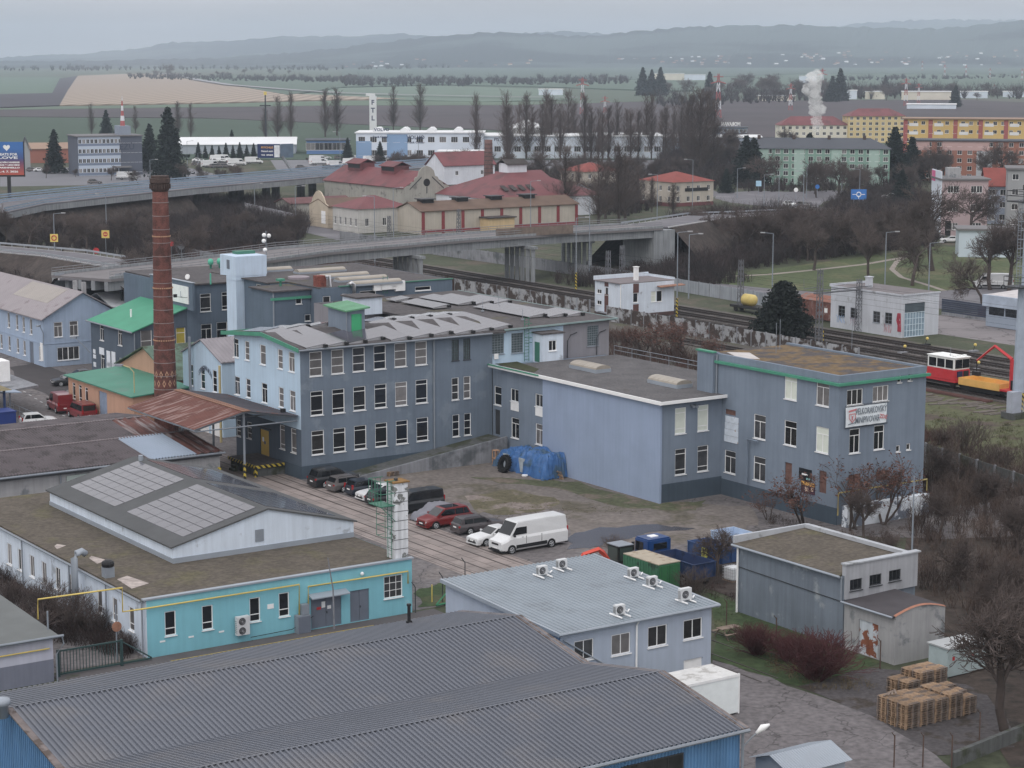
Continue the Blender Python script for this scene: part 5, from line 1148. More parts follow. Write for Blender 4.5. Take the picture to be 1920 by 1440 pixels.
 obj('bumper', MB().box(X(.35),X(-.02),-hw*.93,hw*.93,.22,.34).box(X(L+.03),X(L-.3),-hw*.93,hw*.93,.24,.4), trim_b if kind in ('van','smallvan') else paint_m, t)
 if kind == 'van': obj('side_moulding', MB().box(X(fo+wb-.45),X(fo+.45),-hw-.012,-hw+.03,.42,.72).box(X(fo+wb-.45),X(fo+.45),hw-.03,hw+.012,.42,.72).box(X(L),X(fo+wb+.45),-hw-.01,-hw+.05,.42,.72), trim_b, t)
 if kind in ('van','smallvan') and panel_van:
  for sd in (-1,1): obj('door_seam', MB().box(X(2.5),X(2.47),sd*(hw*.995)-.012,sd*(hw*.995)+.012,.75,1.4).box(X(4.1),X(4.07),sd*(hw*.995)-.012,sd*(hw*.995)+.012,.75,1.4), trim_b, t)
 if roof: obj('roof_glass', MB().box(X(xb+1.6),X(xb+.15),-rw*.72,rw*.72,HT+.0,HT+.02), car_glass, t)
 if rails:
  for sd in (-1,1): obj('roof_rail', MB().tube([(X(xb+.1),sd*rw*.9,HT-.03),(X(xb+.3),sd*rw*.9,HT+.06),(X(xc-.3),sd*rw*.9,HT+.06),(X(xc-.1),sd*rw*.9,HT-.03)], .02, 4), trim_b, t)
 t.location = (x, y, z); t.rotation_euler = (0, 0, head)
 return t
def kcar(name, label, cat, kind, pm, xw, yn, fwd, group='cars parked in the factory yard', **kw):
 """xw: x of the wheel nearest the track, yn: y of the near flank"""
 L, W, HT, zb, zh, xa, xb, xc, xd, wb, fo, wr = KIND[kind]
 off = (L-fo-wb) if fwd > 0 else fo
 x, y = k2w(xw-off+L/2, yn+W/2)
 return car(name, label, cat, kind, pm, x, y, KA+(0 if fwd > 0 else math.pi)+R(kw.pop('turn', 0)), group, **kw)
cp_ = carpaint
kcar('parked_car', 'black off-road car parked beside the factory plinth, first of the row', 'car', 'suv', cp_('car_black', (.02,.022,.026)), 93.4, 170.3, 1, rails=True)
kcar('parked_car', 'grey estate car between black off-roader and dark blue hatchback', 'car', 'wagon', cp_('car_grey', (.13,.12,.12)), 93.9, 167.6, 1, rails=True)
kcar('parked_car', 'dark blue hatchback with tall red tail lamps', 'car', 'hatch', cp_('car_navy', (.022,.03,.045)), 94.1, 165.2, 1)
kcar('parked_car', 'white saloon facing the track, half hidden between dark cars', 'car', 'sedan', cp_('car_white', (.72,.73,.74)), 94.1, 162.6, -1)
kcar('parked_car', 'black estate car half hidden behind the white ladder tower', 'car', 'wagon', cp_('car_black', (0,0,0)), 93.9, 160.2, 1)
kcar('parked_van', 'black passenger van next to the tarpaulin-covered car', 'van', 'minivan', cp_('car_black', (0,0,0)), 93.9, 156.2, -1)
kcar('parked_car', 'red people carrier with dark glass roof', 'car', 'mpv', cp_('car_red', (.19,.018,.02)), 93.0, 149.7, -1, roof=True)
kcar('parked_car', 'dark grey-brown estate car behind white hatchback', 'car', 'wagon', cp_('car_greybrown', (.075,.065,.07)), 94.4, 146.2, 1, rails=True, turn=-3)
kcar('parked_car', 'white car parked right beside the long white van', 'car', 'sedan', cp_('car_white', (0,0,0)), 93.1, 142.0, -1, turn=3)
kcar('delivery_van', 'long white panel van parked across the yard track', 'van', 'van', cp_('car_white', (0,0,0)), 93.4, 138.6, -1, panel_van=True, turn=2)
x, y = k2w(88.9, 225.6); car('red_van', 'red panel van with roof rack beside orange wall', 'van', 'smallvan', cp_('van_red', (.2,.02,.025)), x, y, KA+R(84), 'red vans by the orange building', panel_van=True)
x, y = k2w(89.1, 219.6); car('red_van', 'red minibus with dark rear window behind red panel van', 'van', 'minivan', cp_('van_red', (0,0,0)), x, y, KA+R(88), 'red vans by the orange building', rails=True)
x, y = k2w(88.8, 209.5); car('red_van', 'red van mostly hidden behind brown warehouse roof', 'van', 'minivan', cp_('van_red', (0,0,0)), x, y, KA+R(88), 'red vans by the orange building')
x, y = k2w(83.2, 217.8); car('parked_car', 'white car behind the brown warehouse ridge at far left', 'car', 'hatch', cp_('car_white', (0,0,0)), x, y, KA+R(-8))
x, y = k2w(97.2, 243.0); car('parked_car', 'dark car with shiny front peeking out left of green lean-to', 'car', 'sedan', cp_('car_black', (0,0,0)), x, y, KA+R(172))
x, y = k2w(99.5, 245.6); car('parked_car', 'dark car behind the green lean-to roof, almost hidden', 'car', 'sedan', cp_('car_grey', (0,0,0)), x, y, KA+R(172))
t = thing('covered_car', 'car wrapped in loose grey cover between black van and red people carrier', 'car', *k2w(95.2, 153.3), 0, rot=KA, frame='L')
mb = MB(); nx, ny = 26, 14; rnd = random.Random(3)
def covz(u, v):
 prof = np.interp(u, [0,.06,.25,.42,.75,.95,1], [.15,.72,.9,1.42,1.4,.95,.15]); e = abs(2*v-1); return prof*(1-max(0,e-.72)/.28*.85)
vs = []
for i in range(nx+1):
 for j in range(ny+1):
  u, v = i/nx, j/ny; vs.append((-2.25+4.5*u+rnd.uniform(-.03,.03), (-1.02+2.04*v)*(1+.06*math.sin(i*1.3)), covz(u,v)+.035*math.sin(i*2.1+j*1.7)+rnd.uniform(-.02,.02)))
mb.add(vs, [(i*(ny+1)+j,(i+1)*(ny+1)+j,(i+1)*(ny+1)+j+1,i*(ny+1)+j+1) for i in range(nx) for j in range(ny)])
obj('cover', mb, M('grey_cover', U(122,122,132), .7, .15, 1.2), t, smooth=True)
for sx in (-1.4,1.3):
 for sy in (-.85,.85): obj('wheel', MB().wheel((sx,sy,.31), .31, .2, 14), tyre_m, t)
def skip(label, x0, x1, y0, y1, z0, z1, mat, fl, sx=.25, name='skip'):
 t = thing(name, label, 'skip', (x0+x1)/2, (y0+y1)/2, 0, frame='K')
 mb = MB(); O = [(x0,y0),(x1,y0),(x1,y1),(x0,y1)]; I = [(x0+.08,y0+.08),(x1-.08,y0+.08),(x1-.08,y1-.08),(x0+.08,y1-.08)]
 for a in range(4):
  b = (a+1)%4; mb.poly((*O[a],z0),(*O[b],z0),(*O[b],z1),(*O[a],z1)).poly((*I[a],z0),(*I[b],z0),(*I[b],z1),(*I[a],z1)).poly((*O[a],z1),(*O[b],z1),(*I[b],z1),(*I[a],z1))
 obj('body', mb, mat, t); obj('floor', MB().box(x0+.08,x1-.08,y0+.08,y1-.08,z0,z0+.12), fl, t)
 rb = MB(); n = int((y1-y0)/1.1)
 for i in range(n+1):
  y = y0+.1+(y1-y0-.2)*i/n; rb.box(x0-.08,x0-.005,y-.05,y+.05,z0,z1-.06)
 n = int((x1-x0)/1.0)
 for i in range(n+1):
  x = x0+.1+(x1-x0-.2)*i/n; rb.box(x-.05,x+.05,y0-.08,y0-.005,z0,z1-.06)
 rb.box(x0-.09,x1+.02,y0-.09,y0-.004,z1-.05,z1+.03).box(x0-.09,x0-.004,y0,y1,z1-.05,z1+.03); obj('rib', rb, mat, t)
 return t
navy = M('skip_blue', S(36,56,94), .55, .15, 1, S(34,44,66), (.55,.68), .8); rubble = M('rubble', U(150,108,88), .95, .3, 3, U(96,92,92), (.48,.6), 1.2, 0, .5, 6)
gx, gy = cp(1171, 1085);
t = thing('green_container', 'green steel container with dirty pale roof beside ribbed hall', 'container', 98, 127, 0, frame='K')
g1 = M('container_green', S(50,104,76), .6, .2, 1, S(44,66,54), (.55,.66), 1)
mb = MB(); xg, yg0, yg1, xgr = 95.0, 120.9, 125.3, 97.1
n = 26
for i in range(n):
 y = yg0+(yg1-yg0)*i/n; mb.box(xg-(.05 if i % 2 else .005),xg+.02,y,y+(yg1-yg0)/n,.2,2.45)
mb.box(xg,xgr,yg0,yg1,.15,2.5)
obj('body', mb, g1, t); obj('roof', MB().box(xg-.03,xgr+.03,yg0-.03,yg1+.03,2.51,2.58), M('dirty_cream', U(172,160,140), .8, .12, 1.5, U(140,118,96), (.55,.66), 1.3), t)
mb = MB()
for i in range(2): mb.box(xg+.08+i*1.0,xg+1.0+i*1.0,yg0-.07,yg0-.005,.3,2.4)
obj('door', mb, M('door_green', S(40,104,60), .5, .1, 1), t)
for x in (xg+.25,xg+.8,xg+1.25,xg+1.85): obj('locking_bar', MB().tube([(x,yg0-.1,.3),(x,yg0-.1,2.4)], .025, 4), g1, t)
skip('dark blue open skip full of orange rubble', 98.6, 100.8, 121.1, 126.1, .8, 2.0, navy, rubble)
skip('blue skip with yellow tag standing by the grey shed', 103.1, 105.2, 123.2, 127.4, 1.0, 2.1, M('skip_bright_blue', S(44,76,124), .5, .12, 1), M('skip_water', U(140,156,172), .3, .2, 1))
X, Y = cp(1386, 1028, 1.5);
t = thing('tag_plate', 'yellow tag plate hanging on the blue skip side', 'tag', 103, 125, 1.2, frame='K'); obj('plate', MB().box(102.96,103.015,124.8,125.5,1.2,1.95), paint('lime_yellow', S(220,230,60)), t)
skip('pale blue skip furthest behind, beside grey shed wall', 107.0, 109.4, 124.6, 129.2, .6, 2.1, M('skip_pale', S(150,170,196), .5, .1, 1), M('skip_snow', U(214,220,226), .7, .1, 1))
X0t, Y0t = 102.0, 131.7
t = thing('blue_truck', 'blue lorry with short cab carrying dark blue skip', 'truck', 102, 131, 0, frame='K')
tb = carpaint('truck_blue', (.016,.06,.2))
obj('cab', MB().prism([(98.4,126.5),(100.7,126.5),(100.7,128.4),(98.4,128.4)], .8, 2.9), tb, t, bevel=.12)
obj('windscreen', MB().box(98.6,100.5,128.39,128.43,1.8,2.65), car_glass, t)
obj('side_window', MB().box(98.37,98.41,127.2,128.2,1.85,2.6), car_glass, t); obj('rear_window', MB().box(98.9,100.2,126.46,126.51,2.05,2.55), car_glass, t)
obj('roof_hatch', MB().box(99.2,99.9,127.2,127.8,2.9,2.96), white_paint, t); obj('mirror', MB().box(98.05,98.2,128.1,128.3,1.8,2.5), black_plastic, t)
obj('chassis', MB().box(99.0,100.4,121.3,126.5,.5,.79), dark_steel, t)
for y in (127.5, 123.4, 122.2):
 for x in (98.6, 100.5): w = obj('wheel', MB().wheel((x,y,.5), .5, .32, 16, 'x'), tyre_m, t); obj('rim', MB().wheel((x+(-.17 if x < 99 else .17),y,.5), .28, .03, 12, 'x'), rim_m, w)
dg = thing('digger', 'mini excavator with orange-red bent arm and dark cab', 'excavator', 95.6, 131.2, 0, frame='K')
ex, ey = 95.6, 127.6
dred = M('digger_orange', S(206,66,44), .45, .08, 1)
P = [ky(u, v, ey) for u, v in ((1141,1052),(1130,1036),(1122,1030),(1092,1040),(1094,1052),(1101,1058))]
arm = [(a, ey, max(.2,z)) for a, z in P]
obj('boom', MB().tube(arm[:4], [.22,.22,.2,.16], 4), dred, dg); obj('stick', MB().tube([arm[3],arm[4],arm[5]], [.16,.14,.12], 4), dred, dg)
obj('bucket', MB().cbox((arm[5][0], ey, max(.3,arm[5][2]-.3)), (.5,.6,.5)), dark_steel, dg, bevel=.05); obj('hydraulic_ram', MB().tube([(arm[0][0]-.1,ey,arm[0][2]+.1),(arm[2][0],ey,arm[2][2]-.35)], .06, 6), alu, dg)
bx = ex+.2
obj('body', MB().box(bx-.2,bx+2.0,ey-.9,ey+.9,.6,1.3), dark_steel, dg, bevel=.06); cabp = obj('cab', MB().box(bx-.1,bx+1.3,ey-.75,ey+.75,1.3,2.65), M('digger_dark', (.02,.022,.022), .4, .1), dg, bevel=.05)
obj('cab_window', MB().box(bx-.13,bx-.1,ey-.6,ey+.6,1.45,2.5).box(bx,bx+1.2,ey-.79,ey-.755,1.5,2.5), M('green_glass', (.05,.07,.065), .08, 0, spec=.6), dg); obj('cab_roof', MB().box(bx-.15,bx+1.35,ey-.8,ey+.8,2.655,2.72), steel, dg)
for s in (-.75,.75): obj('track', MB().box(bx-.4,bx+2.0,ey+s-.2,ey+s+.2,0,.55), black, dg, bevel=.12)
X, Y = 103.0, 121.6
t = thing('water_tank', 'white plastic tank in wire cage under the bare tree', 'tank', X, Y, 0, frame='K')
obj('tank', MB().box(X-.55,X+.55,Y-.55,Y+.55,.16,1.15), paint('tank_white', S(206,210,214), .5), t, bevel=.06)
mb = MB()
for i in range(6):
 s = -.6+1.2*i/5
 for a, b in (((X+s,Y-.6),(X+s,Y-.6)),((X-.6,Y+s),(X-.6,Y+s)),((X+s,Y+.6),(X+s,Y+.6)),((X+.6,Y+s),(X+.6,Y+s))): mb.tube([(*a,.15),(*b,1.2)], .015, 3)
for z in (.3,.55,.8,1.05,1.2): mb.tube([(X-.6,Y-.6,z),(X+.6,Y-.6,z),(X+.6,Y+.6,z),(X-.6,Y+.6,z),(X-.6,Y-.6,z)], .015, 3)
obj('cage', mb, alu, t); obj('pallet', MB().box(X-.6,X+.6,Y-.6,Y+.6,0,.15), grey_wood, t)
t = thing('tarpaulin_heap', 'stored goods under creased blue tarpaulin against annex wall', 'tarpaulin', 114.3, 166.5, 0, frame='K')
mb = MB(); nx, ny = 16, 40; rnd = random.Random(5); vs = []
x0, x1, y0, y1 = 112.6, 115.45, 161.4, 170.6
for i in range(nx+1):
 for j in range(ny+1):
  u, v = i/nx, j/ny; e = max(0, abs(2*v-1)-.82)/.18; hgt = (2.3+.25*math.sin(v*5))*(1-e**2*.95)
  f = min(1, u/.28); z = hgt*(f**.45)*(.92+.08*math.sin(v*19))
  fold = .16*math.sin(v*41+1.3*math.sin(v*13))*(1-u)+rnd.uniform(-.05,.05)
  vs.append((x0+(x1-x0)*u-fold*(1 if u < .35 else .1), y0+(y1-y0)*v+rnd.uniform(-.05,.05), max(0, z+.07*math.sin(i*2.3+j*.9)+rnd.uniform(-.05,.05))))
mb.add(vs, [(i*(ny+1)+j,(i+1)*(ny+1)+j,(i+1)*(ny+1)+j+1,i*(ny+1)+j+1) for i in range(nx) for j in range(ny)])
obj('sheet', mb, blue_tarp, t)
mb = MB()
for y in (168.2, 165.4): mb.box(112.7,112.78,y-.5,y+.5,.2,1.6)
obj('stored_panel', mb, M('pale_panel', S(150,160,168), .8, .2, 2), t)
tx, ty = cp(946, 886); tl = thing('tractor_tyre', 'big black tractor tyre leaning on blue tarpaulin', 'tyre', tx, ty, 0, frame='K')
mb = MB(); n = 28; vs = []
for k in range(n):
 a = 2*math.pi*k/n
 for r_, w_ in ((.45,.2),(.8,.26),(.88,.16),(.88,-.16),(.8,-.26),(.45,-.2)): vs.append((tx+w_+.25*r_*math.sin(a), ty+r_*math.cos(a), .86+r_*math.sin(a)*.97))
mb.add(vs, [(k*6+i,((k+1)%n)*6+i,((k+1)%n)*6+(i+1)%6,k*6+(i+1)%6) for k in range(n) for i in range(6)]); obj('tyre', mb, black, tl)
mb = MB()
for k in range(20):
 a = 2*math.pi*k/20; mb.cbox((tx+.25*.9*math.sin(a), ty+.9*math.cos(a), .86+.9*math.sin(a)*.97), (.44,.09,.09))
obj('lug', mb, black, tl)
def pallet_mesh():
 mb = MB()
 for i in range(5): mb.box(-.6,.6,-.4+i*.175,-.3+i*.175,.122,.144)
 for y in (-.35,0,.35):
  mb.box(-.6,.6,y-.05,y+.05,0,.022)
  for x in (-.53,0,.53): mb.box(x-.07,x+.07,y-.05,y+.05,.0225,.1)
 for x in (-.53,0,.53): mb.box(x-.07,x+.07,-.4,.4,.1,.1215)
 return mb
PAL = mesh_of('pallet', pallet_mesh(), pallet_wood)
def pallet(x, y, z, rot, label, group, tilt=None):
 o = bpy.data.objects.new('pallet', PAL); COL.objects.link(o); X, Y = k2w(x, y); o.location = (X, Y, z); o.rotation_euler = (tilt or 0, 0, KA+rot); return tag(o, label, 'pallet', group)
for (u, v), lab in (((966,882),'grey board pallet leaning on tarpaulin beside tractor tyre'),((1006,897),'narrow wooden pallet leaning at the middle of blue tarpaulin'),((1045,899),'wooden pallet leaning at the right end of blue tarpaulin')):
 X, Y = cp(u, v); pallet(X+.1, Y, .42, R(-90), lab, 'pallets leaning on the tarpaulin', R(-70))
X, Y = cp(930, 872); t = thing('wooden_rack', 'small orange wooden rack beside the tractor tyre', 'rack', X, Y, 0, frame='K')
for dx, dy in ((-.25,-.25),(.25,-.25),(-.25,.25),(.25,.25)): obj('leg', MB().box(X+dx-.04,X+dx+.04,Y+dy-.04,Y+dy+.04,0,1.5), cream, t)
for z in (.7,1.5): obj('shelf', MB().box(X-.3,X+.3,Y-.3,Y+.3,z,z+.05), cream, t)
X, Y = cp(984, 894); ktag('white_pot', MB().lathe([(.25,0),(.32,.15),(.3,.2)], (X,Y,0), 12), white_paint, 'white round pot lying in the grass before the tarpaulin', 'pot')
X, Y = cp(735, 892)
for i in range(3): pallet(X, Y, .01+i*.148, R(3*i), 'flat wooden pallet on the stack at the ramp foot, %s' % ('lowest','middle','topmost')[i], 'pallets at the ramp foot')
z8a = lambda L: zc(1320, 960, 3, L)
stacks = []
c1, c2 = cp(1646, 1352), cp(1662, 1303)
for g, (c0, nx, ny, hs) in enumerate(((c1, 5, 3, (11,11,10,11,10)), (c2, 3, 2, (8,11,11)))):
 for i in range(nx):
  for j in range(ny):
   X, Y = c0[0]+.62+i*1.24+(.0 if g == 0 else j*.15), c0[1]-.45-j*.86+(ny-1)*.1; stacks.append((X, Y)); rd = random.Random(g*50+i*7+j)
   lab = 'stack of wooden pallets in the %s group, %s from the left, %s row' % (('long front','smaller rear')[g], ORD[i], ('back','front' if ny == 2 else 'middle','front')[j])
   t = thing('pallet_stack', lab, 'pallet stack', X, Y, 0, group='pallet stacks at the road edge', frame='K')
   for q_ in range(hs[i]-(j if i == 4 else 0)):
    o = bpy.data.objects.new('pallet', PAL); link(o, t); o.location = (rd.uniform(-.02,.02), rd.uniform(-.02,.02), .148*q_); o.rotation_euler = (0,0,rd.uniform(-.015,.015))
X, Y = stacks[0]; mb = MB()
for i in range(4): mb.cbox((X-.1+.25*i, Y+.1, .148*11+.05+i*.01), (.9,.12,.05), R(25+9*i))
ktag('loose_planks', mb, grey_wood, 'loose planks lying on the front left pallet stack', 'planks')
X, Y = cp(1790, 1262)
t = thing('metal_cabinet', 'pale green metal cabinet with small red tags behind pallets', 'cabinet', X, Y, 0, frame='K')
obj('body', MB().box(X-1.4,X+2.2,Y-.7,Y+1.1,.1,2.0), M('cabinet_green', S(150,166,168), .6, .12, 1), t, bevel=.03); obj('lid', MB().box(X-1.5,X+2.3,Y-.8,Y+1.2,2.02,2.12), M('lid_grey', U(170,174,176), .6, .1), t)
mb = MB()
for dx in (-.9, .9): mb.box(X+dx-.1,X+dx+.1,Y-.73,Y-.705,1.2,1.45)
obj('warning_tag', mb, red_paint, t)
X, Y = cp(1365, 1195)
t = thing('picnic_table', 'weathered wooden picnic table by the lilac office wall', 'table', X, Y, 0, frame='K')
obj('tabletop', MB().box(X-.85,X+.85,Y-.35,Y+.35,.72,.77), grey_wood, t)
for s in (-.75,.75): obj('bench', MB().box(X-.85,X+.85,Y+s-.12,Y+s+.12,.42,.46), grey_wood, t)
for s in (-.6,.6): obj('frame', MB().tube([(X+s,Y-.8,0),(X+s,Y-.2,.72)], .045, 4).tube([(X+s,Y+.8,0),(X+s,Y+.2,.72)], .045, 4).tube([(X+s,Y-.8,.42),(X+s,Y+.8,.42)], .04, 4), grey_wood, t)
for i, (u, v, vt) in enumerate(((1362,1178,1134),(1455,1210,1164),(1551,1252,1194),(1650,1255,1225),(1676,1440,1400),(1730,1440,1399),(1784,1440,1395),(1836,1395,1335))):
 X, Y = gp(u, v); wtag('fence_post', MB().tube([(X,Y,0),(X,Y,2.0)], .045, 5).tube([(X,Y,1.9),(X-.2,Y-.15,2.2)], .03, 4), M('rusty_post', S(84,66,58), .9, .2, 2), ('thin rusty fence post '+('by the picnic table','left of the red shrubs','between the red shrubs and grey shed','at the pallet yard corner','first of four along the bottom kerb','second of four along the bottom kerb','third of four along the bottom kerb','last post beside the big tree')[i]), 'fence post', 'fence posts')
P = [gp(1790,1440), gp(1925,1385)]
d = Vector((P[1][0]-P[0][0], P[1][1]-P[0][1])).normalized(); nn = Vector((-d.y, d.x))*.3
wtag('block_wall', MB().prism([P[0],P[1],(P[1][0]+nn.x,P[1][1]+nn.y),(P[0][0]+nn.x,P[0][1]+nn.y)], -.3, .9), concrete_dark, 'low concrete block wall in the bottom right corner', 'wall')
X, Y = cp(857, 1140); t = thing('green_gate', 'green steel swing gate left of ribbed office roof', 'gate', 77.5, 124, 0, frame='K')
a_, b_ = cp(815, 1142), cp(858, 1108); b_ = (72.9+4.4, 121.0)
obj('leaf', MB().tube([(*cp(818,1140),.2),(*cp(856,1132),.2)], .09, 4).tube([(*cp(818,1140),.25),(*cp(856,1132),1.75)], .07, 4).tube([(*cp(837,1136),.2),(*cp(837,1136),1.0)], .05, 4), M('gate_green', S(30,110,74), .5), t); obj('post', MB().tube([(*cp(857,1132),0),(*cp(857,1132),1.9)], .08, 6), M('gate_green', (0,0,0)), t)
for i, (u, v) in enumerate(((830,1130),(872,1102),(779,1150))):
 X, Y = cp(u, v); ktag('barbed_post', MB().tube([(X,Y,0),(X,Y,2.0),(X-.25,Y+.1,2.4)], .04, 5), dark_steel, 'dark bent-top fence post '+('over the green verge','beyond ribbed roof edge','at the turquoise wall corner')[i], 'fence post', 'bent-top fence posts')
X, Y = cp(810, 1130); ktag('yellow_post', MB().tube([(X,Y,0),(X,Y,1.4)], .05, 6), yellow, 'short yellow pipe post near the green gate', 'post')
# ================================================================ RAILWAY
rail_m = M('rail_steel', U(70,62,60), .5, .15, 2, metal=.3); sleeper = M('sleeper', U(62,58,58), .95, .2, 2); ballast = M('ballast', U(92,86,84), .97, .2, 1.5, U(66,62,60), (.45,.6), .4, 0, .6, 7, fine=3)
def track(name, lab, x, y0, y1, group='railway tracks'):
 t = thing(name, lab, 'railway track', x, (y0+y1)/2, 0, group=group, frame='K')
 obj('ballast_bed', MB().prism([(x-2.1,y0),(x+2.1,y0),(x+2.1,y1),(x-2.1,y1)], 0, .16), ballast, t)
 mb = MB(); y = y0
 while y < y1: mb.box(x-1.25,x+1.25,y,y+.26,.162,.22); y += .62
 obj('sleepers', mb, sleeper, t)
 for s in (-.75,.75): obj('rail', MB().box(x+s-.05,x+s+.05,y0,y1,.221,.40), rail_m, t)
track('railway_track', 'far railway track nearest the graffiti building', 209, 120, 420); track('railway_track', 'middle railway track beside the far one', 204.7, 120, 420)
track('railway_track', 'third railway track, crossed by mast wires', 200, 120, 420); track('railway_track', 'siding track under the red railcars', 185.7, 120, 232)
mb = MB()
for i in range(4): mb.box(182.0+i*.28,182.12+i*.28,169,187,.1,.3)
ktag('spare_rails', mb, M('rusty_rail', U(104,70,66), .8, .2, 1), 'pile of rusty spare rails beside the siding', 'rails')
mb = MB(); rd = random.Random(4)
for i in range(46): mb.cbox((176.5+rd.uniform(0,4.2), 163+i*.55, .06+rd.uniform(0,.06)), (3.0,.28,.14), rd.uniform(-.12,.12))
ktag('old_sleepers', mb, M('old_sleeper', U(116,108,102), .95, .25, 1), 'weathered old sleepers laid out on the ground beside spare rails', 'sleepers')
red_rv = M('railcar_red', S(186,34,44), .4, .06, 2); wht = paint('railcar_white', S(214,216,214), .45); und = M('underframe', (.03,.03,.032), .7, .1)
def railcar(label, yf, yb, cream_=False):
 X = 185.7; t = thing('rail_vehicle', label, 'railcar', X, (yf+yb)/2, .4, frame='K'); wm = M('railcar_cream', S(220,212,180), .45) if cream_ else wht
 obj('deck', MB().box(X-1.35,X+1.35,yf,yb+7,1.25,1.45), red_rv, t); obj('underframe', MB().box(X-1.1,X+1.1,yf+.3,yb+6.5,.85,1.24), und, t)
 obj('lower_body', MB().prism([(X-1.35,yf+.15),(X+1.35,yf+.15),(X+1.35,yb),(X-1.35,yb)], 1.455, 2.75), red_rv, t, bevel=.05)
 obj('upper_body', MB().prism([(X-1.33,yf+.2),(X+1.33,yf+.2),(X+1.33,yb-.05),(X-1.33,yb-.05)], 2.76, 4.2), wm, t, bevel=.05); obj('roof', MB().box(X-1.42,X+1.42,yf+.05,yb+.05,4.205,4.32), wht, t, bevel=.04)
 for i in range(2): obj('windscreen', MB().box(X-1.2+i*1.25,X-.05+i*1.25,yf+.14,yf+.19,2.95,4.05), car_glass, t)
 n = 3
 for i in range(n):
  a = yf+.45+(yb-yf-.6)*i/n; obj('side_window', MB().box(X-1.36,X-1.325,a,a+(yb-yf-.6)/n-.18,2.95,4.0), car_glass, t)
 obj('plough_box', MB().box(X-.9,X-.1,yf-.02,yf+.14,1.9,2.6), M('navy_box', (.02,.03,.08), .5), t); obj('radiator', MB().box(X+.2,X+1.0,yf+.02,yf+.14,1.7,2.6), black_plastic, t)
 for y in (yf+.9, yb+5.2):
  for s in (-.75,.75): obj('wheel', MB().wheel((X+s,y,.82), .42, .13, 14, 'x'), und, t)
 mb = MB()
 for dx, dy in ((-.8,.6),(.3,.9),(.9,.5),(-.3,1.6)): mb.box(X+dx-.18,X+dx+.18,yf+dy,yf+dy+.4,4.321,4.5)
 obj('roof_box', mb, wht, t); obj('aerial', MB().tube([(X-.6,yf+1.6,4.3),(X-.6,yf+1.6,5.4)], .03, 4), steel, t)
 return t
railcar('red and white railcar with flat deck behind its cab', 176.6, 181.4); rc2 = railcar('red and cream crane railcar at the right picture edge', 160.5, 165.5, True)
X = 185.7; wg = thing('flat_wagon', 'yellow-sided flat wagon between the two red railcars', 'wagon', X, 172.8, .4, frame='K'); yw = M('wagon_yellow', S(214,162,66), .5, .08, 1)
mb = MB(); mb.box(X-1.4,X+1.4,169.4,176.0,1.2,1.35)
obj('floor', mb, yw, wg)
for q in ((X-1.42,X-1.35,169.4,176),(X+1.35,X+1.42,169.4,176),(X-1.35,X+1.35,169.38,169.44),(X-1.35,X+1.35,175.96,176.02)): obj('side_board', MB().box(*q,1.36,2.05), yw, wg)
obj('underframe', MB().box(X-1.1,X+1.1,169.6,175.8,.7,1.19), und, wg)
for y in (170.7,174.7):
 for s in (-.75,.75): obj('wheel', MB().wheel((X+s,y,.82), .42, .13, 14, 'x'), und, wg)
P = [ky(u, v, 169.0) for u, v in ((1873,732),(1873,705),(1845,694),(1826,709),(1826,720))]
cr = thing('rail_crane', 'red folding crane arm reaching over the yellow wagon', 'crane', 185.7, 168.6, 1.45, frame='K')
P3 = [(185.7,168.8,1.5),(185.7,168.8,5.0),(185.7,171.6,6.3),(185.7,174.4,4.2)]
obj('column', MB().tube(P3[:2], .25, 6), red_rv, cr); obj('boom', MB().tube(P3[1:3], [.24,.18], 4), red_rv, cr); obj('jib', MB().tube(P3[2:], [.17,.12], 4), red_rv, cr)
obj('grab', MB().tube([P3[3],(185.7,174.4,2.9)], .07, 5).cbox((185.7,174.4,2.6),(.5,1.0,.5)), black_plastic, cr); obj('counter_box', MB().box(184.9,186.5,167.3,168.2,1.5,2.6), black_plastic, cr)
sh = thing('signal_house', 'small white railway signal house with brown panels and white chimney', 'house', 197, 258, 0, frame='K'); shw = plaster('signal_white', S(190,200,212), .08, .12, S(128,132,138), (.62,.75))
x0, x1, y0, y1, zt = 192.8, 203.2, 255.4, 262.4, 5.6
zs = lambda L: zc(1100, 500, 8.727, L)
wx = wins_on('x', x0, zs([(205,405,1.2,.7,'V2',GW),(205,587,1.2,.7,'V2',GW),(325,400,.8,1.2,'1',GW)])); wy = wins_on('y', y0, zs([(800,508,.95,1.5,'1',G),(1095,490,1.0,1.7,'TH',BL),(1190,482,1.1,1.75,'1',G)]))
block(sh, x0, x1, y0, y1, -.3, zt, shw, wx, wy)
obj('basement_band', MB().box(x0-.06,x0-.004,y0,y1,-.3,.75).box(x0-.06,x1,y0-.06,y0-.004,-.3,.75), M('basement_brown', S(84,64,62), .9, .15, 1.5), sh)
br_ = M('brown_panel', S(92,62,58), .8, .1, 2)
for u, ax in ((325,'x'),(805,'y')):
 if ax == 'x': a, _ = kx(*zs([(u,500)])[0], x0); obj('brown_panel', MB().box(x0-.04,x0-.003,a-.5,a+.5,.75,3.7).box(x0-.04,x0-.003,a-.5,a+.5,4.9,5.55), br_, sh)
 else: a, _ = ky(*zs([(u,500)])[0], y0); obj('brown_panel', MB().box(a-.55,a+.55,y0-.04,y0-.003,.5,2.3).box(a-.55,a+.55,y0-.04,y0-.003,4.1,5.55), br_, sh)
obj('roof', MB().box(x0-.3,x1,y0,y1,zt+.01,zt+.13), M('pinkish_felt', U(122,114,116), .9, .1, .8), sh); obj('parapet', MB().box(x0-.3,x1+.1,y1-.2,y1,zt+.131,zt+.75).box(x1-.15,x1+.1,y0,y1-.21,zt+.131,zt+.5), shw, sh)
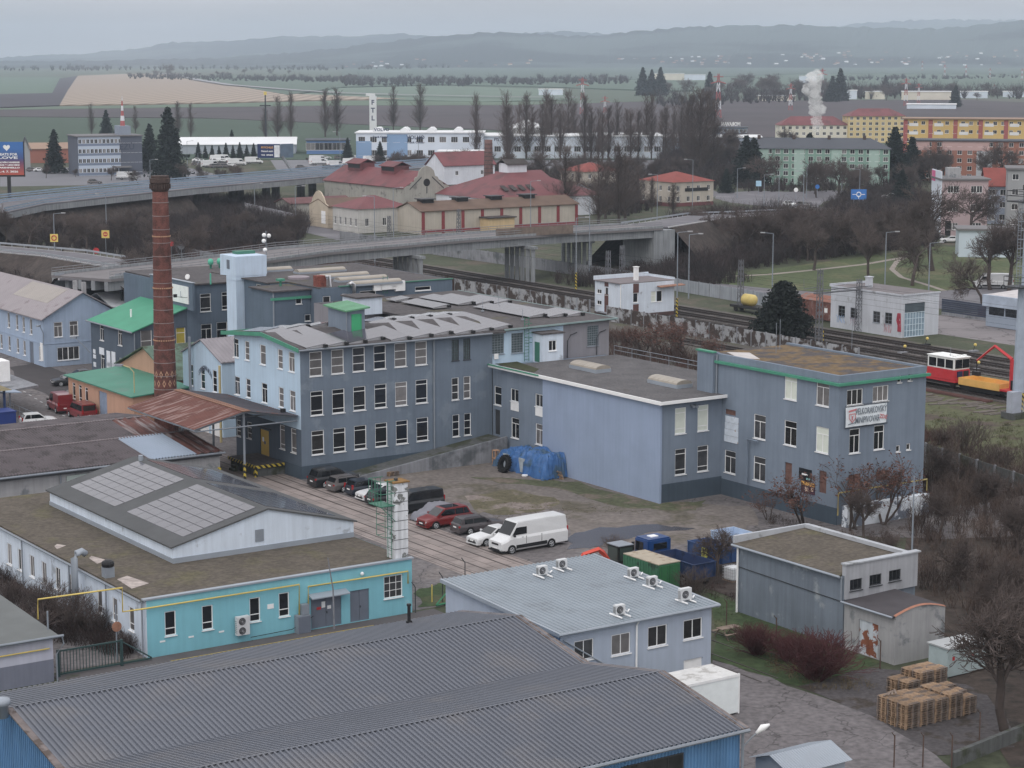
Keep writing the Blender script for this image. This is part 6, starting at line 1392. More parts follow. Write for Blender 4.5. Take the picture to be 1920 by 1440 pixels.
obj('chimney', MB().box(197.2,197.8,257.6,258.2,zt+.131,zt+2.2).box(197.1,197.9,257.5,258.3,zt+2.21,zt+2.3), white_paint, sh)
obj('sun_shade', MB().slab([(199.7,y0-1.1,4.85),(204.6,y0-1.1,4.95),(204.6,y0-.05,5.05),(199.7,y0-.05,4.95)], .12), M('shade_brown', S(140,100,80), .8, .1), sh); obj('porch_slab', MB().box(x0-.9,x0-.07,258.2,261,.75,.88), concrete, sh); downpipe(sh, x0-.1, y0+.1, 0, zt, white_paint, .07)
gbd = thing('railway_building', 'pale flat-roofed railway shed with graffiti and blue glazed gate', 'railway building', 217, 223, 0, frame='K'); gw = plaster('railway_white', S(176,180,188), .08, .14, S(140,142,146), (.6,.72))
za_ = lambda L: zc(1640, 460, 6.546, L); zb_ = lambda L: zc(1380, 460, 7.2, L)
x0, x1, y0, y1, zt = 214.2, 221.8, 216.2, 231.2, 6.2
wx = wins_on('x', x0, zb_([(1425,890,1.5,1.7,'G23',GW),(1590,915,1.5,1.6,'G23',GW)]) + za_([(22,880,1.5,1.7,'G23',GW),(168,897,1.5,1.7,'G23',GW)]))
gt_ = ky(*za_([(490,925)])[0], y0); gx0, gx1 = gt_[0]-2.05, gt_[0]+2.05
block(gbd, x0, x1, y0, y1, -.3, zt, gw, wx, (), oy=[(gx0,gx1,.05,5.0)], fm=steel)
g = obj('gate', MB().box(gx0,gx1,y0+.1,y0+.14,.05,3.6), M('gate_glass', S(120,142,158), .3, .15, 1.5), gbd); obj('gate_top', MB().box(gx0,gx1,y0+.1,y0+.14,3.65,5.0), M('gate_top', S(70,82,90), .5), gbd)
mb = MB()
for i in range(8): mb.box(gx0+(gx1-gx0)*i/7-.04,gx0+(gx1-gx0)*i/7+.04,y0+.05,y0+.098,.05,3.6)
for i in range(5): mb.box(gx0,gx1,y0+.045,y0+.097,.05+i*.88,.11+i*.88)
obj('gate_bars', mb, paint('gate_pale', S(190,206,216)), g)
obj('roof', MB().box(x0,x1,y0,y1,zt+.01,zt+.12), M('railway_felt', U(116,110,112), .9, .12, .6, U(172,168,168), (.62,.7), .6), gbd); obj('roof_edge', MB().box(x0-.12,x1+.12,y1,y1+.25,zt,zt+.4).box(x0-.12,x0,y0,y1,zt-.05,zt+.18).box(x0-.12,x1+.12,y0-.12,y0,zt-.05,zt+.18), gw, gbd)
obj('roof_chimney', MB().box(217,217.8,226,226.8,zt+.12,zt+1.6).box(216.9,217.9,225.9,226.9,zt+1.61,zt+1.75), gw, gbd)
rg = paint('graffiti_red', S(160,50,70), .8); gyb = paint('graffiti_blue', S(130,160,196), .8); rd = random.Random(9)
def scribble(parent, mat, ya, yb, za, zb, n, r=.05):
 mb = MB()
 for i in range(n):
  y = ya+(yb-ya)*(i+.5)/n; P = [(x0-.02, y+rd.uniform(-.25,.25), za+(zb-za)*q) for q in (0,.35,.6,1)]; rd.shuffle(P); mb.tube(P, r, 4)
 return obj('graffiti', mb, mat, parent)
scribble(gbd, gyb, 230, 228, .9, 2.0, 4); scribble(gbd, M('graffiti_grey', S(160,130,150)), 227, 225.5, .7, 2.0, 4, .03); scribble(gbd, M('graffiti_rose', S(176,110,120)), 219.8, 218, .5, 1.8, 5, .03); scribble(gbd, rg, 216.9, 216.45, .9, 3.6, 7, .1)
t = thing('rusty_wagon_body', 'rusty brown wagon body between conifer and graffiti shed', 'wagon', 222, 240, 0, frame='K'); X, Y = cp(1502, 596)
rw = M('rust_wagon', S(112,72,64), .85, .25, .8, S(140,120,114), (.55,.65), 1.2, .25); obj('body', MB().box(X,X+4,Y-9,Y+1,.2,3.0), rw, t); gable_roof(t, X, X+4, Y-9, Y+1, 3.0, 3.7, M('rust_roof', U(144,92,74), .8, .2, .8, U(116,108,106), (.52,.64), .8), 'y', .15, .08); obj('window', MB().box(X-.03,X,Y-6,Y-5.3,1.4,2.1), white_paint, t)
X, Y = cp(1392, 584); t = thing('tank_wagon', 'yellow tank on a dark flat wagon left of conifer', 'wagon', X, Y, 0, frame='K')
obj('tank', MB().tube([(X+.2,Y,2.0),(X+.2,Y-.4,2.0),(X+.2,Y-2.4,2.0),(X+.2,Y-2.9,2.0)], [.5,.95,.95,.45], 12), M('tank_yellow', S(190,168,84), .5, .15, 1), t, smooth=True); obj('flatbed', MB().box(X-1,X+1.3,Y-7,Y+2,.7,1.1), und, t)
for y in (Y-5.5, Y+.8): obj('wheel', MB().wheel((X-.75,y,.5), .45, .13, 14, 'x').wheel((X+.75,y,.5), .45, .13, 14, 'x'), und, t)
X, Y = cp(1848, 612); t = thing('cladded_office', 'grey-blue cladded building with window strip at the right edge', 'building', X+4, Y-4, 0, frame='K'); cl = M('blue_grey_cladding', S(136,148,164), .5, .05, .5)
obj('wall', MB().box(X,X+14,Y-16,Y,.1,4.6), cl, t); obj('fascia', MB().box(X-.5,X+14,Y-16,Y+.4,3.2,4.9), M('fascia_cladding', S(150,162,178), .5), t)
for i in range(4): obj('window', MB().box(X-.03,X-.004,Y-3.6-i*3.3,Y-.6-i*3.3,1.9,3.15), glass, t)
obj('roof', MB().slab([(X,Y,4.92),(X+14,Y,5.5),(X+14,Y-16,5.5),(X,Y-16,4.92)][::-1], .1), M('pale_roof', U(196,190,190), .6), t)
P = [cp(1765, 590), cp(1848, 602)]
t = thing('panel_fence', 'dark blue ribbed panel fence beside the railway yard', 'fence', *[(P[0][i]+P[1][i])/2 for i in (0,1)], 0, frame='K'); mb = MB()
(xa, ya), (xb, yb) = P; d = Vector((xb-xa, yb-ya)).normalized(); nn = Vector((-d.y,d.x))*.08
for i in range(7): mb.prism([(xa,ya),(xb,yb),(xb+nn.x,yb+nn.y),(xa+nn.x,ya+nn.y)], .5+i*.3, .76+i*.3)
obj('panel', mb, M('fence_navy', S(52,60,78), .6), t); obj('base', MB().prism([(xa,ya),(xb,yb),(xb+nn.x*3,yb+nn.y*3),(xa+nn.x*3,ya+nn.y*3)], -.2, .45), concrete, t)
X, Y = cp(1832, 592); ktag('rusty_bin', MB().box(X,X+2.4,Y-2,Y,0,1.4), rw, 'rusty brown skip box beside the dark blue fence', 'skip', bevel=.1)
vine = M('vine_wall', S(150,152,156), .95, .15, .6, S(70,60,56), (.44,.54), .55, .2)
def kfence(lab, x0, y0, x1, y1, h, mat=None, name='concrete_fence'):
 d = Vector((x1-x0, y1-y0)); n = max(1, int(d.length/3)); t = thing(name, lab, 'fence', (x0+x1)/2, (y0+y1)/2, 0, group='concrete fences by the railway', frame='K'); nn = Vector((-d.y, d.x)).normalized()*.08
 mb = MB().prism([(x0,y0),(x1,y1),(x1+nn.x,y1+nn.y),(x0+nn.x,y0+nn.y)], -.2, h); obj('panel', mb, mat or vine, t)
 for i in range(min(n, 40)+1): f = i/min(n, 40); obj('post', MB().box(x0+d.x*f-.1,x0+d.x*f+.1,y0+d.y*f-.1,y0+d.y*f+.1,-.2,h+.1), concrete, t)
kfence('ivy-streaked concrete fence in front of the signal house', 190.5, 200, 190.5, 256, 2.3); a, b = cp(1090, 600), cp(1010, 565)
kfence('vine-covered concrete fence left of the signal house', 191.5, 262, 190.5, 300, 2.6); kfence('pale concrete fence beyond the tracks under the bridge', 226, 300, 224, 400, 2.2, concrete); kfence('low concrete fence below the bridge near factory roof', 176, 312, 182, 420, 2.0, concrete); kfence('concrete fence among the shrubs right of the brewery', *cp(1735,868), *cp(1935,936), 2.0, concrete_dark)
kfence('grey fence behind the conifer along the road', 222, 238, 226, 300, 2.2, M('grey_fence', S(140,146,154), .9, .1, .5, streak=.2))
X, Y = 176.9, 160.1
mt = thing('lighting_mast', 'tall grey lighting mast with ladder cage and striped base at the right edge', 'mast', X, Y, 0, frame='K')
obj('base', MB().box(X-1.3,X+1.2,Y-.9,Y+.9,0,.8), concrete_dark, mt); obj('cabinet', MB().box(X-1.2,X+.3,Y-.7,Y+.2,.8,3.2), M('mast_box', S(150,156,170), .6), mt); obj('hazard_panel', MB().box(X+.32,X+.62,Y-.72,Y-.3,.8,3.0), hazard, mt)
obj('lower_shaft', MB().tube([(X+.5,Y,.8),(X+.5,Y,14.8)], [.75,.5], 8), M('mast_paint', S(146,158,174), .5), mt); obj('upper_shaft', MB().tube([(X+.7,Y,15.2),(X+.7,Y,29)], [.3,.2], 8), M('mast_paint', (0,0,0)), mt)
for z in (15.0, 24.6): obj('platform', MB().box(X-1.3,X+1.7,Y-1.2,Y+1.2,z,z+.15), dark_steel, mt)
mb = MB()
for z in (15.15, 24.75):
 for q in (.55, 1.1): mb.tube([(X-1.3,Y-1.2,z+q),(X+1.7,Y-1.2,z+q),(X+1.7,Y+1.2,z+q),(X-1.3,Y+1.2,z+q),(X-1.3,Y-1.2,z+q)], .035, 4)
 for a in ((-1.3,-1.2),(1.7,-1.2),(1.7,1.2),(-1.3,1.2)): mb.tube([(X+a[0],Y+a[1],z),(X+a[0],Y+a[1],z+1.1)], .04, 4)
obj('railing', mb, dark_steel, mt); mb = MB()
for s in (-.45,.05): mb.tube([(X-.6+s,Y-.4,15),(X-.6+s,Y-.4,25)], .04, 4)
for i in range(26): mb.tube([(X-1.05,Y-.4,15.2+i*.38),(X-.55,Y-.4,15.2+i*.38)], .025, 4)
for i in range(9): mb.tube([(X-1.05,Y-.4,16.5+i),(X-1.25,Y-1.0,16.5+i),(X-.4,Y-1.0,16.5+i),(X-.55,Y-.4,16.5+i)], .03, 4)
obj('ladder', mb, steel, mt)
for i in range(3): obj('floodlight', MB().cbox((X-.9+i*1.0,Y-1.3,26.3+.2*i), (.8,.4,.6), .2*i), dark_steel, mt)
lattice_m = M('lattice_grey', S(96,98,104), .7, .1, 1)
def lattice(mb, x, y, z0, z1, w0, w1, n, diag=True):
 for sx, sy in ((-1,-1),(1,-1),(1,1),(-1,1)): mb.tube([(x+sx*w0/2,y+sy*w0/2,z0),(x+sx*w1/2,y+sy*w1/2,z1)], .085, 4)
 for i in range(n):
  f0, f1 = i/n, (i+1)/n; wa, wb_ = w0+(w1-w0)*f0, w0+(w1-w0)*f1; za, zb = z0+(z1-z0)*f0, z0+(z1-z0)*f1; s = 1 if i % 2 else -1
  for ax in (0,1):
   for sd in (-1,1):
    if ax == 0: mb.tube([(x-s*wa/2,y+sd*wa/2,za),(x+s*wb_/2,y+sd*wb_/2,zb)], .05, 3)
    else: mb.tube([(x+sd*wa/2,y-s*wa/2,za),(x+sd*wb_/2,y+s*wb_/2,zb)], .05, 3)
cat = [(1535,648,505,'catenary mast right of the conifer with striped foot'),(1609,622,523,'catenary mast in front of graffiti shed with cross beam'),(1388,583,487,'catenary mast left of the conifer'),(1166,536,460,'black and white lattice mast at the bridge piers'),(860,450,392,'lattice mast behind the bridge railing'),(730,448,405,'lattice mast beside the old brewery wall'),(1140,560,470,'lattice mast in the bushes under the bridge')]
for u, v, vt, lab in cat:
 X, Y = gp(u, v); h = zat(X, Y, vt); x, y = w2k(X, Y); t = thing('catenary_mast', lab, 'mast', x, y, 0, group='catenary masts', frame='K')
 mb = MB(); lattice(mb, x, y, 0, h, .75, .5, int(h*1.2)); obj('lattice', mb, lattice_m, t)
 if u in (1535,1388): obj('foot_stripe', MB().box(x+.38,x+.5,y-.45,y-.36,.1,2.2), hazard, t)
 if u == 1609: obj('cross_beam', MB().tube([(x-9,y,h-1.6),(x+2.5,y,h-1.6)], .12, 4).tube([(x-9,y,h-1.2),(x+2.5,y,h-1.2)], .08, 4), lattice_m, t)
 if u == 1535: obj('bracket', MB().tube([(x,y,h-2.5),(x-3,y,h-2.6),(x-3.1,y,h-1.2)], .05, 4), lattice_m, t)
mb = MB()
for x, z in ((209,6.6),(209,7.6),(204.7,6.6),(204.7,7.6),(200,6.6)): mb.tube([(x,125+k*18,z-.25*math.sin(k*math.pi)) for k in range(17)], .014, 3)
ktag('contact_wire', mb, M('wire', (.03,.03,.03), .6), 'thin contact wires strung above the three main tracks', 'wires')
for i, (u, v) in enumerate(((1735,648),(1825,660),(1693,663),(1831,694))):
 X, Y = cp(u, v); t = thing('point_lever', ('low black point lever with yellow top near graffiti shed','point lever with yellow weight beside a pale slab','yellow-headed point lever behind brewery roof','yellow-headed point lever between siding and main tracks')[i], 'point lever', X, Y, 0, frame='K')
 obj('base', MB().box(X-.7,X+.7,Y-.4,Y+.4,0,.25), black if i == 0 else concrete, t); obj('arm', MB().tube([(X,Y,.25),(X+.3,Y,.9)], .05, 4), black, t); obj('weight', MB().ball((X+.35,Y,1.0), .22, 8, 6), yellow, t)
# ================================================================ ROAD BRIDGE OVER THE RAILWAY
bg_ = thing('road_bridge', 'concrete road bridge with girders and rows of round piers over the railway', 'bridge', 205, 306, 0, frame='K')
near = [(120,283),(151.4,294.3),(167,301.5),(196.8,307.6),(221,309.6),(243,309)]; far = [(p[0]-(5 if i < 3 else 1), p[1]+10.5) for i, p in enumerate(near)]
bc = M('bridge_concrete', S(132,136,140), .9, .12, .4, streak=.25); mbd, mbg, mbp = MB(), MB(), MB()
for i in range(len(near)-1):
 a, b, c_, d_ = near[i], near[i+1], far[i+1], far[i]
 mbd.prism([a,b,c_,d_], 7.9, 8.3); m_ = lambda p, q, f: (p[0]+(q[0]-p[0])*f, p[1]+(q[1]-p[1])*f)
 for f in (.08,.3,.52,.74,.96): mbg.prism([m_(a,d_,f-.03),m_(b,c_,f-.03),m_(b,c_,f+.03),m_(a,d_,f+.03)], 6.5, 7.89)
 mbp.prism([m_(a,d_,0),m_(b,c_,0),m_(b,c_,.03),m_(a,d_,.03)], 8.31, 8.7).prism([m_(a,d_,.97),m_(b,c_,.97),m_(b,c_,1),m_(a,d_,1)], 8.31, 8.7)
obj('deck', mbd, M('deck_asphalt', U(122,118,120), .95, .1, .3), bg_); obj('girder', mbg, bc, bg_); obj('parapet', mbp, bc, bg_)
mb = MB()
for pl, sd in ((near,.3),(far,-.3)):
 for z in (9.0,9.4): mb.tube([(p[0],p[1]+sd,z) for p in pl], .05, 4)
 for i in range(len(pl)-1):
  n = int(math.dist(pl[i], pl[i+1])/2)
  for k in range(n): f = k/n; mb.tube([(pl[i][0]+(pl[i+1][0]-pl[i][0])*f, pl[i][1]+sd+(pl[i+1][1]-pl[i][1])*f, z_) for z_ in (8.7,9.4)], .035, 3)
obj('railing', mb, M('railing_grey', S(120,122,126), .6), bg_)
for px_, ya in ((212,306.5),(186,303.0),(228,311)):
 for k in range(6): obj('pier', MB().tube([(px_,ya+1.0+k*1.7,-.2),(px_,ya+1.0+k*1.7,6.5)], .42, 10), bc, bg_)
 obj('cap_beam', MB().box(px_-.6,px_+.6,ya+.3,ya+10.2,6.0,6.48), bc, bg_)
obj('abutment', MB().prism([(241,309.2),(246,309.2),(246,319),(241,319)], -.3, 7.85), bc, bg_); obj('screen', MB().box(205,222,309.0,309.1,8.3,9.9), M('rusty_screen', S(112,98,88), .8, .2, 1), bg_)
def strip(pts, wd, name, mat, z=None):
 """road strip through 3-D points"""
 L_, R_ = [], []
 for i, p in enumerate(pts):
  a, b = pts[max(0,i-1)], pts[min(len(pts)-1,i+1)]; d = Vector((b[0]-a[0], b[1]-a[1])).normalized(); n = Vector((-d.y, d.x))*wd/2; L_.append((p[0]+n.x,p[1]+n.y,p[2])); R_.append((p[0]-n.x,p[1]-n.y,p[2]))
 mb = MB()
 for i in range(len(pts)-1): mb.slab([R_[i],R_[i+1],L_[i+1],L_[i]], .3)
 return mb, L_, R_
road_m = M('road_asphalt', U(108,106,112), .95, .1, .3, U(124,122,126), (.5,.66), .1); line_m = M('road_paint', U(196,196,198), .8, .1, 2)
kw = lambda x, y, z: (*k2w(x, y), z)
wp = lambda u, v, z: (*gp(u, v, z), z)
def road(name, pts, wd, marks=True):
 mb, L_, R_ = strip(pts, wd, name, road_m); wtag(name, mb, road_m, kind='structure')
 if marks:
  up = [(p[0],p[1],p[2]+.02) for p in pts]; mk = MB(); m1, _, _ = strip([(a[0],a[1],a[2]+.015) for a in L_], .2, '', None); m2, _, _ = strip([(a[0],a[1],a[2]+.015) for a in R_], .2, '', None); mk.add(m1.v, m1.f); mk.add(m2.v, m2.f)
  wtag(name+'_marking', mk, line_m, kind='structure')
def slope_bank(pts, wd, extra, name='embankment'):
 mb, L_, R_ = strip(pts, wd+.4, '', None); m = MB(); _, A_, B_ = strip(pts, wd+extra, '', None)
 for i in range(len(pts)-1):
  m.poly(L_[i], L_[i+1], (*A_[i+1][:2],-.2), (*A_[i][:2],-.2)).poly(R_[i+1], R_[i], (*B_[i][:2],-.2), (*B_[i+1][:2],-.2)).poly((R_[i][0],R_[i][1],R_[i][2]-.12),(R_[i+1][0],R_[i+1][1],R_[i+1][2]-.12),(L_[i+1][0],L_[i+1][1],L_[i+1][2]-.12),(L_[i][0],L_[i][1],L_[i][2]-.12))
 wtag(name, m, bank_m, kind='structure')
bank_m = M('bank_litter', U(72,62,58), .97, .25, .3, U(62,54,50), (.45,.6), .4, 0, .5, 3, fine=1.5)
r1 = [wp(-60,462,3.5), wp(120,478,4), wp(290,506,6), (*k2w(118,288),8.0)]
slope_bank(r1, 9, 14); road('slip_road', [(p[0],p[1],p[2]+.08) for p in r1], 8)
r2 = [(*k2w(243,314.5),8.2), wp(1330,406,6.5), wp(1420,402,4), wp(1505,398,1.5), wp(1530,388,.3)]
slope_bank(r2, 10, 16); road('bridge_approach', [(p[0],p[1],p[2]+.08) for p in r2], 9)
def rail_along(pts, off, lab, mat, name='guard_rail', z0=.0, posts=4.0, h=.75, cat_='guard rail', double=False):
 _, L_, R_ = strip(pts, abs(off)*2, '', None); P_ = L_ if off > 0 else R_; t = thing(name, lab, cat_, *P_[0][:2], P_[0][2])
 m = MB(); m.slab([(p[0],p[1],p[2]+z0+h) for p in P_]+[(p[0],p[1]+.1,p[2]+z0+h) for p in P_[::-1]], .3) if len(P_) == 2 else [m.slab([(*P_[i][:2],P_[i][2]+z0+h),(*P_[i+1][:2],P_[i+1][2]+z0+h),(P_[i+1][0],P_[i+1][1]+.12,P_[i+1][2]+z0+h),(P_[i][0],P_[i][1]+.12,P_[i][2]+z0+h)], .32) for i in range(len(P_)-1)]
 obj('beam', m, mat, t); pm_ = MB()
 for i in range(len(P_)-1):
  n = max(1, int(math.dist(P_[i][:2], P_[i+1][:2])/posts))
  for k in range(n): f = k/n; q = [P_[i][j]+(P_[i+1][j]-P_[i][j])*f for j in range(3)]; pm_.box(q[0]-.06,q[0]+.06,q[1]-.06,q[1]+.06,q[2]-.1,q[2]+z0+h)
 obj('posts', pm_, mat, t); return t
gr_m = M('guard_rail', S(140,146,154), .5, .05); rail_along(r1, -4.6, 'grey guard rail along near side of the slip road', gr_m); rail_along(r1, 4.6, 'grey guard rail along far side of the slip road', gr_m); rail_along(r2, 4.8, 'grey guard rail along the bridge approach', gr_m)
vi = thing('viaduct', 'long highway viaduct with blue-grey railings and rectangular piers', 'viaduct', *k2w(240,480), 0)
vp = [wp(-90,402,7), wp(0,384,7), wp(150,368,7.5), wp(300,353,7.5), wp(500,336,7.2), wp(700,318,7), wp(860,306,6.5)]; vp = [(p[0]*1.0, p[1]+6, p[2]) for p in vp]
mb, L_, R_ = strip(vp, 20, '', None); obj('deck', MB().add([(a[0],a[1],a[2]) for a in mb.v], mb.f), road_m, vi)
m2 = MB()
for i in range(len(vp)-1): m2.slab([(*R_[i][:2],R_[i][2]-.32),(*R_[i+1][:2],R_[i+1][2]-.32),(*L_[i+1][:2],L_[i+1][2]-.32),(*L_[i][:2],L_[i][2]-.32)], 1.3)
obj('girder', m2, bc, vi); blue_r = M('viaduct_rail', S(122,142,162), .5, .08, 1)
for PL in (R_, L_, vp):
 m3 = MB()
 for i in range(len(PL)-1):
  for zz in ((.25,.55),(.75,1.1)): m3.slab([(*PL[i][:2],PL[i][2]+zz[1]),(*PL[i+1][:2],PL[i+1][2]+zz[1]),(PL[i+1][0],PL[i+1][1]+.15,PL[i+1][2]+zz[1]),(PL[i][0],PL[i][1]+.15,PL[i][2]+zz[1])], zz[1]-zz[0])
 obj('railing', m3, blue_r, vi)
for i in range(len(vp)-1):
 n = 3 if i > 0 else 2
 for k in range(n):
  f = (k+.5)/n; q = [vp[i][j]+(vp[i+1][j]-vp[i][j])*f for j in range(3)]
  for s in (-5.5, 5.5): obj('pier', MB().cbox((q[0]+s*.55,q[1]+s*.8,2.6), (1.3,2.2,5.8), R(38)), concrete_dark, vi)
slope_bank([(p[0],p[1]-2,p[2]-1.8) for p in vp[:4]], 14, 12)
# ================================================================ OLD BREWERY COMPLEX (compound grid)
ob_w = plaster('old_beige', S(148,146,138), .1, .22, S(116,114,110), (.56,.68)); cream_w = plaster('cream_render', S(168,160,148), .08, .15); ob_white = plaster('old_white', S(196,200,208), .08, .12)
dkw = M('dark_opening', (.02,.02,.022), .5, .1)
def kb(name, label, cat_, u, v, lx, ly, h, wall, roof=None, rmat=None, rise=2.5, wx=None, wy=None, group=None, over=.4, z0=0, chim=0):
 x, y = cp(u, v, z0); t = thing(name, label, cat_, x+lx/2, y+ly/2, z0, group=group, frame='K')
 def grid(n, rows, w, hh, zz, dz, L0, L): return [(L0+L*(i+.5)/n, z0+zz+dz*j, w, hh, 'V2', GW) for i in range(n) for j in range(rows)]
 WX = grid(*wx, y, ly) if wx else (); WY = grid(*wy, x, lx) if wy else ()
 block(t, x, x+lx, y, y+ly, z0-.3, z0+h, wall, WX, WY, gable=(roof[1], z0+h+rise) if roof and roof[0] == 'g' else None)
 if roof and roof[0] == 'g': gable_roof(t, x, x+lx, y, y+ly, z0+h, z0+h+rise+.03, rmat, roof[1], over, .15)
 elif roof == 'hip':
  a, b, c_, d_ = (x-over,y-over), (x+lx+over,y-over), (x+lx+over,y+ly+over), (x-over,y+ly+over); m = MB(); zb = z0+h; r = min(lx, ly)/2
  p, q = ((x+r,y+ly/2),(x+lx-r,y+ly/2)) if lx > ly else ((x+lx/2,y+r),(x+lx/2,y+ly-r)); zr = zb+rise
  A3, B3, C3, D3, P3_, Q3 = (*a,zb), (*b,zb), (*c_,zb), (*d_,zb), (*p,zr), (*q,zr)
  if lx > ly: m.add([A3,B3,C3,D3,P3_,Q3], [(0,1,5,4),(1,2,5),(2,3,4,5),(3,0,4)])
  else: m.add([A3,B3,C3,D3,P3_,Q3], [(0,1,4),(1,2,5,4),(2,3,5),(3,0,4,5)])
  m.add([A3,B3,C3,D3], [(3,2,1,0)]); obj('roof', m, rmat, t)
 elif rmat: obj('roof', MB().box(x-over,x+lx+over,y-over,y+ly+over,z0+h+.01,z0+h+.25), rmat, t)
 for i in range(chim): cx_, cy_ = x+lx*(.3+.4*i), y+ly*.5; obj('chimney', MB().box(cx_-.4,cx_+.4,cy_-.4,cy_+.4,z0+h+rise*.5,z0+h+rise+1.6), brick_dark, t)
 return t, x, y
G2 = ('g','y')
t, x, y = kb('brewhouse', 'big old brewhouse with stepped decorative gable and red sheet roof', 'old brewery', 757, 402, 13.5, 42, 6.6, ob_w, G2, red_roof_m, 4.0, wy=(3,1,1.4,1.8,1.0,0))
mb = MB(); c0 = x+6.75
prof = [(-6.9,0),(-6.9,6.8),(-6.0,7.3),(-5.2,7.3),(-4.6,8.3),(-3.9,8.3),(-3.3,9.4),(-2.6,9.6),(-2.2,11.0),(-1.2,11.9),(0,12.3),(1.2,11.9),(2.2,11.0),(2.6,9.6),(3.3,9.4),(3.9,8.3),(4.6,8.3),(5.2,7.3),(6.0,7.3),(6.9,6.8),(6.9,0)]
mb.add([(c0+p[0],y-.45,p[1]) for p in prof]+[(c0+p[0],y-.02,p[1]) for p in prof], [tuple(range(len(prof))), tuple(range(2*len(prof)-1,len(prof)-1,-1))]+[(i,len(prof)+i,len(prof)+i+1,i+1) for i in range(len(prof)-1)]); obj('decorative_gable', mb, ob_w, t)
obj('round_window', MB().tube([(c0,y-.5,8.0),(c0,y-.44,8.0)], 1.0, 18), dkw, t)
mb = MB().box(c0-.12,c0+.12,y-.52,y-.46,5.2,6.9)
for s in (-1,1): mb.add([(c0+s*1.6,y-.5,9.2),(c0+s*5.2,y-.5,6.2),(c0+s*5.2,y-.5,6.5),(c0+s*1.6,y-.5,9.6)], [(0,1,2,3)])
obj('relief', mb, dark_steel, t)
for i, yy in enumerate((12, 30)):
 k = obj('roof_vent', MB().box(c0-2.2,c0+2.2,y+yy,y+yy+7,9.6,11.8), red_roof_m, t); obj('louvre', MB().box(c0-2.25,c0-2.205,y+yy+.4,y+yy+6.6,10.3,11.5), dkw, k); obj('vent_roof', MB().slab([(c0-2.8,y+yy-.4,11.6),(c0,y+yy-.4,12.8),(c0,y+yy+7.4,12.8),(c0-2.8,y+yy+7.4,11.6)][::-1], .15).slab([(c0+2.8,y+yy-.4,11.6),(c0,y+yy-.4,12.8),(c0,y+yy+7.4,12.8),(c0+2.8,y+yy+7.4,11.6)], .15), red_roof_m, k)
kb('gatehouse', 'old white corner building with red hipped roof facing the road', 'old building', 672, 438, 14, 12, 5.6, plaster('gatehouse_wall', S(176,174,170), .1, .25), 'hip', red_roof_m, 2.6, wx=(5,1,.8,1.8,1.6,0), wy=(3,1,1.0,1.8,1.6,0))
kb('ice_house', 'tall white old building with red roof and small arched window', 'old brewery', 833, 378, 17, 9.5, 9.8, ob_white, ('g','x'), red_roof_m, 3.6, wy=(2,1,1.0,1.2,7.2,0)); kb('lean_to', 'low white lean-to with dark felt roof before the tall white building', 'lean-to', 838, 384, 15.5, 8, 4.6, ob_white, None, felt_dark)
t, x, y = kb('cellar_building', 'long low brown-roofed cellar building with red pilasters', 'old brewery', 790, 440, 44, 11, 5.2, cream_w, ('g','x'), M('brown_roof', U(108,86,72), .8, .15, .4), 1.8)
mb = MB()
for i in range(9): mb.box(x+.1+i*5.4,x+.9+i*5.4,y-.12,y-.005,0,5.1)
mb.box(x,x+44,y-.1,y-.004,.3,1.0); obj('pilaster', mb, M('brick_red_paint', S(130,52,56), .8, .1, 1), t)
for i in range(4): vx = x+3+i*9.5; k = obj('roof_vent', MB().box(vx,vx+3,y+4.2,y+6.8,6.2,7.6), dkw, t); obj('vent_cap', MB().box(vx-.4,vx+3.4,y+3.8,y+7.2,7.61,7.8), dark_steel, k)
t, x, y = kb('malt_house', 'wide red-roofed malt house with four dark rooflights and roof vent', 'old brewery', 925, 412, 34, 30, 5.0, ob_white, 'hip', red_roof_m, 6.5); obj('roof_vent', MB().box(x+13,x+19,y+13,y+17,10.5,13.0), ob_white, t); obj('vent_roof', MB().slab([(x+12.5,y+12.5,12.8),(x+19.5,y+12.5,12.8),(x+19.5,y+15,14),(x+12.5,y+15,14)], .15).slab([(x+12.5,y+17.5,12.8),(x+19.5,y+17.5,12.8),(x+19.5,y+15,14),(x+12.5,y+15,14)][::-1], .15), felt_dark, t)
for i in range(4): obj('rooflight', MB().slab([(x+5.5+i*2.6,y+3.0,8.0-1.1),(x+6.9+i*2.6,y+3.0,6.9),(x+6.9+i*2.6,y+5.5,8.05),(x+5.5+i*2.6,y+5.5,8.05)], .08), felt_dark, t)
kb('red_roofed_store', 'low red-roofed store behind the second brick chimney', 'old brewery', 905, 374, 24, 12, 4.6, M('store_brick', S(120,100,90), .9, .15, 1), ('g','x'), red_roof_m, 2.6); kb('side_store', 'small dark red roofed shed below the white brewery wall', 'shed', 862, 398, 16, 9, 2.6, ob_w, None, red_roof_m)
X, Y = gp(916, 392); hh = zat(X, Y, 262); x, y = w2k(X, Y); t = thing('brewery_chimney', 'slender old brick chimney with iron bands in the old brewery', 'chimney', x, y, 0, frame='K')
obj('shaft', MB().lathe([(1.45-.4*i/6, hh*i/6) for i in range(7)], (x,y,0), 16), M('old_chimney_brick', S(104,78,74), .9, .2, 1, fine=5), t, smooth=True); mb = MB()
for i in range(16): z = 1+i*hh/17; r_ = 1.47-.4*z/hh; mb.lathe([(r_,z),(r_+.04,z),(r_+.04,z+.14),(r_,z+.14)], (x,y,0), 16)
obj('iron_band', mb, dark_steel, t)
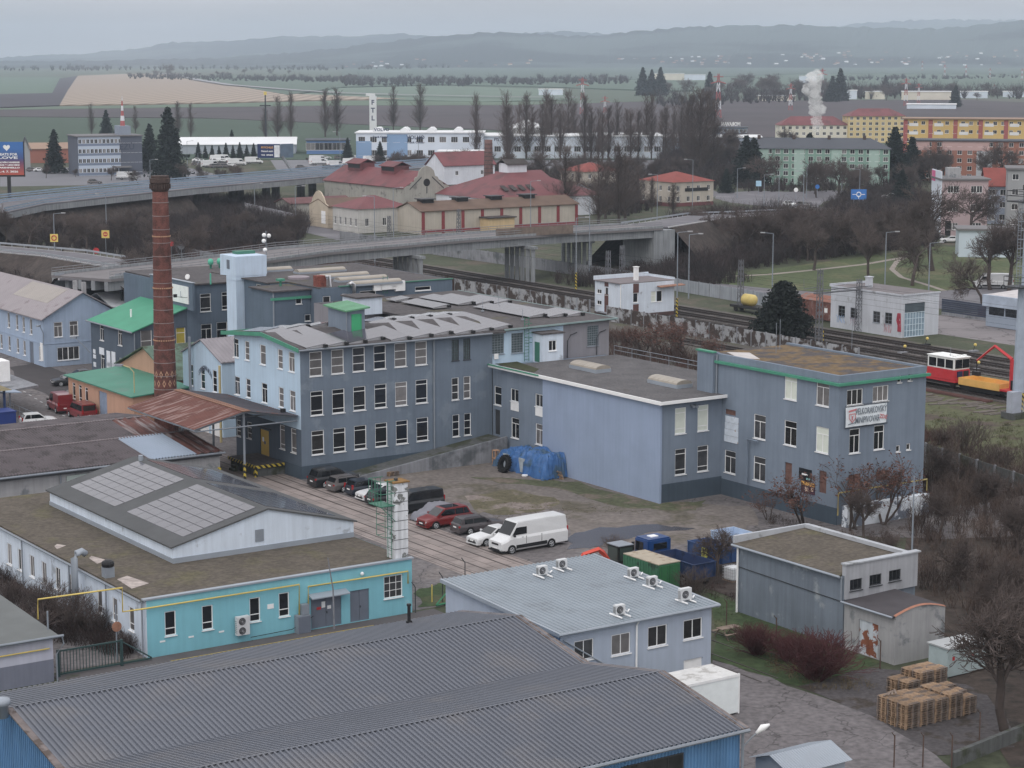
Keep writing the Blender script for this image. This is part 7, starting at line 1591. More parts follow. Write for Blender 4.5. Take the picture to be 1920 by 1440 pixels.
t, x, y = kb('yellow_gatehouse', 'small cream building with curved old gable and poster', 'old building', 617, 428, 11, 9, 5.0, plaster('cream_gate', S(176,162,142), .1, .2), ('g','x'), M('brown_roof', (0,0,0)), 1.6, wx=(2,1,1.0,1.6,1.5,0)); mb = MB(); prof = [(-4.5,0),(-4.5,5.4),(-3.4,5.8),(-2.6,7.2),(-1.2,8.4),(0,8.7),(1.2,8.4),(2.6,7.2),(3.4,5.8),(4.5,5.4),(4.5,0)]
mb.add([(x-.35,y+4.5+p[0],p[1]) for p in prof]+[(x-.02,y+4.5+p[0],p[1]) for p in prof], [tuple(range(11)),tuple(range(21,10,-1))]+[(i,11+i,12+i,i+1) for i in range(10)]); obj('curved_gable', mb, plaster('cream_gate', (0,0,0)), t); obj('poster', MB().box(x-.42,x-.36,y+1,y+3,1,4), white_paint, t)
kfence('old wall with faded murals along the side road', 233, 437, 240, 478, 3.2, M('mural_wall', S(150,150,156), .9, .2, .5, S(120,110,120), (.5,.6), .8), 'mural_wall'); kb('red_shed', 'low shed with dull red roof behind the mural wall', 'shed', 545, 405, 18, 8, 3.0, ob_w, ('g','x'), M('dull_red_roof', U(110,72,72), .8, .15, .5), 1.2)
t, x, y = kb('two_storey_house', 'cream two-storey house with red hipped roof and dark sign right of old brewery', 'house', 1262, 388, 14, 15, 6.6, cream_w, 'hip', red_tile, 2.4, wx=(4,2,1.1,1.4,1.3,2.9), wy=(4,2,1.1,1.4,1.3,2.9)); obj('red_plinth', MB().box(x-.05,x+14,y-.05,y-.004,0,1.0).box(x-.05,x-.004,y,y+15,0,1.0), red_roof_m, t); obj('sign', MB().box(x+4,x+12,y-.12,y-.01,4.0,4.9), black_plastic, t)
kb('hipped_house', 'cream house with red-brown hip roof hidden among the poplars', 'house', 1095, 360, 13, 12, 6, cream_w, 'hip', red_tile, 2.4, wx=(3,2,1.1,1.3,1.2,2.8), wy=(3,2,1.1,1.3,1.2,2.8)); kb('white_gabled_store', 'white gabled store behind the poplars', 'shed', 1050, 398, 12, 12, 4.5, ob_white, G2, M('brown_roof', (0,0,0)), 3)
kb('kiosk', 'small yellow kiosk with slate roof beside the bridge railing', 'kiosk', 918, 436, 7, 5, 3.2, plaster('kiosk_wall', S(190,164,120)), None, felt_dark)
# ================================================================ BACKGROUND BUILDINGS (facing frame)
def bb(name, label, cat_, uL, uR, vb, vt, depth, wall, rot=0, roof=None, rmat=None, rise=2.5, wy=None, wx=None, group=None, pm=None, wst='V2', ww=1.5, wh=1.4, over=.5, z0=0):
 X, Y = gp(uL, vb, z0); va = -math.atan2((uL+uR)/2-CX, F); r = va+rot; W_ = (uR-uL)/F*Y/max(.3, math.cos(rot)); h = zat(X, Y, vt)-z0
 t = thing(name, label, cat_, X, Y, z0, rot=r, group=group, frame='L')
 def grid(n, rows, L): sp = h/rows; return [(L*(i+.5)/n, sp*j+sp*.32, ww, wh, wst, (pm or (GW if (i*7+j*3)%4 else CU))) for i in range(n) for j in range(rows)]
 WY = grid(*wy, W_) if wy else (); WX = grid(*wx, depth) if wx else ()
 block(t, 0, W_, 0, depth, -.3, h, wall, WX, WY, gable=(roof[1], h+rise) if roof and roof[0] == 'g' else None)
 if roof and roof[0] == 'g': gable_roof(t, 0, W_, 0, depth, h, h+rise+.03, rmat, roof[1], over, .2)
 elif roof == 'hip':
  q = min(W_, depth)/2; o = over; m = MB().add([(-o,-o,h),(W_+o,-o,h),(W_+o,depth+o,h),(-o,depth+o,h),(q,depth/2,h+rise),(W_-q,depth/2,h+rise)], [(0,1,5,4),(1,2,5),(2,3,4,5),(3,0,4),(3,2,1,0)]); obj('roof', m, rmat, t)
 elif rmat: obj('roof', MB().box(-over,W_+over,-over,depth+over,h+.01,h+.4), rmat, t)
 return t, W_, h
def C(name, r, g, b, k=1.2): return M(name, lin(r,g,b,k), .9, .07, .1)
def panels(t, name, mat, rects):
 mb = MB()
 for x0, x1, z0, z1 in rects: mb.box(x0, x1, -.06, -.005, z0, z1)
 obj(name, mb, mat, t)
dk_roof = C('slate_roof', 84,88,96,1)
t, W_, h = bb('apartment_block', 'long pale green five-storey apartment block with dark slate roof', 'apartment block', 1388, 1662, 346, 278, 12, C('pale_green_wall', 118,152,138), 0, 'hip', dk_roof, 3.2, wy=(18,5))
for i in range(4): obj('chimney', MB().box(5+i*12,6,5,6.2,h+1,h+4) if False else MB().box(5+i*11,6+i*11,5,6.2,h+1,h+4), brick_dark, t)
panels(t, 'pale_bay', C('pale_bay', 150,176,166), [(W_*f,W_*f+3.2,0,h-.2) for f in (.12,.36,.61,.86)])
t, W_, h = bb('apartment_block', 'orange and pink four-storey block behind bare trees at right', 'apartment block', 1712, 1990, 338, 264, 12, C('orange_wall', 150,98,80), 0, None, dk_roof, wy=(15,5))
panels(t, 'pale_bay', C('pink_bay', 184,150,146), [(0,5,h-3,h-.1),(9,24,h-3,h-.1)]); panels(t, 'grey_bay', C('grey_bay', 164,168,174), [(20,25,0,h-3.2),(38,42,0,h-3.2)])
t, W_, h = bb('apartment_block', 'yellow and red apartment block with white balconies and brown roof', 'apartment block', 1692, 2010, 302, 223, 13, C('ochre_wall', 196,164,90), 0, None, C('brown_flat_roof', 160,132,112,1), wy=(22,5), over=.8)
panels(t, 'red_bay', C('red_bay', 160,82,78), [(i*9.4,i*9.4+1.6,0,h-.2) for i in range(7)]); panels(t, 'white_balcony', C('white_bay', 206,206,206), [(2.2+i*9.4,5.6+i*9.4,.6+3.2*j,1.8+3.2*j) for i in range(7) for j in range(5)])
bb('apartment_block', 'plain yellow block with dark red roof left of the colourful one', 'apartment block', 1590, 1694, 268, 218, 12, C('yellow_wall', 196,174,120), .25, 'hip', red_roof_m, 3.4, wy=(9,5), wx=(2,5)); bb('apartment_block', 'cream block with dark red hipped roof behind the steam plume', 'apartment block', 1462, 1588, 268, 235, 12, C('cream_wall', 200,194,178), .2, 'hip', red_roof_m, 4, wy=(10,3), wx=(2,3))
t, W_, h = bb('town_house', 'pink three-storey house with white party wall and pink sign', 'house', 1763, 1848, 442, 338, 11, C('pink_wall', 172,150,152), .2, None, C('flat_grey', 120,118,120,1), wy=(2,3), wst='V4', ww=2.6, wh=1.6); obj('party_wall', MB().box(-.3,-.01,-.2,11,0,h+2.0), C('white_party_wall', 196,204,214), t); obj('sign', MB().box(-.36,-.31,6.5,10.5,h-.6,h+1.8), C('pink_sign', 206,90,140), t); obj('chimney', MB().box(2,5,4,7,h+.4,h+2.6), old_wall, t); obj('door', MB().box(1.0,2.3,-.05,-.005,0,3.4), dkw, t)
bb('town_house', 'house with red tiled roof between the pink and the grey house', 'house', 1848, 1888, 420, 350, 14, C('blue_grey_house', 140,150,168), .1, ('g','x'), red_tile, 4, wy=(2,3)); bb('town_house', 'tall grey rendered house with small balcony at the right edge', 'house', 1886, 2000, 430, 318, 12, C('grey_house', 146,148,150), .05, None, C('flat_grey', 0,0,0), wy=(4,4)); bb('garage_building', 'white flat-roofed box building behind bare trees on the lawn edge', 'garage', 1797, 1900, 482, 432, 8, C('white_box_wall', 182,196,206), .1, None, C('flat_grey', 0,0,0))
vw = C('truck_centre_wall', 196,206,218); wr = C('white_hall_roof', 222,224,226,1)
t, W_, h = bb('truck_centre', 'white and blue truck service centre with dark lettering', 'truck centre', 668, 905, 300, 250, 22, vw, -.05, None, wr, wy=(11,2), ww=2.6, wh=2.2, wst='V3')
panels(t, 'blue_bay', C('truck_blue_bay', 118,150,186), [(12,20,0,h-.4)]); panels(t, 'blue_bay', C('truck_blue_bay', 0,0,0), [(0,6,.2,h-3)]); dl = paint('dark_letter', S(56,66,96))
put_text(t, 'VOLVO', 2.0, dl, 23.2, -.1, h-1.6, width=7, bold=.05); put_text(t, 'Truck Center', 1.1, dl, 23.2, -.1, h-3.5, width=7, bold=.03); put_text(t, 'Truck Center', 1.0, dl, 9.5, -.1, h-1.4, width=6, bold=.03); put_text(t, 'VOLVO', 1.6, dl, 10, -.1, h+1.4, width=6, bold=.05)
for i in range(4): obj('roof_dome', MB().tube([(8+i*10.5,3,h+.1),(8+i*10.5,20,h+.1)], 1.9, 10), wr, t)
t, W_, h = bb('haulage_hall', 'long white haulage hall behind the poplar row', 'hall', 905, 1240, 298, 256, 30, vw, .02, None, wr, wy=(18,1), ww=2.6, wh=2.2, wst='V3'); put_text(t, 'FTL - FIRST TRANSPORT LINES', 1.4, dl, 14, -.1, h-1.3, width=19, bold=.04); bb('haulage_hall', 'pale blue-grey hall right of the poplar row', 'hall', 1240, 1425, 292, 258, 24, C('blue_hall', 150,164,184), .02, None, wr); bb('haulage_shed', 'low white shed before the truck service centre', 'shed', 822, 905, 318, 285, 10, vw, -.05, None, wr); bb('domed_hall', 'white arched hall behind the poplars', 'hall', 955, 1020, 262, 240, 20, wr, 0, 'hip', wr, 4)
bb('dark_office', 'small office with white rooftop lettering beyond the apartment block', 'office', 1340, 1400, 262, 240, 14, C('blue_office', 120,134,156), 0, None, dk_roof, wy=(8,2)); X, Y = gp(1370, 262); t = thing('roof_lettering', 'white letters seen from behind on the small office roof', 'sign', X, Y, zat(X, Y, 240), frame='W'); put_text(t, 'MORAVAN', 2.6, white_paint, X, Y, zat(X, Y, 233), width=9, bold=.08).scale[0] *= -1
t, W_, h = bb('office_building', 'four-storey grey and white office slab with red and white mast', 'office', 148, 266, 330, 257, 16, C('light_office', 176,188,204), .22, None, C('flat_grey', 0,0,0), wy=(16,4), ww=1.1)
panels(t, 'dark_end', C('dark_office_wall', 84,90,104), [(W_*.66,W_,0,h)]); panels(t, 'window_band', C('band_blue', 112,126,150), [(0,W_*.66,.2+h/4*j,1.1+h/4*j) for j in range(4)]); obj('dark_side', MB().box(-.08,-.005,0,16,0,h), C('dark_office_wall', 0,0,0), t); put_text(t, 'EZÚ', 2.8, M('faint_letter', S(64,70,86)), W_*.76, -.12, h-3.6, width=5, bold=.05)
k = obj('plant_room', MB().box(W_*.68,W_*.86,3,10,h+.4,h+3.4), C('plant_grey', 130,140,156), t); obj('entrance', MB().box(W_*.55,W_*.8,-3.5,-.07,2.6,3.1), C('flat_grey', 0,0,0), t)
rwm = [M('pylon_red', S(160,80,80), .6), M('pylon_white', S(196,198,204), .6)]
mx = W_*.77;
for i in range(6): r0, r1 = .9-.14*i, .9-.14*(i+1); obj('mast_section', MB().tube([(mx,6,h+3.4+i*1.7),(mx,6,h+3.4+(i+1)*1.7)], [r0,r1], 5), rwm[i%2], t)
X, Y = gp(700, 268); ht = zat(X, Y, 180); t = thing('sign_pylon', 'tall white tapering pylon with dark letters FTL', 'sign pylon', X, Y, 0); obj('pylon', MB().prism([(X-1.6,Y-1),(X+1.6,Y-1),(X+1.6,Y+1),(X-1.6,Y+1)], 0, ht).box(X-3.2,X+1.0,Y-1,Y+1,ht,ht+1.2), wr, t)
for i, c_ in enumerate('FTL'): put_text(t, c_, 3.0, dl, X, Y-1.05, ht-3-i*3.6, bold=.1)
bb('long_shed', 'long low shed with white roof behind dark conifers', 'shed', 335, 552, 290, 272, 26, C('grey_shed', 150,158,168), -.05, ('g','x'), wr, 2.5); bb('brick_shed', 'low orange brick building left of the office slab', 'shed', 56, 134, 306, 280, 14, C('orange_brick', 150,92,76), 0, ('g','x'), C('brown_flat_roof', 0,0,0), 2); bb('grey_gable_house', 'grey gabled house behind the left billboard', 'house', 40, 57, 318, 285, 14, C('grey_house', 0,0,0), 0, ('g','y'), dk_roof, 5); bb('car_showroom', 'blue-fronted showroom right of the small billboard', 'showroom', 575, 655, 290, 264, 16, C('blue_front', 84,120,170), 0, None, dk_roof, wy=(5,1), ww=4, wh=3)
for i, q in enumerate(((1224,1282,152,138),(1280,1322,152,140),(1498,1530,158,143),(1690,1780,188,172),(1800,1850,184,172),(1580,1606,186,170),(1622,1658,186,172),(1700,1790,205,196),(1880,1960,182,172),(1420,1490,190,180),(1010,1055,180,168))): bb('distant_hall', 'pale distant hall, %s from the left beyond the dark field' % ORD[[1,2,4,8,10,5,6,7,11,3,0][i]], 'hall', *q, 25, vw if i % 3 else C('cream_wall', 0,0,0), 0, None, wr, group='distant halls')
def billboard(name, label, uL, uR, vt, vb, vbase, D=None):
 X, Y = gp((uL+uR)/2, vbase); W_ = (uR-uL)/F*Y; z1, z0 = zat(X, Y, vt), zat(X, Y, vb); t = thing(name, label, 'billboard', X, Y, 0); return t, X, Y, W_, z0, z1
t, X, Y, W_, z0, z1 = billboard('billboard', 'blue and orange festival billboard on a black post at left edge', -12, 47, 266, 328, 372)
bn_ = NT('festival_print'); gr = bn_.n('ShaderNodeSeparateXYZ'); tcx = bn_.n('ShaderNodeTexCoord'); bn_.l(tcx.outputs['Generated'], gr.inputs[0]); bn_.l(bn_.mix(bn_.rng(gr.outputs[2], 0, .5), lin(200,80,50), bn_.mix(bn_.rng(gr.outputs[2], .35, .8), lin(60,50,110), lin(30,110,190))), bn_.b.inputs['Base Color'])
obj('panel', MB().box(X-W_/2,X+W_/2,Y-.2,Y+.2,z0,z1), bn_.m, t); obj('post', MB().box(X-.4,X+.6,Y-.15,Y+.3,0,z0-.01), black_plastic, t); obj('frame', MB().box(X-W_/2-.2,X+W_/2+.25,Y-.1,Y+.28,z0-.5,z0-.01).box(X+W_/2,X+W_/2+.25,Y-.15,Y+.25,z0,z1+.1), black_plastic, t)
hh = z1-z0
for s_, zz, sz in (('BEATS FOR',.62,.95),('LOVE',.52,.95),('CALVIN HARRIS',.38,.6),('VEGAS & LIKE MIKE',.30,.5),('MARSHMELLO',.22,.55),('1.-4. 7. 2026',.1,.7)): put_text(t, s_, sz, white_paint, X, Y-.22, z0+hh*zz, width=W_*(.62 if sz > .6 else .75), bold=.03)
mb = MB(); cx_, cz_ = X-.2, z0+hh*.83; mb.add([(cx_+1.0*16/16*math.sin(a)**3, Y-.22, cz_+(13*math.cos(a)-5*math.cos(2*a)-2*math.cos(3*a)-math.cos(4*a))/16) for a in [2*math.pi*i/20 for i in range(20)]], [tuple(range(20))]); obj('heart', mb, white_paint, t)
t, X, Y, W_, z0, z1 = billboard('billboard', 'dark blue billboard beside the viaduct on a leaning concrete post', 484, 549, 270, 296, 345)
obj('panel', MB().box(X-W_/2,X+W_*.15,Y-.2,Y+.2,z0,z1), M('bb_navy', S(28,46,92), .5), t); obj('rear_panel', MB().prism([(X+W_*.16,Y),(X+W_/2,Y+3),(X+W_/2,Y+3.3),(X+W_*.16,Y+.3)], z0, z1), M('bb_back', S(86,104,124), .6), t); obj('picture', MB().box(X-.2,X+W_*.14,Y-.24,Y-.205,z0+.2,z1-.4), M('bb_white', S(200,204,210), .6, .2, 1), t)
for i in range(3): put_text(t, ('RYCHLE','Nenech auto','tu stat')[i], .8, (M('bb_orange', S(220,160,60)) if i == 0 else white_paint), X-W_*.22, Y-.24, z1-1.1-i*1.15, width=W_*.34, bold=.02)
obj('post', MB().tube([(X+W_*.75,Y,0),(X+W_*.2,Y,z0+.5)], [.75,.5], 6), concrete, t)
t, X, Y, W_, z0, z1 = billboard('direction_sign', 'big blue roundabout direction sign beside the road', 1595, 1624, 355, 374, 386); t['category'] = 'road sign'
sb = M('sign_blue', S(30,110,190), .5); obj('panel', MB().box(X-W_/2,X+W_/2,Y-.08,Y+.08,z0,z1), sb, t); mb = MB().tube([(X+.6*math.cos(a),Y-.1,(z0+z1)/2+.6*math.sin(a)) for a in [i*math.pi/6 for i in range(13)]], .14, 4, False).box(X-.1,X+.1,Y-.11,Y-.09,z0+.2,z0+1); mb.box(X-1.7,X-.7,Y-.11,Y-.09,(z0+z1)/2-.1,(z0+z1)/2+.1).box(X+.7,X+1.7,Y-.11,Y-.09,(z0+z1)/2-.1,(z0+z1)/2+.1); obj('symbol', mb, white_paint, t)
for s in (-1,1): obj('post', MB().box(X+s*W_*.3-.08,X+s*W_*.3+.08,Y+.09,Y+.25,0,z0+1), steel, t)
lamps = [(104,508,401,1,'with yellow sign above the grass slope'),(1080,545,409,1,'with striped foot by the vine wall'),(1105,520,372,-1,'tall one at the bridge abutment'),(1269,597,436,1,'with hooked head by the signal house'),(1448,538,438,-1,'on the lawn road behind the tracks'),(1659,538,436,1,'behind the graffiti shed roof'),(1741,551,456,1,'with curved head by the lawn path'),(1201,500,440,1,'under the bridge near the abutment'),(1291,560,440,1,'in the thicket behind signal house'),(703,500,369,-1,'behind the rear factory roof'),(738,446,353,1,'beside the old brewhouse'),(995,432,340,1,'in front of the malt house'),(1232,412,328,-1,'at the bridge end'),(1298,410,300,-1,'beside the two-storey house'),(1382,372,316,1,'left of the roundabout'),(1432,402,328,1,'with wide arm before the roundabout'),(1460,386,322,1,'first on the roundabout island'),(1506,390,322,-1,'second on the roundabout island'),(1512,372,308,-1,'behind the roundabout'),(1578,360,299,1,'before the pale green block'),(1611,385,318,-1,'next to the direction sign'),(200,440,365,-1,'above the thicket on the left'),(283,376,300,1,'on the viaduct behind the chimney'),(352,330,265,1,'left one on the viaduct far side'),(372,332,287,1,'right one on the viaduct far side'),(555,452,350,1,'by the side road'),(478,400,345,1,'at the viaduct piers'),(638,330,248,-1,'at the viaduct right end'),(1040,300,242,1,'double one behind the poplars'),(1128,292,242,1,'right double one behind poplars'),(785,330,268,1,'before the truck centre'),(1235,330,275,-1,'at the far road bend'),(1875,300,236,1,'before the colourful block')]
for u, v, vt, sd, note in lamps:
 X, Y = gp(u, v); h = zat(X, Y, vt); t = thing('street_lamp', 'grey street lamp '+note, 'street lamp', X, Y, 0, group='street lamps')
 obj('pole', MB().tube([(X,Y,0),(X,Y,h*.5),(X,Y,h)], [.13,.1,.07], 6), steel, t); obj('arm', MB().tube([(X,Y,h),(X+sd*1.6,Y-.2,h+.18)], .05, 5), steel, t); obj('lamp_head', MB().cbox((X+sd*1.9,Y-.25,h+.2), (.8,.32,.16)), alu, t)
 if 'striped' in note or 'hooked' in note: obj('stripe', MB().tube([(X,Y,.1),(X,Y,3.2)], .17, 8), hazard, t)
 if 'yellow' in note: z = zat(X, Y, 446); obj('sign_panel', MB().box(X-.75,X+.75,Y-.25,Y-.17,z-.75,z+.75), yellow, t); obj('red_ring', MB().tube([(X+.45*math.cos(a),Y-.28,z+.45*math.sin(a)) for a in [i*math.pi/6 for i in range(13)]], .1, 4, False), red_paint, t)
for u, v, vb_, lab, pm_, ring in ((199,439,478,'yellow no-entry sign standing over the slip road',yellow,1),(181,470,486,'left red round sign in the slip road bushes',red_paint,0),(322,456,486,'red round sign half behind the chimney',red_paint,0),(341,462,500,'round grey traffic mirror back right of the chimney',concrete,0),(1492,356,376,'white and blue sign at the roundabout middle',white_paint,0),(1532,350,372,'blue arrow sign left of the roundabout exit',sb,0),(1422,344,366,'pale blue map board at the roundabout',M('map_blue', S(150,190,214)),0)):
 X, Y = gp(u, vb_); z = zat(X, Y, v); t = thing('road_sign', lab, 'road sign', X, Y, 0); obj('post', MB().tube([(X,Y,0),(X,Y,z)], .06, 5), steel, t)
 if ring or 'board' in lab: obj('panel', MB().box(X-.8,X+.8,Y-.12,Y-.07,z-.8,z+.8), pm_, t)
 else: obj('disc', MB().tube([(X,Y-.12,z),(X,Y-.06,z)], .62, 16), pm_, t)
 if ring: obj('no_entry_disc', MB().tube([(X,Y-.15,z),(X,Y-.121,z)], .5, 16), red_paint, t); obj('bar', MB().box(X-.35,X+.35,Y-.17,Y-.151,z-.1,z+.1), yellow, t)
def pylon(u, vb, vt, lab):
 X, Y = gp(u, vb); h = zat(X, Y, vt); t = thing('power_pylon', lab, 'pylon', X, Y, 0, group='red and white power pylons'); n = 5; w0, w1 = h*.14, h*.03
 for i in range(n):
  m = MB(); f0, f1 = i/n, (i+1)/n; a, b = (w0+(w1-w0)*f0)/2, (w0+(w1-w0)*f1)/2
  for sx in (-1,1):
   for sy in (-1,1): m.tube([(X+sx*a,Y+sy*a,h*f0),(X+sx*b,Y+sy*b,h*f1)], h*.006, 4)
  for s in (-1,1): m.tube([(X-s*a,Y-a,h*f0),(X+s*b,Y-b,h*f1)], h*.004, 3); m.tube([(X-s*a,Y+a,h*f0),(X+s*b,Y+b,h*f1)], h*.004, 3)
  obj('lattice', m, rwm[i%2], t)
 obj('cross_arm', MB().tube([(X-h*.17,Y,h*.78),(X,Y,h*.83),(X+h*.17,Y,h*.78)], h*.012, 4).tube([(X-h*.11,Y,h*.93),(X+h*.11,Y,h*.93)], h*.01, 4), rwm[0], t)
for i, q in enumerate(((1346,222,138),(1092,215,145),(1482,208,156),(1698,200,146),(1722,196,156),(1541,185,128),(1694,126,114),(1729,134,114),(1771,147,121),(1811,146,122),(1856,149,128),(1916,152,128),(1134,232,180),(1864,178,158))): pylon(*q, 'red and white lattice power pylon, %s' % ('at the poplar row end','left of the poplar forest','behind the steam plume','broad one above the white halls','right beside the broad one','above the steam','smallest on the far field','second on the far field','third on the far field','fourth on the far field','fifth on the far field','last at the right edge','low behind the poplars','beside the small dark billboard')[i])
X, Y = gp(499, 272); h = zat(X, Y, 178); t = thing('floodlight_mast', 'dark floodlight mast with yellow flag-like top among left poplars', 'mast', X, Y, 0); obj('pole', MB().tube([(X,Y,0),(X,Y,h)], [.6,.3], 6), dark_steel, t); obj('lamp_ring', MB().box(X-2.5,X+2.5,Y-1,Y+1,h*.78,h*.8), dark_steel, t); obj('yellow_top', MB().box(X-.7,X+.7,Y-.2,Y+.2,h,h+1.5), yellow, t)
byl = {o['label']: o for o in bpy.data.objects if o.get('label') and o.get('category') in ('car','van')}
wv = [o for l, o in byl.items() if 'white panel van' in l][0]; wc = [o for l, o in byl.items() if 'right beside the long white van' in l][0]; bc_ = [o for l, o in byl.items() if 'dark blue hatch' in l][0]; gc = [o for l, o in byl.items() if 'grey estate car between' in l][0]
X, Y = gp(1862, 541); dup(wv, X, Y, .05, R(172), 'white panel van parked on the road by the bare trees', 'vehicles beyond the railway')
for u, v, src, rz, lab in ((1480,387,wc,-60,'pale car with lights leaving the roundabout'),(1507,389,bc_,-60,'dark car second in the queue at the roundabout'),(1525,398,wc,-60,'white car first in the queue towards the bridge'),(1782,455,wc,175,'white car parked before the pink house'),(1752,448,bc_,10,'dark car parked under the white party wall'),(1668,372,wc,170,'pale car parked right of the direction sign'),(75,322,wc,5,'white car parked near the festival billboard'),(100,324,bc_,5,'dark blue car parked beside the white one near billboard'),(62,322,gc,5,'grey car parked closest to the festival billboard'),(658,448,gc,30,'grey car on the side road behind the factory'),(178,345,gc,10,'grey car before the office slab'),(238,337,wv,10,'white van before the office slab entrance')):
 X, Y = gp(u, v); dup(src, X, Y, .06, R(rz), lab, 'vehicles beyond the railway')
rd = random.Random(21)
for i in range(34):
 u = rd.choice([rd.uniform(360,480), rd.uniform(560,660), rd.uniform(650,720)]); v = rd.uniform(302,316) if u < 500 else rd.uniform(298,318); X, Y = gp(u, v); dup(wv if i % 3 == 0 else (wc if i % 3 == 1 else bc_), X, Y, .06, R(rd.uniform(0,40)), 'vehicle in the crowded truck depot beyond the viaduct', 'vehicles in the truck depot')
hm = []
for i, (wl, rf) in enumerate(((C('village_white', 190,190,190), C('village_roof', 150,110,100,1)), (C('village_cream', 200,190,170), C('village_roof', 0,0,0)), (C('village_white', 0,0,0), wr))):
 m = MB().box(-7,7,-5,5,0,5); r = MB().add([(-7.4,-5.4,5),(7.4,-5.4,5),(7.4,5.4,5),(-7.4,5.4,5),(-7.4,0,9),(7.4,0,9)], [(0,1,5,4),(2,3,4,5),(1,2,5),(3,0,4)]); hm.append((mesh_of('house', m, wl), mesh_of('roof', r, rf)))
HP = [(0,117),(250,115),(420,110),(560,100),(640,93),(700,84),(800,72),(900,64),(1000,65),(1120,70),(1300,53),(1500,50),(1720,58),(1920,40)]
for i in range(120):
 z_ = rd.choice([(640,1000,.06,.3),(1150,1400,.1,.3),(1290,1660,.1,.32),(1500,1900,.1,.4),(1600,1920,.08,.3)]); u, f = rd.uniform(z_[0],z_[1]), rd.uniform(z_[2],z_[3]); D = 5700+1900*f; X = (u-CX)/F*7600*(1-(1-f)*.25); zt_ = H+(100-float(np.interp(u, [p[0] for p in HP], [p[1] for p in HP])))/F*7600; z = zt_*f**1.15-2*(1-f)
 k = hm[i%3]; o = bpy.data.objects.new('village_house', k[0]); COL.objects.link(o); o.location = (X, D, z-1.5); s = rd.uniform(.35,.8); o.scale = (s,s,s); o.rotation_euler = (0,0,rd.uniform(-.6,.6)); tag(o, 'tiny pale house in the hazy village below the hills', 'house', 'village houses below the hills'); link(bpy.data.objects.new('roof', k[1]), o)
# ================================================================ VEGETATION
def V3(a): return np.array(a, float)
def seg_mesh(name, segs, mat, sides=3, leaves=None, leafmat=None):
 S_ = np.array([(*a, *b, r0, r1) for a, b, r0, r1 in segs]); n = len(S_); p, q = S_[:,:3], S_[:,3:6]; d = q-p; d /= np.linalg.norm(d, axis=1)[:,None]+1e-9
 ref = np.where(np.abs(d[:,2:3]) < .9, np.array([[0,0,1.]]), np.array([[1.,0,0]])); a = np.cross(d, ref); a /= np.linalg.norm(a, axis=1)[:,None]+1e-9; b = np.cross(d, a); vs = []
 for k in range(sides):
  th = 2*math.pi*k/sides; o = a*math.cos(th)+b*math.sin(th); vs.append(p+o*S_[:,6:7]); vs.append(q+o*S_[:,7:8])
 V_ = np.stack(vs, 1).reshape(-1,3); base = np.arange(n)*2*sides; F_ = []
 for k in range(sides): k2 = (k+1)%sides; F_.append(np.stack([base+2*k, base+2*k2, base+2*k2+1, base+2*k+1], 1))
 F_ = np.concatenate(F_); nf = len(F_); mi = np.zeros(nf, int)
 if leaves is not None: F_ = np.concatenate([F_, np.arange(len(leaves)).reshape(-1,4)+len(V_)]); V_ = np.concatenate([V_, leaves]); mi = np.concatenate([mi, np.ones(len(leaves)//4, int)])
 return np_mesh(name, V_, F_, [mat]+([leafmat] if leafmat else []), mi)
def np_mesh(name, V_, F_, mats, mi=None):
 me = bpy.data.meshes.new(name); k = F_.shape[1]; me.vertices.add(len(V_)); me.vertices.foreach_set('co', np.ascontiguousarray(V_, dtype=np.float32).ravel()); me.loops.add(F_.size); me.loops.foreach_set('vertex_index', F_.ravel().astype(np.int32))
 me.polygons.add(len(F_)); me.polygons.foreach_set('loop_start', np.arange(0, F_.size, k, dtype=np.int32)); me.polygons.foreach_set('loop_total', np.full(len(F_), k, dtype=np.int32))
 for m in mats: me.materials.append(m)
 if mi is not None: me.polygons.foreach_set('material_index', mi.astype(np.int32))
 me.update(calc_edges=True); me.validate(); return me
def unit(v): return v/(np.linalg.norm(v)+1e-9)
bark = M('bark', U(80,70,66), .95, .2, 1.5, rnd=.12); twig = M('twig', U(96,84,80), .95, .15, .3, rnd=.15); twig_red = M('red_twig', U(92,52,54), .95, .2, .5); leaf_b = M('brown_leaf', U(104,70,60), .9, .25, .5); pale_bark = M('pale_bark', U(142,134,120), .9, .2, 1)
needle = M('needles', U(34,46,44), .9, .3, .35, U(48,60,54), (.5,.65), 1.5, rnd=.15); needle2 = M('pine_needles', U(32,40,38), .9, .3, .4, U(52,60,54), (.52,.66), 1.2)
def grow(rs, out, p, d, L_, r, lvl, mx, ang, up, nch, rmin):
 k = 3; q = p
 for i in range(k):
  d = unit(d+rs.normal(0, .13, 3)+V3([0,0,up])); e = q+d*L_/k; r1 = max(rmin, r*(1-.28*(i+1)/k)); out.append((lvl, q, e, max(rmin, r*(1-.28*i/k)), r1))
  if lvl < mx and (i > 0 or lvl > 0):
   for c in range(nch[lvl] if i == k-1 else max(1, nch[lvl]-1)):
    pr = unit(np.cross(d, rs.normal(0,1,3))); a = ang*rs.uniform(.6,1.3); grow(rs, out, e, unit(d*math.cos(a)+pr*math.sin(a)), L_*rs.uniform(.5,.72), r1*.6, lvl+1, mx, ang, up, nch, rmin)
  q = e
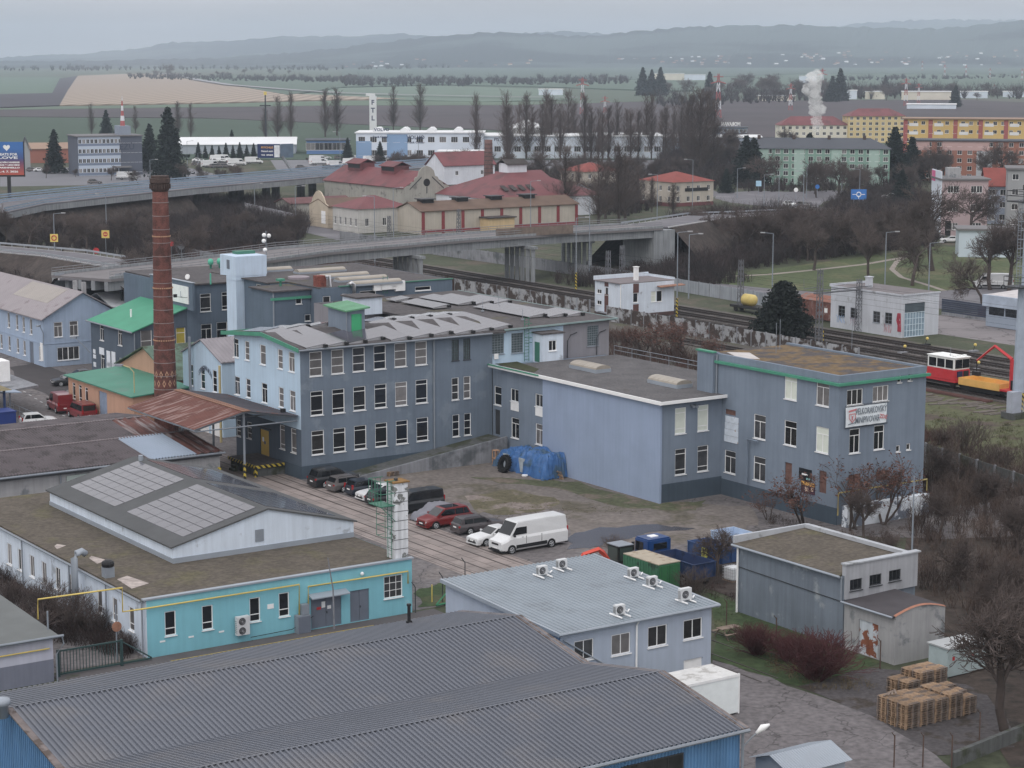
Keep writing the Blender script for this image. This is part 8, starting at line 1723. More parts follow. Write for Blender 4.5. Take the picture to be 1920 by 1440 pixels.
def tree_proto(kind, seed):
 rs = np.random.RandomState(seed); out = []; lv = None; lm = None; tm, cm = bark, twig
 if kind == 'dec': grow(rs, out, V3([0,0,0]), V3([0,0,1]), 4.2, .26, 0, 4, .75, .05, [4,3,3,3], .018);
 elif kind == 'pop':
  h = 24;
  for i in range(8): z = h*i/8; out.append((0, V3([0,0,z]), V3([rs.normal(0,.05),rs.normal(0,.05),z+h/8]), .32*(1-i/8.6), .32*(1-(i+1)/8.6)))
  for i in range(105):
   z = h*(.05+.9*rs.uniform(0,1)**1.15); a = rs.uniform(0, 2*math.pi); L_ = h*.17*(1-.6*(z/h)**1.5)*rs.uniform(.7,1.2); s_ = rs.uniform(.3,.62); grow(rs, out, V3([0,0,z]), unit(V3([math.cos(a)*s_, math.sin(a)*s_, 1])), L_, .06, 2, 4, .4, .13, [1,1,2,2], .02)
 elif kind == 'leafy':
  for i in range(3): grow(rs, out, V3([rs.normal(0,.2),rs.normal(0,.2),0]), unit(V3([rs.normal(0,.3),rs.normal(0,.3),1])), 2.6, .09, 0, 3, .6, .06, [3,2,2], .012)
 elif kind in ('shrub','redshrub','dark'):
  n = 34 if kind != 'redshrub' else 90; cm = twig_red if kind == 'redshrub' else twig; tm = cm
  for i in range(n): a = rs.uniform(0, 2*math.pi); l_ = rs.uniform(.1,.75); grow(rs, out, V3([.35*l_*math.cos(a),.35*l_*math.sin(a),0]), unit(V3([l_*math.cos(a),l_*math.sin(a),1])), 1.5 if kind != 'redshrub' else 1.3, .022, 1, 3, .5, .05, [1,2,2,2], .009)
 elif kind in ('con','pine'):
  h = 14 if kind == 'con' else 9; cm = needle if kind == 'con' else needle2; out.append((0, V3([0,0,0]), V3([0,0,h*.55]), .22, .14)); out.append((0, V3([0,0,h*.55]), V3([0,0,h]), .14, .02)); L4 = []
  nb = 150 if kind == 'con' else 210
  for i in range(nb):
   f = (i+.5)/nb; z = h*(.06+.93*f); a = i*2.399+rs.uniform(-.3,.3)
   R_ = (h*.24*(1-f)**.85+.15 if kind == 'con' else h*.5*(1-f)**.62+.25)*rs.uniform(.72,1.12); dr = -.18 if kind == 'con' else .12; tip = V3([R_*math.cos(a), R_*math.sin(a), z+dr*R_]); out.append((1, V3([0,0,z]), tip, .03, .012))
   for j in range(int(9+R_*15)):
    t_ = rs.uniform(.2,1.05); c = V3([0,0,z])*(1-t_)+tip*t_+rs.normal(0, .12+.08*R_, 3)*V3([1,1,.6]); s_ = rs.uniform(.18,.42); u_ = unit(rs.normal(0,1,3)+V3([math.cos(a),math.sin(a),-.2]))*s_; w_ = unit(np.cross(u_, rs.normal(0,1,3)))*s_*.5; L4 += [c-u_, c-w_, c+u_, c+w_]
  lv = np.array(L4); lm = cm
 if kind == 'leafy':
  ends = [s[2] for s in out if s[0] >= 2]; L4 = []
  for e in ends:
   if rs.rand() < .5:
    for j in range(3): c = e+rs.normal(0,.14,3); u_ = rs.normal(0,.055,3); w_ = rs.normal(0,.035,3); L4 += [c-u_, c-w_, c+u_, c+w_]
  lv = np.array(L4); lm = leaf_b
 tr = [s[1:] for s in out if s[0] == 0] or [s[1:] for s in out[:20]]; cr_ = [s[1:] for s in out if s[0] > 0]; H_ = max(s[2][2] for s in out)
 return seg_mesh('trunk', tr, tm, 6), seg_mesh('crown', cr_, cm, 3, lv, lm), H_
PR = {k: [tree_proto(k, 10*i+j) for j in range(n)] for i, (k, n) in enumerate((('dec',5),('pop',4),('leafy',3),('shrub',4),('redshrub',2),('con',4),('pine',1)))}
NAMES = {'dec':('bare_tree','tree'),'pop':('poplar','tree'),'leafy':('leafy_tree','tree'),'shrub':('shrub','shrub'),'redshrub':('red_shrub','shrub'),'con':('conifer','conifer'),'pine':('conifer','conifer')}
cnt_t = [0]
def plant(kind, X, Y, h, label, group=None, wide=1.0, z=0):
 if kind == 'pop': wide *= .95+.75*((cnt_t[0]*37)%11)/11
 pr = PR[kind][cnt_t[0] % len(PR[kind])]; cnt_t[0] += 1; s = h/pr[2]; rd = random.Random(cnt_t[0]); t = bpy.data.objects.new(NAMES[kind][0], None); COL.objects.link(t); t.location = (X, Y, z); t.rotation_euler = (0,0,rd.uniform(0,6.28)); t.scale = (s*wide, s*wide, s); tag(t, label, NAMES[kind][1], group)
 link(bpy.data.objects.new('trunk', pr[0]), t); link(bpy.data.objects.new('crown', pr[1]), t); return t
def pp(kind, L_, label, group=None, wide=1.0):
 """(u, v of foot, v of top[, own label])"""
 for q in L_: X, Y = gp(q[0], q[1]); plant(kind, X, Y, max(.8, zat(X, Y, q[2])), q[3] if len(q) > 3 else label, group, wide)
pp('pop', [(172,258,190),(254,250,196),(334,258,188),(358,262,190)], 'bare poplar beside the office slab at left', 'poplars by the office slab'); pp('pop', [(497,262,200),(521,262,176),(546,262,168),(610,258,162),(632,255,160)], 'bare poplar above the long white shed roof', 'poplars above the white shed'); pp('pop', [(738,247,155,'tall bare poplar just right of the white sign pylon'),(788,247,152,'tall bare poplar second to the right of the white pylon'),(893,304,170,'lone tall bare poplar before the truck service centre')], '')
rd = random.Random(2)
pp('pop', [(946+i*13.2+rd.uniform(-5,5), rd.uniform(288,306), rd.uniform(162,206)) for i in range(27)], 'bare poplar in the long dense row before the haulage halls', 'poplar row before the haulage halls'); pp('pop', [(1296,326,168),(1312,328,158),(1324,322,160),(1338,322,180)], 'bare poplar in the clump left of the green block', 'poplar clump', 1.2); pp('pop', [(1060,404,268),(1085,396,300),(1122,422,282),(1135,410,300),(1160,420,262),(1172,412,290),(1195,395,305)], 'bare upright tree among the old brewery buildings', 'upright trees by the old brewery', 1.5); pp('pop', [(1222,398,330,'small reddish upright tree beside the two-storey house'),(1262,402,342,'slim reddish upright tree before the two-storey house')], '', None, 1.6)
pp('con', [(103,325,242,'dark conifer right of the festival billboard'),(200,262,206,'dark conifer behind the office slab roof'),(218,265,236,'small dark conifer behind the office roof mast'),(282,322,232,'dark conifer at the right corner of office slab'),(318,338,200,'tallest dark spruce right of the office slab'),(435,272,243,'small lone spruce before the long white shed'),(713,312,265,'dark conifer before the truck service centre'),(652,302,258,'dark conifer left of the truck service centre')], '', None, 1.15); pp('con', [(372+i*13,298,266+rd.uniform(0,8)) for i in range(9)], 'small dark conifer in the row behind the truck depot', 'small conifers by the depot'); pp('con', [(1398,350,254,'broad dark conifer at the left end of green block'),(1412,348,258,'second broad conifer at the left end of green block'),(1464,338,270,'dark conifer at the first third of green block'),(1516,340,250,'pointed dark conifer at the middle of green block'),(1676,345,238,'tall dark conifer at the right end of green block'),(1708,340,256,'slimmer conifer right of the tall one by green block'),(1690,388,318,'dark conifer below the tall one right of the blue sign'),(1362,362,316,'small dark conifer left of the roundabout')], '', None, 1.5); pp('con', [(1205,180,126),(1222,180,130),(1238,180,126),(1330,184,134),(1345,184,150),(1560,192,142),(1575,190,128),(1660,165,140),(1791,202,160)], 'dark conifer among the distant halls beyond the field', 'distant conifers', 1.3); pp('con', [(845,318,290,'round dark evergreen behind the brewhouse gable')], '', None, 2)
X, Y = gp(1468, 640); plant('pine', X, Y, zat(X, Y, 532)+.3, 'broad dark conifer between the railway tracks and brewery roof')
pp('dec', [(1526,507,402,'bare tree with pale trunk left on the park lawn'),(1628,522,412,'bare tree with pale trunk at the middle of park lawn'),(1710,536,412,'slim bare tree by the curved lawn lamp'),(1748,508,338,'tall bare tree with forked trunk before the white party wall'),(1820,452,340,'wide bare tree before the pink house front'),(1856,544,400,'bare tree behind the parked white panel van'),(1892,545,378,'leaning bare tree right of the parked white van'),(1842,572,470,'small bare tree in front of the parked white van'),(1424,486,398,'thick bare tree left of the lawn lamp'),(1458,484,392,'bare tree just right of the lawn lamp'),(1330,478,390,'bare tree at the left edge of park thicket'),(1500,480,392,'bare tree second from the pale trunk'),(1580,478,385,'bare tree behind the lawn path middle'),(1660,470,378,'bare tree behind the lawn path end'),(350,500,415,'bare tree between the chimney and the slip road'),(115,492,430,'small bare tree beside the yellow signed lamp'),(262,560,440,'dark bare tree behind the blue gabled building'),(520,485,420,'brown bare tree behind the white tower'),(1345,1088,985,'thin bare tree between the skips and grey shed'),(1655,1090,985,'thin bare tree behind the mossy shed roof'),(1620,1010,905,'thin bare tree before the low white brewery wall'),(1178,556,498,'bare tree behind the signal house chimney')], '')
pp('dec', [(rd.uniform(1290,1730), rd.uniform(440,490), rd.uniform(375,412)) for i in range(34)], 'bare tree in the park thicket beyond the railway', 'trees of the park thicket'); pp('dec', [(rd.uniform(0,560), rd.uniform(425,478), rd.uniform(378,420)) for i in range(30)], 'bare tree in the thicket below the viaduct', 'trees below the viaduct'); pp('dec', [(rd.uniform(1380,1700), rd.uniform(345,372), rd.uniform(282,318)) for i in range(16)], 'bare tree before the pale green apartment block', 'trees before the green block'); pp('dec', [(rd.uniform(1715,1920), rd.uniform(330,352), rd.uniform(258,300)) for i in range(14)], 'bare tree before the orange apartment block', 'trees before the orange block'); pp('dec', [(rd.uniform(700,1290), rd.uniform(322,345), rd.uniform(272,306)) for i in range(40)], 'bare tree behind the old brewery', 'trees behind the old brewery'); pp('dec', [(rd.uniform(560,900), rd.uniform(300,330), rd.uniform(275,295)) for i in range(8)], 'bare tree before the truck depot', 'trees before the truck depot'); pp('dec', [(rd.uniform(1345,1500), rd.uniform(275,320), rd.uniform(232,270)) for i in range(12)], 'bare tree left of the green apartment block', 'trees left of green block'); pp('dec', [(rd.uniform(60,560), rd.uniform(330,350), rd.uniform(300,318)) for i in range(10)], 'bare tree along the far side of viaduct', 'trees along the viaduct')
for v0, v1, us, n, h0, h1 in ((170,186,(1240,1560),26,22,42),(176,190,(1560,1900),14,14,30),(140,148,(250,560),14,8,14),(150,160,(640,1180),12,10,18)):
 pp('dec', [(rd.uniform(*us), (b_ := rd.uniform(v0, v1)), b_-rd.uniform(h0,h1)) for i in range(n)], 'bare tree in the hazy tree lines of the plain', 'distant trees of the plain', 1.25)
pp('dec', [(322,142,117,'rounded bare tree on the crest above the striped field'),(1388,118,102,'rounded lone tree on the far field skyline')], '', None, 1.3)
pp('dec', [(1762,1015,905,'bare tree in the right thicket, nearest the brewery'),(1850,985,860,'bare tree in the right thicket beside the grey fence'),(1905,1060,900,'bare tree in the right thicket at the picture edge'),(1800,1110,985,'bare tree in the right thicket behind the shed annex'),(1885,1190,1040,'tall bare tree in the right thicket above the cabinets'),(1745,930,820,'slim bare tree at the brewery right corner')], '', None, .9)
X, Y = gp(1884, 1372); plant('dec', X, Y, zat(X, Y, 1105)+1, 'big bare tree in the bottom right corner above the pallets', None, 1.15); X, Y = gp(1935, 1300); plant('dec', X, Y, 9, 'bare tree at the right edge behind the big one', None, 1.1)
for u, v, vt, lab in ((1600,995,856,'brown-leaved tree before the brewery corner'),(1500,988,880,'brown-leaved tree left of the brewery corner'),(1655,985,850,'brown-leaved tree under the brewery banner'),(1440,975,925,'low brown-leaved bush at the brewery foot')): X, Y = gp(u, v); plant('leafy', X, Y, zat(X, Y, vt), lab, None, 1.25)
for u, v, vt in ((1165,650,610),(1205,665,605),(1248,672,600),(1290,680,606),(1320,690,625),(1230,640,596),(1275,652,600)): X, Y = gp(u, v); plant('leafy', X, Y, max(3, zat(X, Y, vt)), 'rusty-leaved bush behind the annex roof railing', 'rusty bushes behind the annex', 1.5)
for u, v, vt, lab in ((1420,1228,1168,'smaller red-stemmed shrub by the picnic table'),(1530,1275,1180,'large red-stemmed shrub before the grey shed'),(1475,1240,1188,'red-stemmed shrub between the small and large ones')): X, Y = gp(u, v); plant('redshrub', X, Y, zat(X, Y, vt), lab, None, 1.5 if u != 1475 else 1.2)
for i, (u, v, vt) in enumerate(((40,1085,1055),(20,1150,1080),(90,1165,1085),(140,1185,1105),(190,1195,1130),(110,1125,1070),(235,1225,1185),(160,1150,1095),(60,1200,1130))): X, Y = gp(u, v); plant('shrub', X, Y, max(1.6, zat(X, Y, vt)), 'dense brown shrub beside the white workshop wall', 'shrubs beside the white workshop wall', 1.35)
for u, v, vt, lab in ((1810,850,780,'dark round bush at the railway slope right of brewery'),(1870,890,830,'dark bush right of the round one on the railway slope'),(1760,835,800,'low dark bush at the brewery right corner'),(1150,1040,1000,'thin red-twigged shrub in front of the green container'),(1215,1090,1030,'bare shrub before the green container end'),(1300,1125,1060,'dark shrub in front of blue skip'),(245,1215,1180,'leafy grey shrub behind the green gate')): X, Y = gp(u, v); plant('shrub', X, Y, max(1.2, zat(X, Y, vt)), lab, None, 1.3)
X, Y = gp(1706, 1160); wtag('thin_mast', MB().tube([(X,Y,0),(X,Y,zat(X,Y,893))], [.09,.05], 6), steel, 'thin grey pole standing before the grey shed roof', 'pole')
def inpoly(P, x, y):
 c = np.zeros(len(x), bool); n = len(P)
 for i in range(n):
  (x1, y1), (x2, y2) = P[i], P[(i+1)%n]; c ^= ((y1 > y) != (y2 > y)) & (x < (x2-x1)*(y-y1)/(y2-y1+1e-12)+x1)
 return c
def thicket(name, pts, dens, h, mat, seed, zf=None, stems=12, w=.035, px=True, sidew=.6):
 P = [gp(*p) for p in pts] if px else pts; rs = np.random.RandomState(seed); xs, ys = [p[0] for p in P], [p[1] for p in P]; A_ = (max(xs)-min(xs))*(max(ys)-min(ys)); N = int(A_*dens); x, y = rs.uniform(min(xs), max(xs), N), rs.uniform(min(ys), max(ys), N); k = inpoly(P, x, y); x, y = x[k], y[k]; hh = h*rs.uniform(.45,1.15,len(x))*(.75+.25*np.sin(x*.21)*np.cos(y*.13))
 z = zf(x, y) if zf else np.zeros(len(x)); n = len(x)*stems; r = lambda a: np.repeat(a, stems); B = np.stack([r(x)+rs.normal(0,.25,n), r(y)+rs.normal(0,.25,n), r(z)], 1); L_ = r(hh)*rs.uniform(.5,1,n); ln = rs.normal(0,.3,(n,2)); T_ = B+np.stack([ln[:,0]*L_, ln[:,1]*L_, L_], 1); Md = B+(T_-B)*.55+np.stack([*rs.normal(0,.12,(2,n)), np.zeros(n)], 1)
 segs = [(B, Md, w, w*.8), (Md, T_, w*.8, w*.3)]
 for q in range(4): f = rs.uniform(.35,.9,(n,1)); s_ = B+(T_-B)*f; e = s_+rs.normal(0,1,(n,3))*np.array([.32,.32,.12])*L_[:,None]*sidew+np.array([0,0,.22])*L_[:,None]; segs.append((s_, e, w*.55, w*.25))
 Vv, Ff = [], []; o = 0
 for a, b, w0, w1 in segs:
  th = rs.uniform(0, math.pi, len(a)); d = np.stack([np.cos(th), np.sin(th), np.zeros(len(a))], 1); V_ = np.stack([a-d*w0, a+d*w0, b+d*w1, b-d*w1], 1).reshape(-1,3); Vv.append(V_); Ff.append(np.arange(len(V_)).reshape(-1,4)+o); o += len(V_)
 ob_ = bpy.data.objects.new(name, np_mesh(name, np.concatenate(Vv), np.concatenate(Ff), [mat])); COL.objects.link(ob_); ob_['kind'] = 'stuff'; return ob_
tk = M('thicket_twig', U(70,60,60), .95, .2, .06, U(54,48,48), (.45,.6), .15); tk2 = M('thicket_brown', U(90,66,60), .95, .2, .08, U(66,54,50), (.45,.6), .2); tk3 = M('thicket_grey', U(96,80,72), .95, .25, .12, U(66,54,50), (.45,.6), .2); dg_ = M('weed_grass', U(112,98,70), .95, .25, .3)
thicket('undergrowth', [(-60,455),(-60,395),(150,388),(330,372),(520,385),(580,425),(560,462),(420,480),(290,488),(140,468)], .42, 5.0, tk, 1, None, 11, .05); thicket('undergrowth', [(1250,500),(1262,420),(1440,404),(1560,408),(1740,395),(1760,462),(1640,474),(1480,496),(1370,510),(1330,528),(1262,528)], .4, 5.5, tk, 2, None, 11, .05); thicket('undergrowth', [(-60,560),(-60,516),(160,520),(300,528),(410,545),(500,520),(430,580),(300,610),(200,575)], .5, 3.5, tk, 3, None, 11, .04)
thicket('undergrowth', [(1700,930),(1760,850),(1920,860),(2050,900),(2050,1330),(1920,1260),(1790,1150),(1715,1100)], .62, 3.4, tk3, 4, None, 13, .024); thicket('undergrowth', [k2w(*p) for p in ((133,150),(160,150),(172,200),(186,262),(160,300),(133,250))], .55, 2.6, tk2, 5, None, 11, .028, False); thicket('undergrowth', [k2w(*p) for p in ((176,300),(196,300),(198,400),(178,420))], .5, 2.6, tk2, 6, None, 10, .035, False); thicket('undergrowth', [k2w(*p) for p in ((214,285),(245,285),(250,306),(214,306))], .6, 4, tk, 7, None, 11, .04, False)
thicket('undergrowth', [(0,1075),(40,1058),(240,1180),(268,1228),(240,1238),(110,1205),(0,1110)], 2.8, 1.8, M('dark_shrub', U(58,46,44), .95, .25, .4), 8, None, 13, .02); thicket('undergrowth', [(1120,1060),(1330,1080),(1385,1100),(1370,1130),(1240,1110)], 1.0, .9, tk2, 9, None, 10, .018); thicket('weeds', [(1450,965),(1560,1000),(1700,1000),(1730,980),(1600,1010),(1440,985)], 1.5, .8, tk3, 10, None, 10, .015)
thicket('undergrowth', [(1590,360),(1690,352),(1760,375),(1740,400),(1600,402),(1540,395)], .3, 3.5, tk, 11, None, 9, .06); thicket('undergrowth', [(1050,400),(1060,350),(1240,345),(1245,385),(1180,408)], .22, 5, tk, 25, None, 10, .06); thicket('undergrowth', [(1235,345),(1240,285),(1385,262),(1400,320),(1345,358)], .12, 6, tk, 26, None, 10, .09); thicket('undergrowth', [(700,325),(1300,320),(1290,350),(1060,345),(720,345)], .16, 5, tk, 12, None, 9, .07); thicket('undergrowth', [(1380,352),(1700,345),(1740,352),(1700,362),(1400,360)], .14, 4, tk, 13, None, 9, .07)
thicket('weeds', [(1440,1215),(1600,1270),(1640,1290),(1560,1300),(1440,1260)], 2.0, .6, dg_, 14, None, 9, .014); thicket('weeds', [(860,945),(960,925),(1050,940),(1240,950),(1320,950),(1180,965),(1000,975),(880,985)], .9, .22, M('dry_weed', U(100,92,66), .95, .2, .5), 15, None, 8, .02); thicket('weeds', [(1340,1120),(1390,1145),(1570,1220),(1560,1240),(1340,1190)], 2.2, .22, M('green_weed', U(70,84,52), .95, .2, .5), 16, None, 8, .02)
thicket('weeds', [(1730,760),(1920,800),(1960,900),(1730,840)], .7, .5, M('verge_weed', U(92,92,60), .95, .2, .4), 17, None, 8, .03); thicket('weeds', [(-20,520),(-20,480),(170,490),(330,520),(200,530)], .5, .6, dg_, 18, None, 8, .05)
thicket('undergrowth', [(1180,528),(1205,478),(1262,430),(1310,440),(1330,528),(1262,540)], .5, 4.5, tk, 24, None, 11, .045)
def treeline(pts, dens, h, w, seed): return thicket('treeline', pts, dens, h, tk, seed, None, 16, w, True, .9)
treeline([(640,152),(1180,150),(1180,160),(640,164)], .002, 12, .35, 19); treeline([(1230,194),(1560,174),(1700,172),(1920,178),(1920,186),(1700,184),(1560,190),(1240,202)], .0042, 15, .25, 20); treeline([(240,144),(640,150),(640,157),(430,154),(240,149)], .0016, 11, .4, 21); treeline([(0,131),(430,129),(640,131),(1200,120),(1200,121.5),(640,133),(430,131.5),(0,134)], .0003, 16, .8, 22); treeline([(1560,150),(1920,144),(1920,148),(1560,154)], .0012, 10, .35, 23)
# ================================================================ AIR AND STEAM
hz = bpy.data.materials.new('haze_air'); hz.use_nodes = True; t_ = hz.node_tree; t_.nodes.remove(t_.nodes['Principled BSDF']); pv = t_.nodes.new('ShaderNodeVolumePrincipled'); pv.inputs['Color'].default_value = (.76,.87,1.0,1); pv.inputs['Density'].default_value = HAZE; pv.inputs['Anisotropy'].default_value = .2; t_.links.new(pv.outputs[0], t_.nodes['Material Output'].inputs['Volume'])
wtag('haze', MB().box(-11000,11000,-320,16800,-8,266), hz, kind='stuff')
sm = bpy.data.materials.new('steam_vapour'); sm.use_nodes = True; t_ = sm.node_tree; t_.nodes.remove(t_.nodes['Principled BSDF']); pv = t_.nodes.new('ShaderNodeVolumePrincipled'); pv.inputs['Color'].default_value = (1,1,1,1); pv.inputs['Density'].default_value = .3; t_.links.new(pv.outputs[0], t_.nodes['Material Output'].inputs['Volume'])
def steam(u, vb, vt, Y, w, seed, n=26):
 rs = np.random.RandomState(seed); mb = MB(); p0, p1 = at_dist(u, vb, Y), at_dist(u, vt, Y)
 for i in range(n):
  f = i/n; r = w*(.3+.32*f*(1-.5*f))*rs.uniform(.6,1.25); c = (p0[0]+(p1[0]-p0[0])*f+rs.normal(0,w*.34)*f**.5-w*.35*f, Y+rs.normal(0,w*.25), p0[2]+(p1[2]-p0[2])*f); b = MB().ball((0,0,0), r, 12, 8); rr = random.Random(i)
  mb.add([(c[0]+x*(1+.25*math.sin(7*z/r+i)), c[1]+y*(1+.25*math.sin(6*x/r)), c[2]+z*(1+.2*math.sin(5*y/r+i))) for x, y, z in b.v], b.f)
 m = wtag('steam', mb, sm, kind='stuff'); return m
steam(1532, 246, 140, 860, 4.6, 1, 64)
X, Y = gp(767, 1168); steam(767, 1140, 1128, 128, .35, 2, 6)
# ================================================================ GROUND
near_g = M('grass_ground', U(70,76,56), .97, .22, .12, U(92,84,72), (.5,.64), .08, 0, .5, 4, fine=1.2)
wtag('ground', MB().box(-10000,10000,-300,16500,-.6,0), M('far_ground', U(84,98,82), .97, .1, .01, U(96,96,84), (.5,.65), .004), kind='structure')
def patch(name, pts, mat, z, px=True, k=False):
 P = [gp(u, v) for u, v in pts] if px else ([k2w(*p) for p in pts] if k else pts)
 return wtag(name, MB().prism(P, -.02, z), mat, kind='structure')
patch('verge_ground', [(-260,60),(330,60),(330,900),(-260,900)], near_g, .012, False)
yard = patch('yard_pavement', [(48,128),(121,128),(123.5,131),(123,176),(123,300),(60,300),(48,200)], asphalt, .03, False, True)
track_slab = NT('track_slabs');
b_ = track_slab.n('ShaderNodeTexBrick'); b_.offset = .5;
for k_, v_ in (('Scale',1),('Mortar Size',.035),('Brick Width',2.4),('Row Height',1.05)): b_.inputs[k_].default_value = v_
mp_ = track_slab.n('ShaderNodeMapping'); mp_.inputs['Rotation'].default_value = (0,0,math.pi/2); tc_ = track_slab.n('ShaderNodeTexCoord'); track_slab.l(tc_.outputs['Object'], mp_.inputs['Vector']); track_slab.l(mp_.outputs[0], b_.inputs['Vector'])
for s_, c_ in (('Color1', U(150,137,132)), ('Color2', U(134,124,120)), ('Mortar', U(86,74,70))): b_.inputs[s_].default_value = (*c_, 1)
cc = track_slab.mul(b_.outputs['Color'], track_slab.rng(track_slab.noise(.4,6), .3,.7,.75,1.15)); track_slab.l(cc, track_slab.b.inputs['Base Color']); track_slab.b.inputs['Roughness'].default_value = .95
ktag('track_paving', MB().box(86.3,93.2,128.5,215,.031,.05), track_slab.m, kind='structure')
for x in (87.3,88.75,90.9,92.3): ktag('yard_rail', MB().box(x-.06,x+.06,100,215,.04,.062), rail_m, 'rusty rail sunk in the yard paving, %s of four' % {87.3:'nearest workshop',88.75:'second',90.9:'third',92.3:'nearest the parked cars'}[x], 'rail', 'yard rails')
dry_grass = M('dry_grass', U(98,92,70), .97, .2, .3, U(130,118,112), (.5,.6), .22, 0, .6, 5, fine=2)
BZ = [.004]
def blob(name, pts, mat, z, jit=.5, sub=4):
 P = [gp(u, v) for u, v in pts]; Q = []; rd = random.Random(len(P)*7+int(pts[0][0]))
 for i in range(len(P)):
  a, b = P[i], P[(i+1)%len(P)]
  for k in range(sub): f = k/sub; Q.append((a[0]+(b[0]-a[0])*f+rd.uniform(-jit,jit), a[1]+(b[1]-a[1])*f+rd.uniform(-jit,jit)))
 BZ[0] += .0011
 return wtag(name, MB().poly(*[(p[0],p[1],z+BZ[0]) for p in Q]), mat, kind='structure')
blob('yard_dirt', [(720,900),(860,860),(1060,890),(1240,945),(1400,950),(1440,1000),(1200,1030),(1070,1010),(1050,960),(800,940)], dirt, .036)
blob('yard_grass', [(870,932),(960,920),(1060,940),(1010,962),(930,965),(890,962)], dry_grass, .042, .5); blob('wall_grass', [(890,895),(1000,900),(1080,905),(1240,945),(1330,940),(1300,958),(1180,955),(1040,915),(930,905)], M('wall_grass', U(84,88,62), .97, .2, .4, U(112,100,88), (.5,.62), .3, 0, .6, 5, fine=2), .043, .5)
blob('puddle', [(1068,1005),(1130,990),(1230,985),(1300,992),(1200,1003),(1120,1025),(1070,1032)], M('wet_asphalt', U(74,72,78), .25, .1, .3, spec=.5), .044, .6)
blob('pavement_patch', [(20,690),(70,680),(165,715),(100,745),(40,720)], M('dark_patch', U(72,68,70), .95, .1, .5), .036, .4)
mk = MB()
for i in range(14):
 u = 46+i*10.5; v = 735+i*6.4; X, Y = cp(u, v); mk.box(X-.06,X+.06,Y-.4,Y+.4,.031,.045)
ktag('dashed_line', mk, line_m, kind='structure')
ktag('wall_strip', MB().box(49,79,110.9,127.6,.0,.05), M('grey_strip', U(92,88,90), .95, .15, .3, U(72,74,60), (.55,.68), .3), kind='structure')
mk = MB(); mk.box(57,73,126.1,126.2,.05,.06)
for i in range(5): mk.box(60+i*2.6,60.1+i*2.6,125,126.1,.05,.06)
ktag('yellow_line', mk, M('yellow_line', U(170,150,60), .9, .2, 2), kind='structure')
slab_m = M('road_slabs', U(110,105,107), .95, .14, .35, U(92,88,90), (.54,.68), .25, 0, .25, 9, fine=2.2, crack=.22)
blob('service_road', [(1336,1238),(1480,1285),(1640,1345),(1730,1400),(1800,1460),(1740,1560),(1380,1560),(1340,1440),(1300,1330)], slab_m, .034, .25)
blob('gravel_apron', [(1500,1290),(1640,1250),(1860,1300),(1900,1400),(1740,1420),(1640,1345)], M('dark_gravel', U(82,78,80), .97, .2, .4, U(66,58,52), (.5,.62), .4, 0, .5, 7, fine=3), .028, .5)
green = M('green_grass', U(62,80,46), .97, .2, .25, U(82,84,56), (.5,.64), .2, 0, .5, 5, fine=2)
blob('lawn', [(1336,1110),(1390,1140),(1580,1218),(1650,1245),(1500,1290),(1336,1238)], green, .026, .4); blob('gate_lawn', [(782,1105),(840,1092),(850,1130),(790,1140)], green, .04, .4)
blob('brown_litter', [(1250,1060),(1390,1050),(1386,1130),(1330,1105)], bank_m, .03, .4); blob('back_lane', [(1400,985),(1560,985),(1920,930),(2100,920),(2100,1000),(1760,1010),(1560,1005),(1400,1010)], asphalt, .03, .4)
blob('rail_verge', [(1725,690),(1960,760),(1960,930),(1730,870)], M('rail_verge', U(88,92,60), .97, .2, .2, U(84,72,64), (.48,.6), .2, 0, .5, 4, fine=1.5), .03)
litter_pts = [(1700,900),(1920,840),(2050,840),(2050,1440),(1900,1440),(1780,1280),(1700,1130)]; blob('thicket_ground', litter_pts, M('thicket_ground', U(72,62,56), .97, .25, .25, U(54,48,44), (.48,.6), .3, 0, .6, 4, fine=1.5), .02)
ktag('rail_bed', MB().box(160,213,120,430,-.02,.02), M('rail_bed', U(92,88,82), .97, .18, .15, U(88,90,64), (.54,.66), .08, 0, .4, 5, fine=1.5), kind='structure')
ktag('rail_yard', MB().box(222.0,262,150,232,-.02,.026), M('rail_yard', U(132,126,128), .95, .12, .2, U(108,104,104), (.55,.68), .1, 0, .2, 7, crack=.1), kind='structure')
lawn = M('park_lawn', U(78,90,54), .97, .16, .05, U(98,98,66), (.48,.62), .05, 0, .3, 3, fine=1)
patch('park_lawn', [(1340,535),(1360,512),(1480,500),(1640,478),(1760,462),(1960,470),(1960,530),(1780,547),(1560,548),(1440,541)], lawn, .02)
patch('side_road', [(1260,528),(1330,530),(1440,541),(1560,550),(1700,552),(1830,540),(1980,528),(1980,580),(1770,580),(1700,568),(1560,562),(1420,548),(1280,540)], road_m, .03)
def path(pts, wd=1.4): mb, _, _ = strip([(*gp(u, v), .045) for u, v in pts], wd, '', None); wtag('footpath', mb, M('footpath', U(148,138,130), .95, .1, .5), kind='structure')
path([(1340,520),(1440,515),(1540,505),(1620,496),(1700,482)]); path([(1700,482),(1682,490),(1672,505),(1690,520),(1740,535),(1770,545)], 1.0)
ra_m = road_m
patch('roundabout_road', [(1345,362),(1420,358),(1480,360),(1560,357),(1640,360),(1600,368),(1545,378),(1530,392),(1520,400),(1480,398),(1440,388),(1370,380),(1340,372)], ra_m, .05)
patch('far_road', [(1170,302),(1235,298),(1245,320),(1290,340),(1350,362),(1335,372),(1240,350),(1200,325)], ra_m, .045)
patch('side_lane', [(480,405),(520,408),(690,446),(760,470),(740,478),(640,452),(470,412)], ra_m, .03)
patch('brewery_yard', [(600,440),(660,440),(1100,400),(1100,350),(700,350),(520,380)], M('brewery_yard', U(96,94,92), .95, .15, .1), .02)
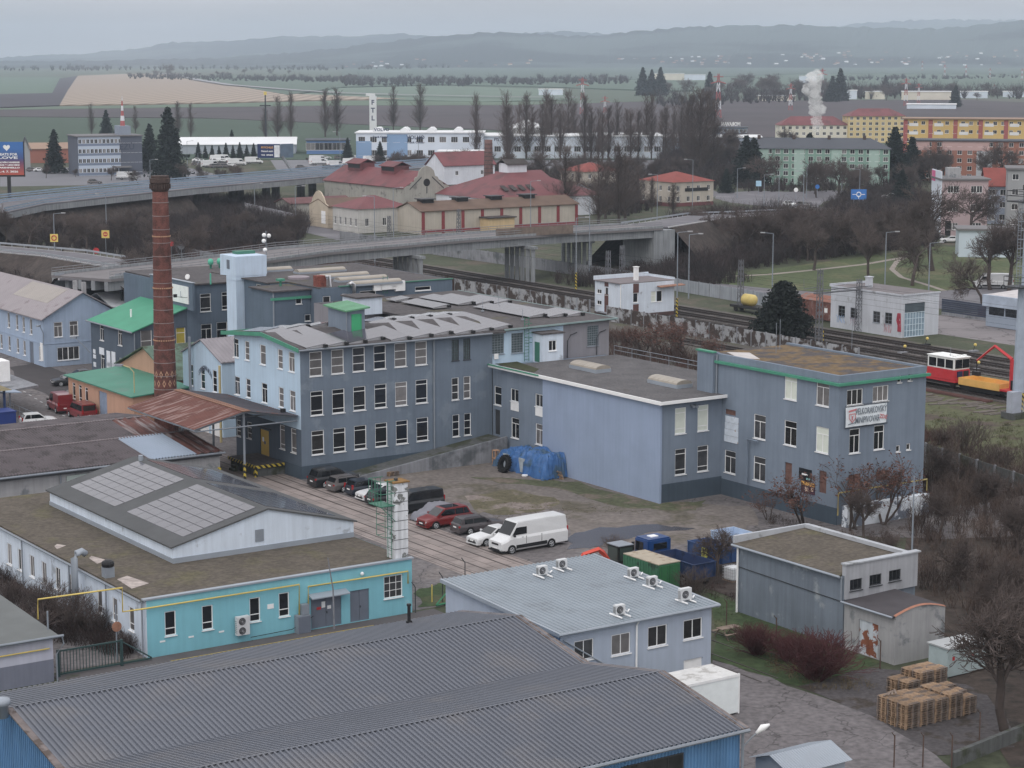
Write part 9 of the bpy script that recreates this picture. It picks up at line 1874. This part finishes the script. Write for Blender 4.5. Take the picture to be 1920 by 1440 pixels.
patch('depot_yard', [(520,320),(500,290),(660,275),(1260,285),(1250,310),(700,325)], M('depot_yard', U(118,118,124), .95, .1, .05), .03); patch('car_park', [(0,350),(0,318),(200,312),(360,316),(420,330),(300,345)], M('depot_yard', (0,0,0)), .03)
def field(pts, col, z, col2=None, **kw_): patch('field', pts, M('field_%d' % len(MATS), col, .97, .06, .02, col2, (.45,.6), .01, **kw_), z)
field([(-300,300),(-300,222),(0,220),(400,223),(600,230),(900,243),(1230,240),(1230,300)], U(62,82,66), .25); field([(-300,226),(-300,206),(0,206),(480,200),(660,198),(980,198),(1240,190),(1800,188),(2100,200),(2100,262),(1230,258),(900,244),(560,230),(380,222),(0,220)], U(78,70,74), .5, U(70,64,68))
field([(-200,207),(40,204),(420,196),(640,190),(1080,193),(1240,190),(980,198),(660,199),(480,201),(0,207)], U(92,112,90), .6); field([(540,182),(640,166),(820,162),(1020,168),(1080,188),(900,192),(720,188)], U(100,120,104), .8)
stripe = NT('striped_field'); w_ = stripe.n('ShaderNodeTexWave'); w_.wave_type = 'BANDS'; w_.bands_direction = 'X'; w_.inputs['Scale'].default_value = .024; w_.inputs['Distortion'].default_value = 1.2; w_.inputs['Detail'].default_value = 3; w_.inputs['Detail Scale'].default_value = .3
stripe.l(stripe.coord((1,.12,1)), w_.inputs['Vector']); stripe.l(stripe.mix(w_.outputs['Fac'], U(136,118,100), U(168,150,132)), stripe.b.inputs['Base Color']); stripe.b.inputs['Roughness'].default_value = .97
patch('striped_field', [(112,199),(128,170),(146,143),(240,139),(335,139),(345,148),(420,158),(560,178),(760,187),(600,189),(420,194),(260,197)], stripe.m, 1.0)
field([(0,203),(-300,205),(-300,176),(0,178),(98,176),(112,148),(146,143),(128,170),(112,199)], U(70,66,74), .9); field([(-300,178),(-300,146),(0,146),(116,146),(98,176),(0,178)], U(92,114,98), .85)
field([(345,148),(420,142),(560,150),(700,160),(1250,150),(1500,140),(1950,140),(2200,150),(2200,168),(1240,172),(1040,165),(820,160),(640,165),(540,180),(420,158)], U(84,104,88), 1.4); field([(640,130),(900,123),(1250,119),(1500,116),(2300,114),(2300,141),(1500,140),(1250,150),(700,160),(640,150)], U(80,98,88), 2)
mb, _, _ = strip([(*gp(u, v), 2.4) for u, v in ((300,139),(345,145),(370,152),(430,162),(560,173),(640,178),(760,182),(950,186),(1080,187))], 12, '', None); wtag('highway', mb, M('highway', U(150,150,154), .95), kind='structure')
def hill(D, prof, base_u, col, col2, depth, seed, name='hills'):
 rd = random.Random(seed); mb = MB(); us = np.linspace(base_u[0], base_u[1], 260); vz = np.interp(us, [p[0] for p in prof], [p[1] for p in prof]); m = 7; V_ = []
 for i, u in enumerate(us):
  X = (u-CX)/F*D; zt = H+(100-vz[i])/F*D
  for j in range(m+1):
   f = j/m; rag = (rd.random()*D*.0011*(1 if j == m else .3)); nz = math.sin(u*.021+j*1.3+seed)*.06+math.sin(u*.05+j*2.1)*.04
   V_.append((X*(1-(1-f)*depth/D), D-depth*(1-f), max(-3, zt*(f**1.15*(1+nz*(1-f)))+rag-2*(1-f))))
  V_.append((X*1.1, D+1800, -5))
 n = m+2; mb.add(V_, [(i*n+j,(i+1)*n+j,(i+1)*n+j+1,i*n+j+1) for i in range(len(us)-1) for j in range(n-1)])
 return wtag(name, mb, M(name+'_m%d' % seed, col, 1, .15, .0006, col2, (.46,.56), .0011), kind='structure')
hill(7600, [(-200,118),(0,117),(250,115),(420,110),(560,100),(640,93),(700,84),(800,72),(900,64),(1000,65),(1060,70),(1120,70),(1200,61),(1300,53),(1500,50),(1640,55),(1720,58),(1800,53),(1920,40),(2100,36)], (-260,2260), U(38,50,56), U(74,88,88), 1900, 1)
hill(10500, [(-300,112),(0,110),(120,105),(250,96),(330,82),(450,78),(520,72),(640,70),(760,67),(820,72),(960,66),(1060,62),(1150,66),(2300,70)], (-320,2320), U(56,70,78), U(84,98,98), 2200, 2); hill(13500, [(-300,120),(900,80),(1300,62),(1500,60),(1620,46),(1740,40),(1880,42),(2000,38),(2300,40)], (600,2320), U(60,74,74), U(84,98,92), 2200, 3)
# ================================================================ LIGHT, SKY, CAMERA
w = bpy.data.worlds.new('World'); SC.world = w; w.use_nodes = True
nt = w.node_tree; bg = nt.nodes['Background']
sky = nt.nodes.new('ShaderNodeTexSky'); sky.sky_type = 'NISHITA'; sky.sun_disc = False
sky.sun_elevation = R(32); sky.sun_rotation = R(200); sky.air_density = 1.0; sky.dust_density = 4.0; sky.ozone_density = 1.0; sky.altitude = 250
hs = nt.nodes.new('ShaderNodeHueSaturation'); hs.inputs['Saturation'].default_value = .38
nt.links.new(sky.outputs[0], hs.inputs['Color'])
tc = nt.nodes.new('ShaderNodeTexCoord'); mp = nt.nodes.new('ShaderNodeMapping'); mp.inputs['Scale'].default_value = (1,1,7)
nt.links.new(tc.outputs['Generated'], mp.inputs['Vector'])
nz = nt.nodes.new('ShaderNodeTexNoise'); nz.inputs['Scale'].default_value = 2.2; nz.inputs['Detail'].default_value = 5; nt.links.new(mp.outputs[0], nz.inputs['Vector'])
rm = nt.nodes.new('ShaderNodeMapRange'); rm.inputs[1].default_value = .35; rm.inputs[2].default_value = .65; rm.inputs[3].default_value = .72; rm.inputs[4].default_value = 1.28
nt.links.new(nz.outputs['Fac'], rm.inputs[0])
mxs = nt.nodes.new('ShaderNodeMix'); mxs.data_type = 'RGBA'; mxs.inputs[0].default_value = .85
ia = [i for i in mxs.inputs if i.identifier == 'A_Color'][0]; ib = [i for i in mxs.inputs if i.identifier == 'B_Color'][0]
sp = nt.nodes.new('ShaderNodeSeparateXYZ'); nt.links.new(tc.outputs['Generated'], sp.inputs[0])
gm = nt.nodes.new('ShaderNodeMapRange'); gm.inputs[1].default_value = 0; gm.inputs[2].default_value = .9; gm.inputs[3].default_value = .92; gm.inputs[4].default_value = 1.65; nt.links.new(sp.outputs[2], gm.inputs[0])
nt.links.new(hs.outputs[0], ia); ib.default_value = (SKYC[0], SKYC[1], SKYC[2], 1)
ml = nt.nodes.new('ShaderNodeVectorMath'); ml.operation = 'SCALE'
nt.links.new([o for o in mxs.outputs if o.identifier == 'Result_Color'][0], ml.inputs[0]); nt.links.new(rm.outputs[0], ml.inputs['Scale'])
ml2 = nt.nodes.new('ShaderNodeVectorMath'); ml2.operation = 'SCALE'; nt.links.new(ml.outputs[0], ml2.inputs[0]); nt.links.new(gm.outputs[0], ml2.inputs['Scale'])
nt.links.new(ml2.outputs[0], bg.inputs['Color']); bg.inputs['Strength'].default_value = .1
su = bpy.data.lights.new('sun', 'SUN'); su.energy = .6; su.angle = R(25); su.color = (1, .96, .9)
so = bpy.data.objects.new('sun', su); COL.objects.link(so); so.rotation_euler = (R(90-50), 0, R(-200+180)); so.location = (0,0,300)
cam = bpy.data.cameras.new('camera'); co = bpy.data.objects.new('camera', cam); COL.objects.link(co)
cam.sensor_width = 36; cam.lens = F/1920*36; cam.clip_end = 60000; cam.clip_start = 1
co.location = (0,0,H); co.rotation_euler = (R(90)-TH, 0, 0); SC.camera = co
SC.view_settings.view_transform = 'Standard'; SC.view_settings.look = 'None'; SC.view_settings.exposure = EXPO; SC.view_settings.gamma = 1
SC.cycles.use_denoising = True
SC.cycles.max_bounces = 9; SC.cycles.diffuse_bounces = 3; SC.cycles.volume_bounces = 8
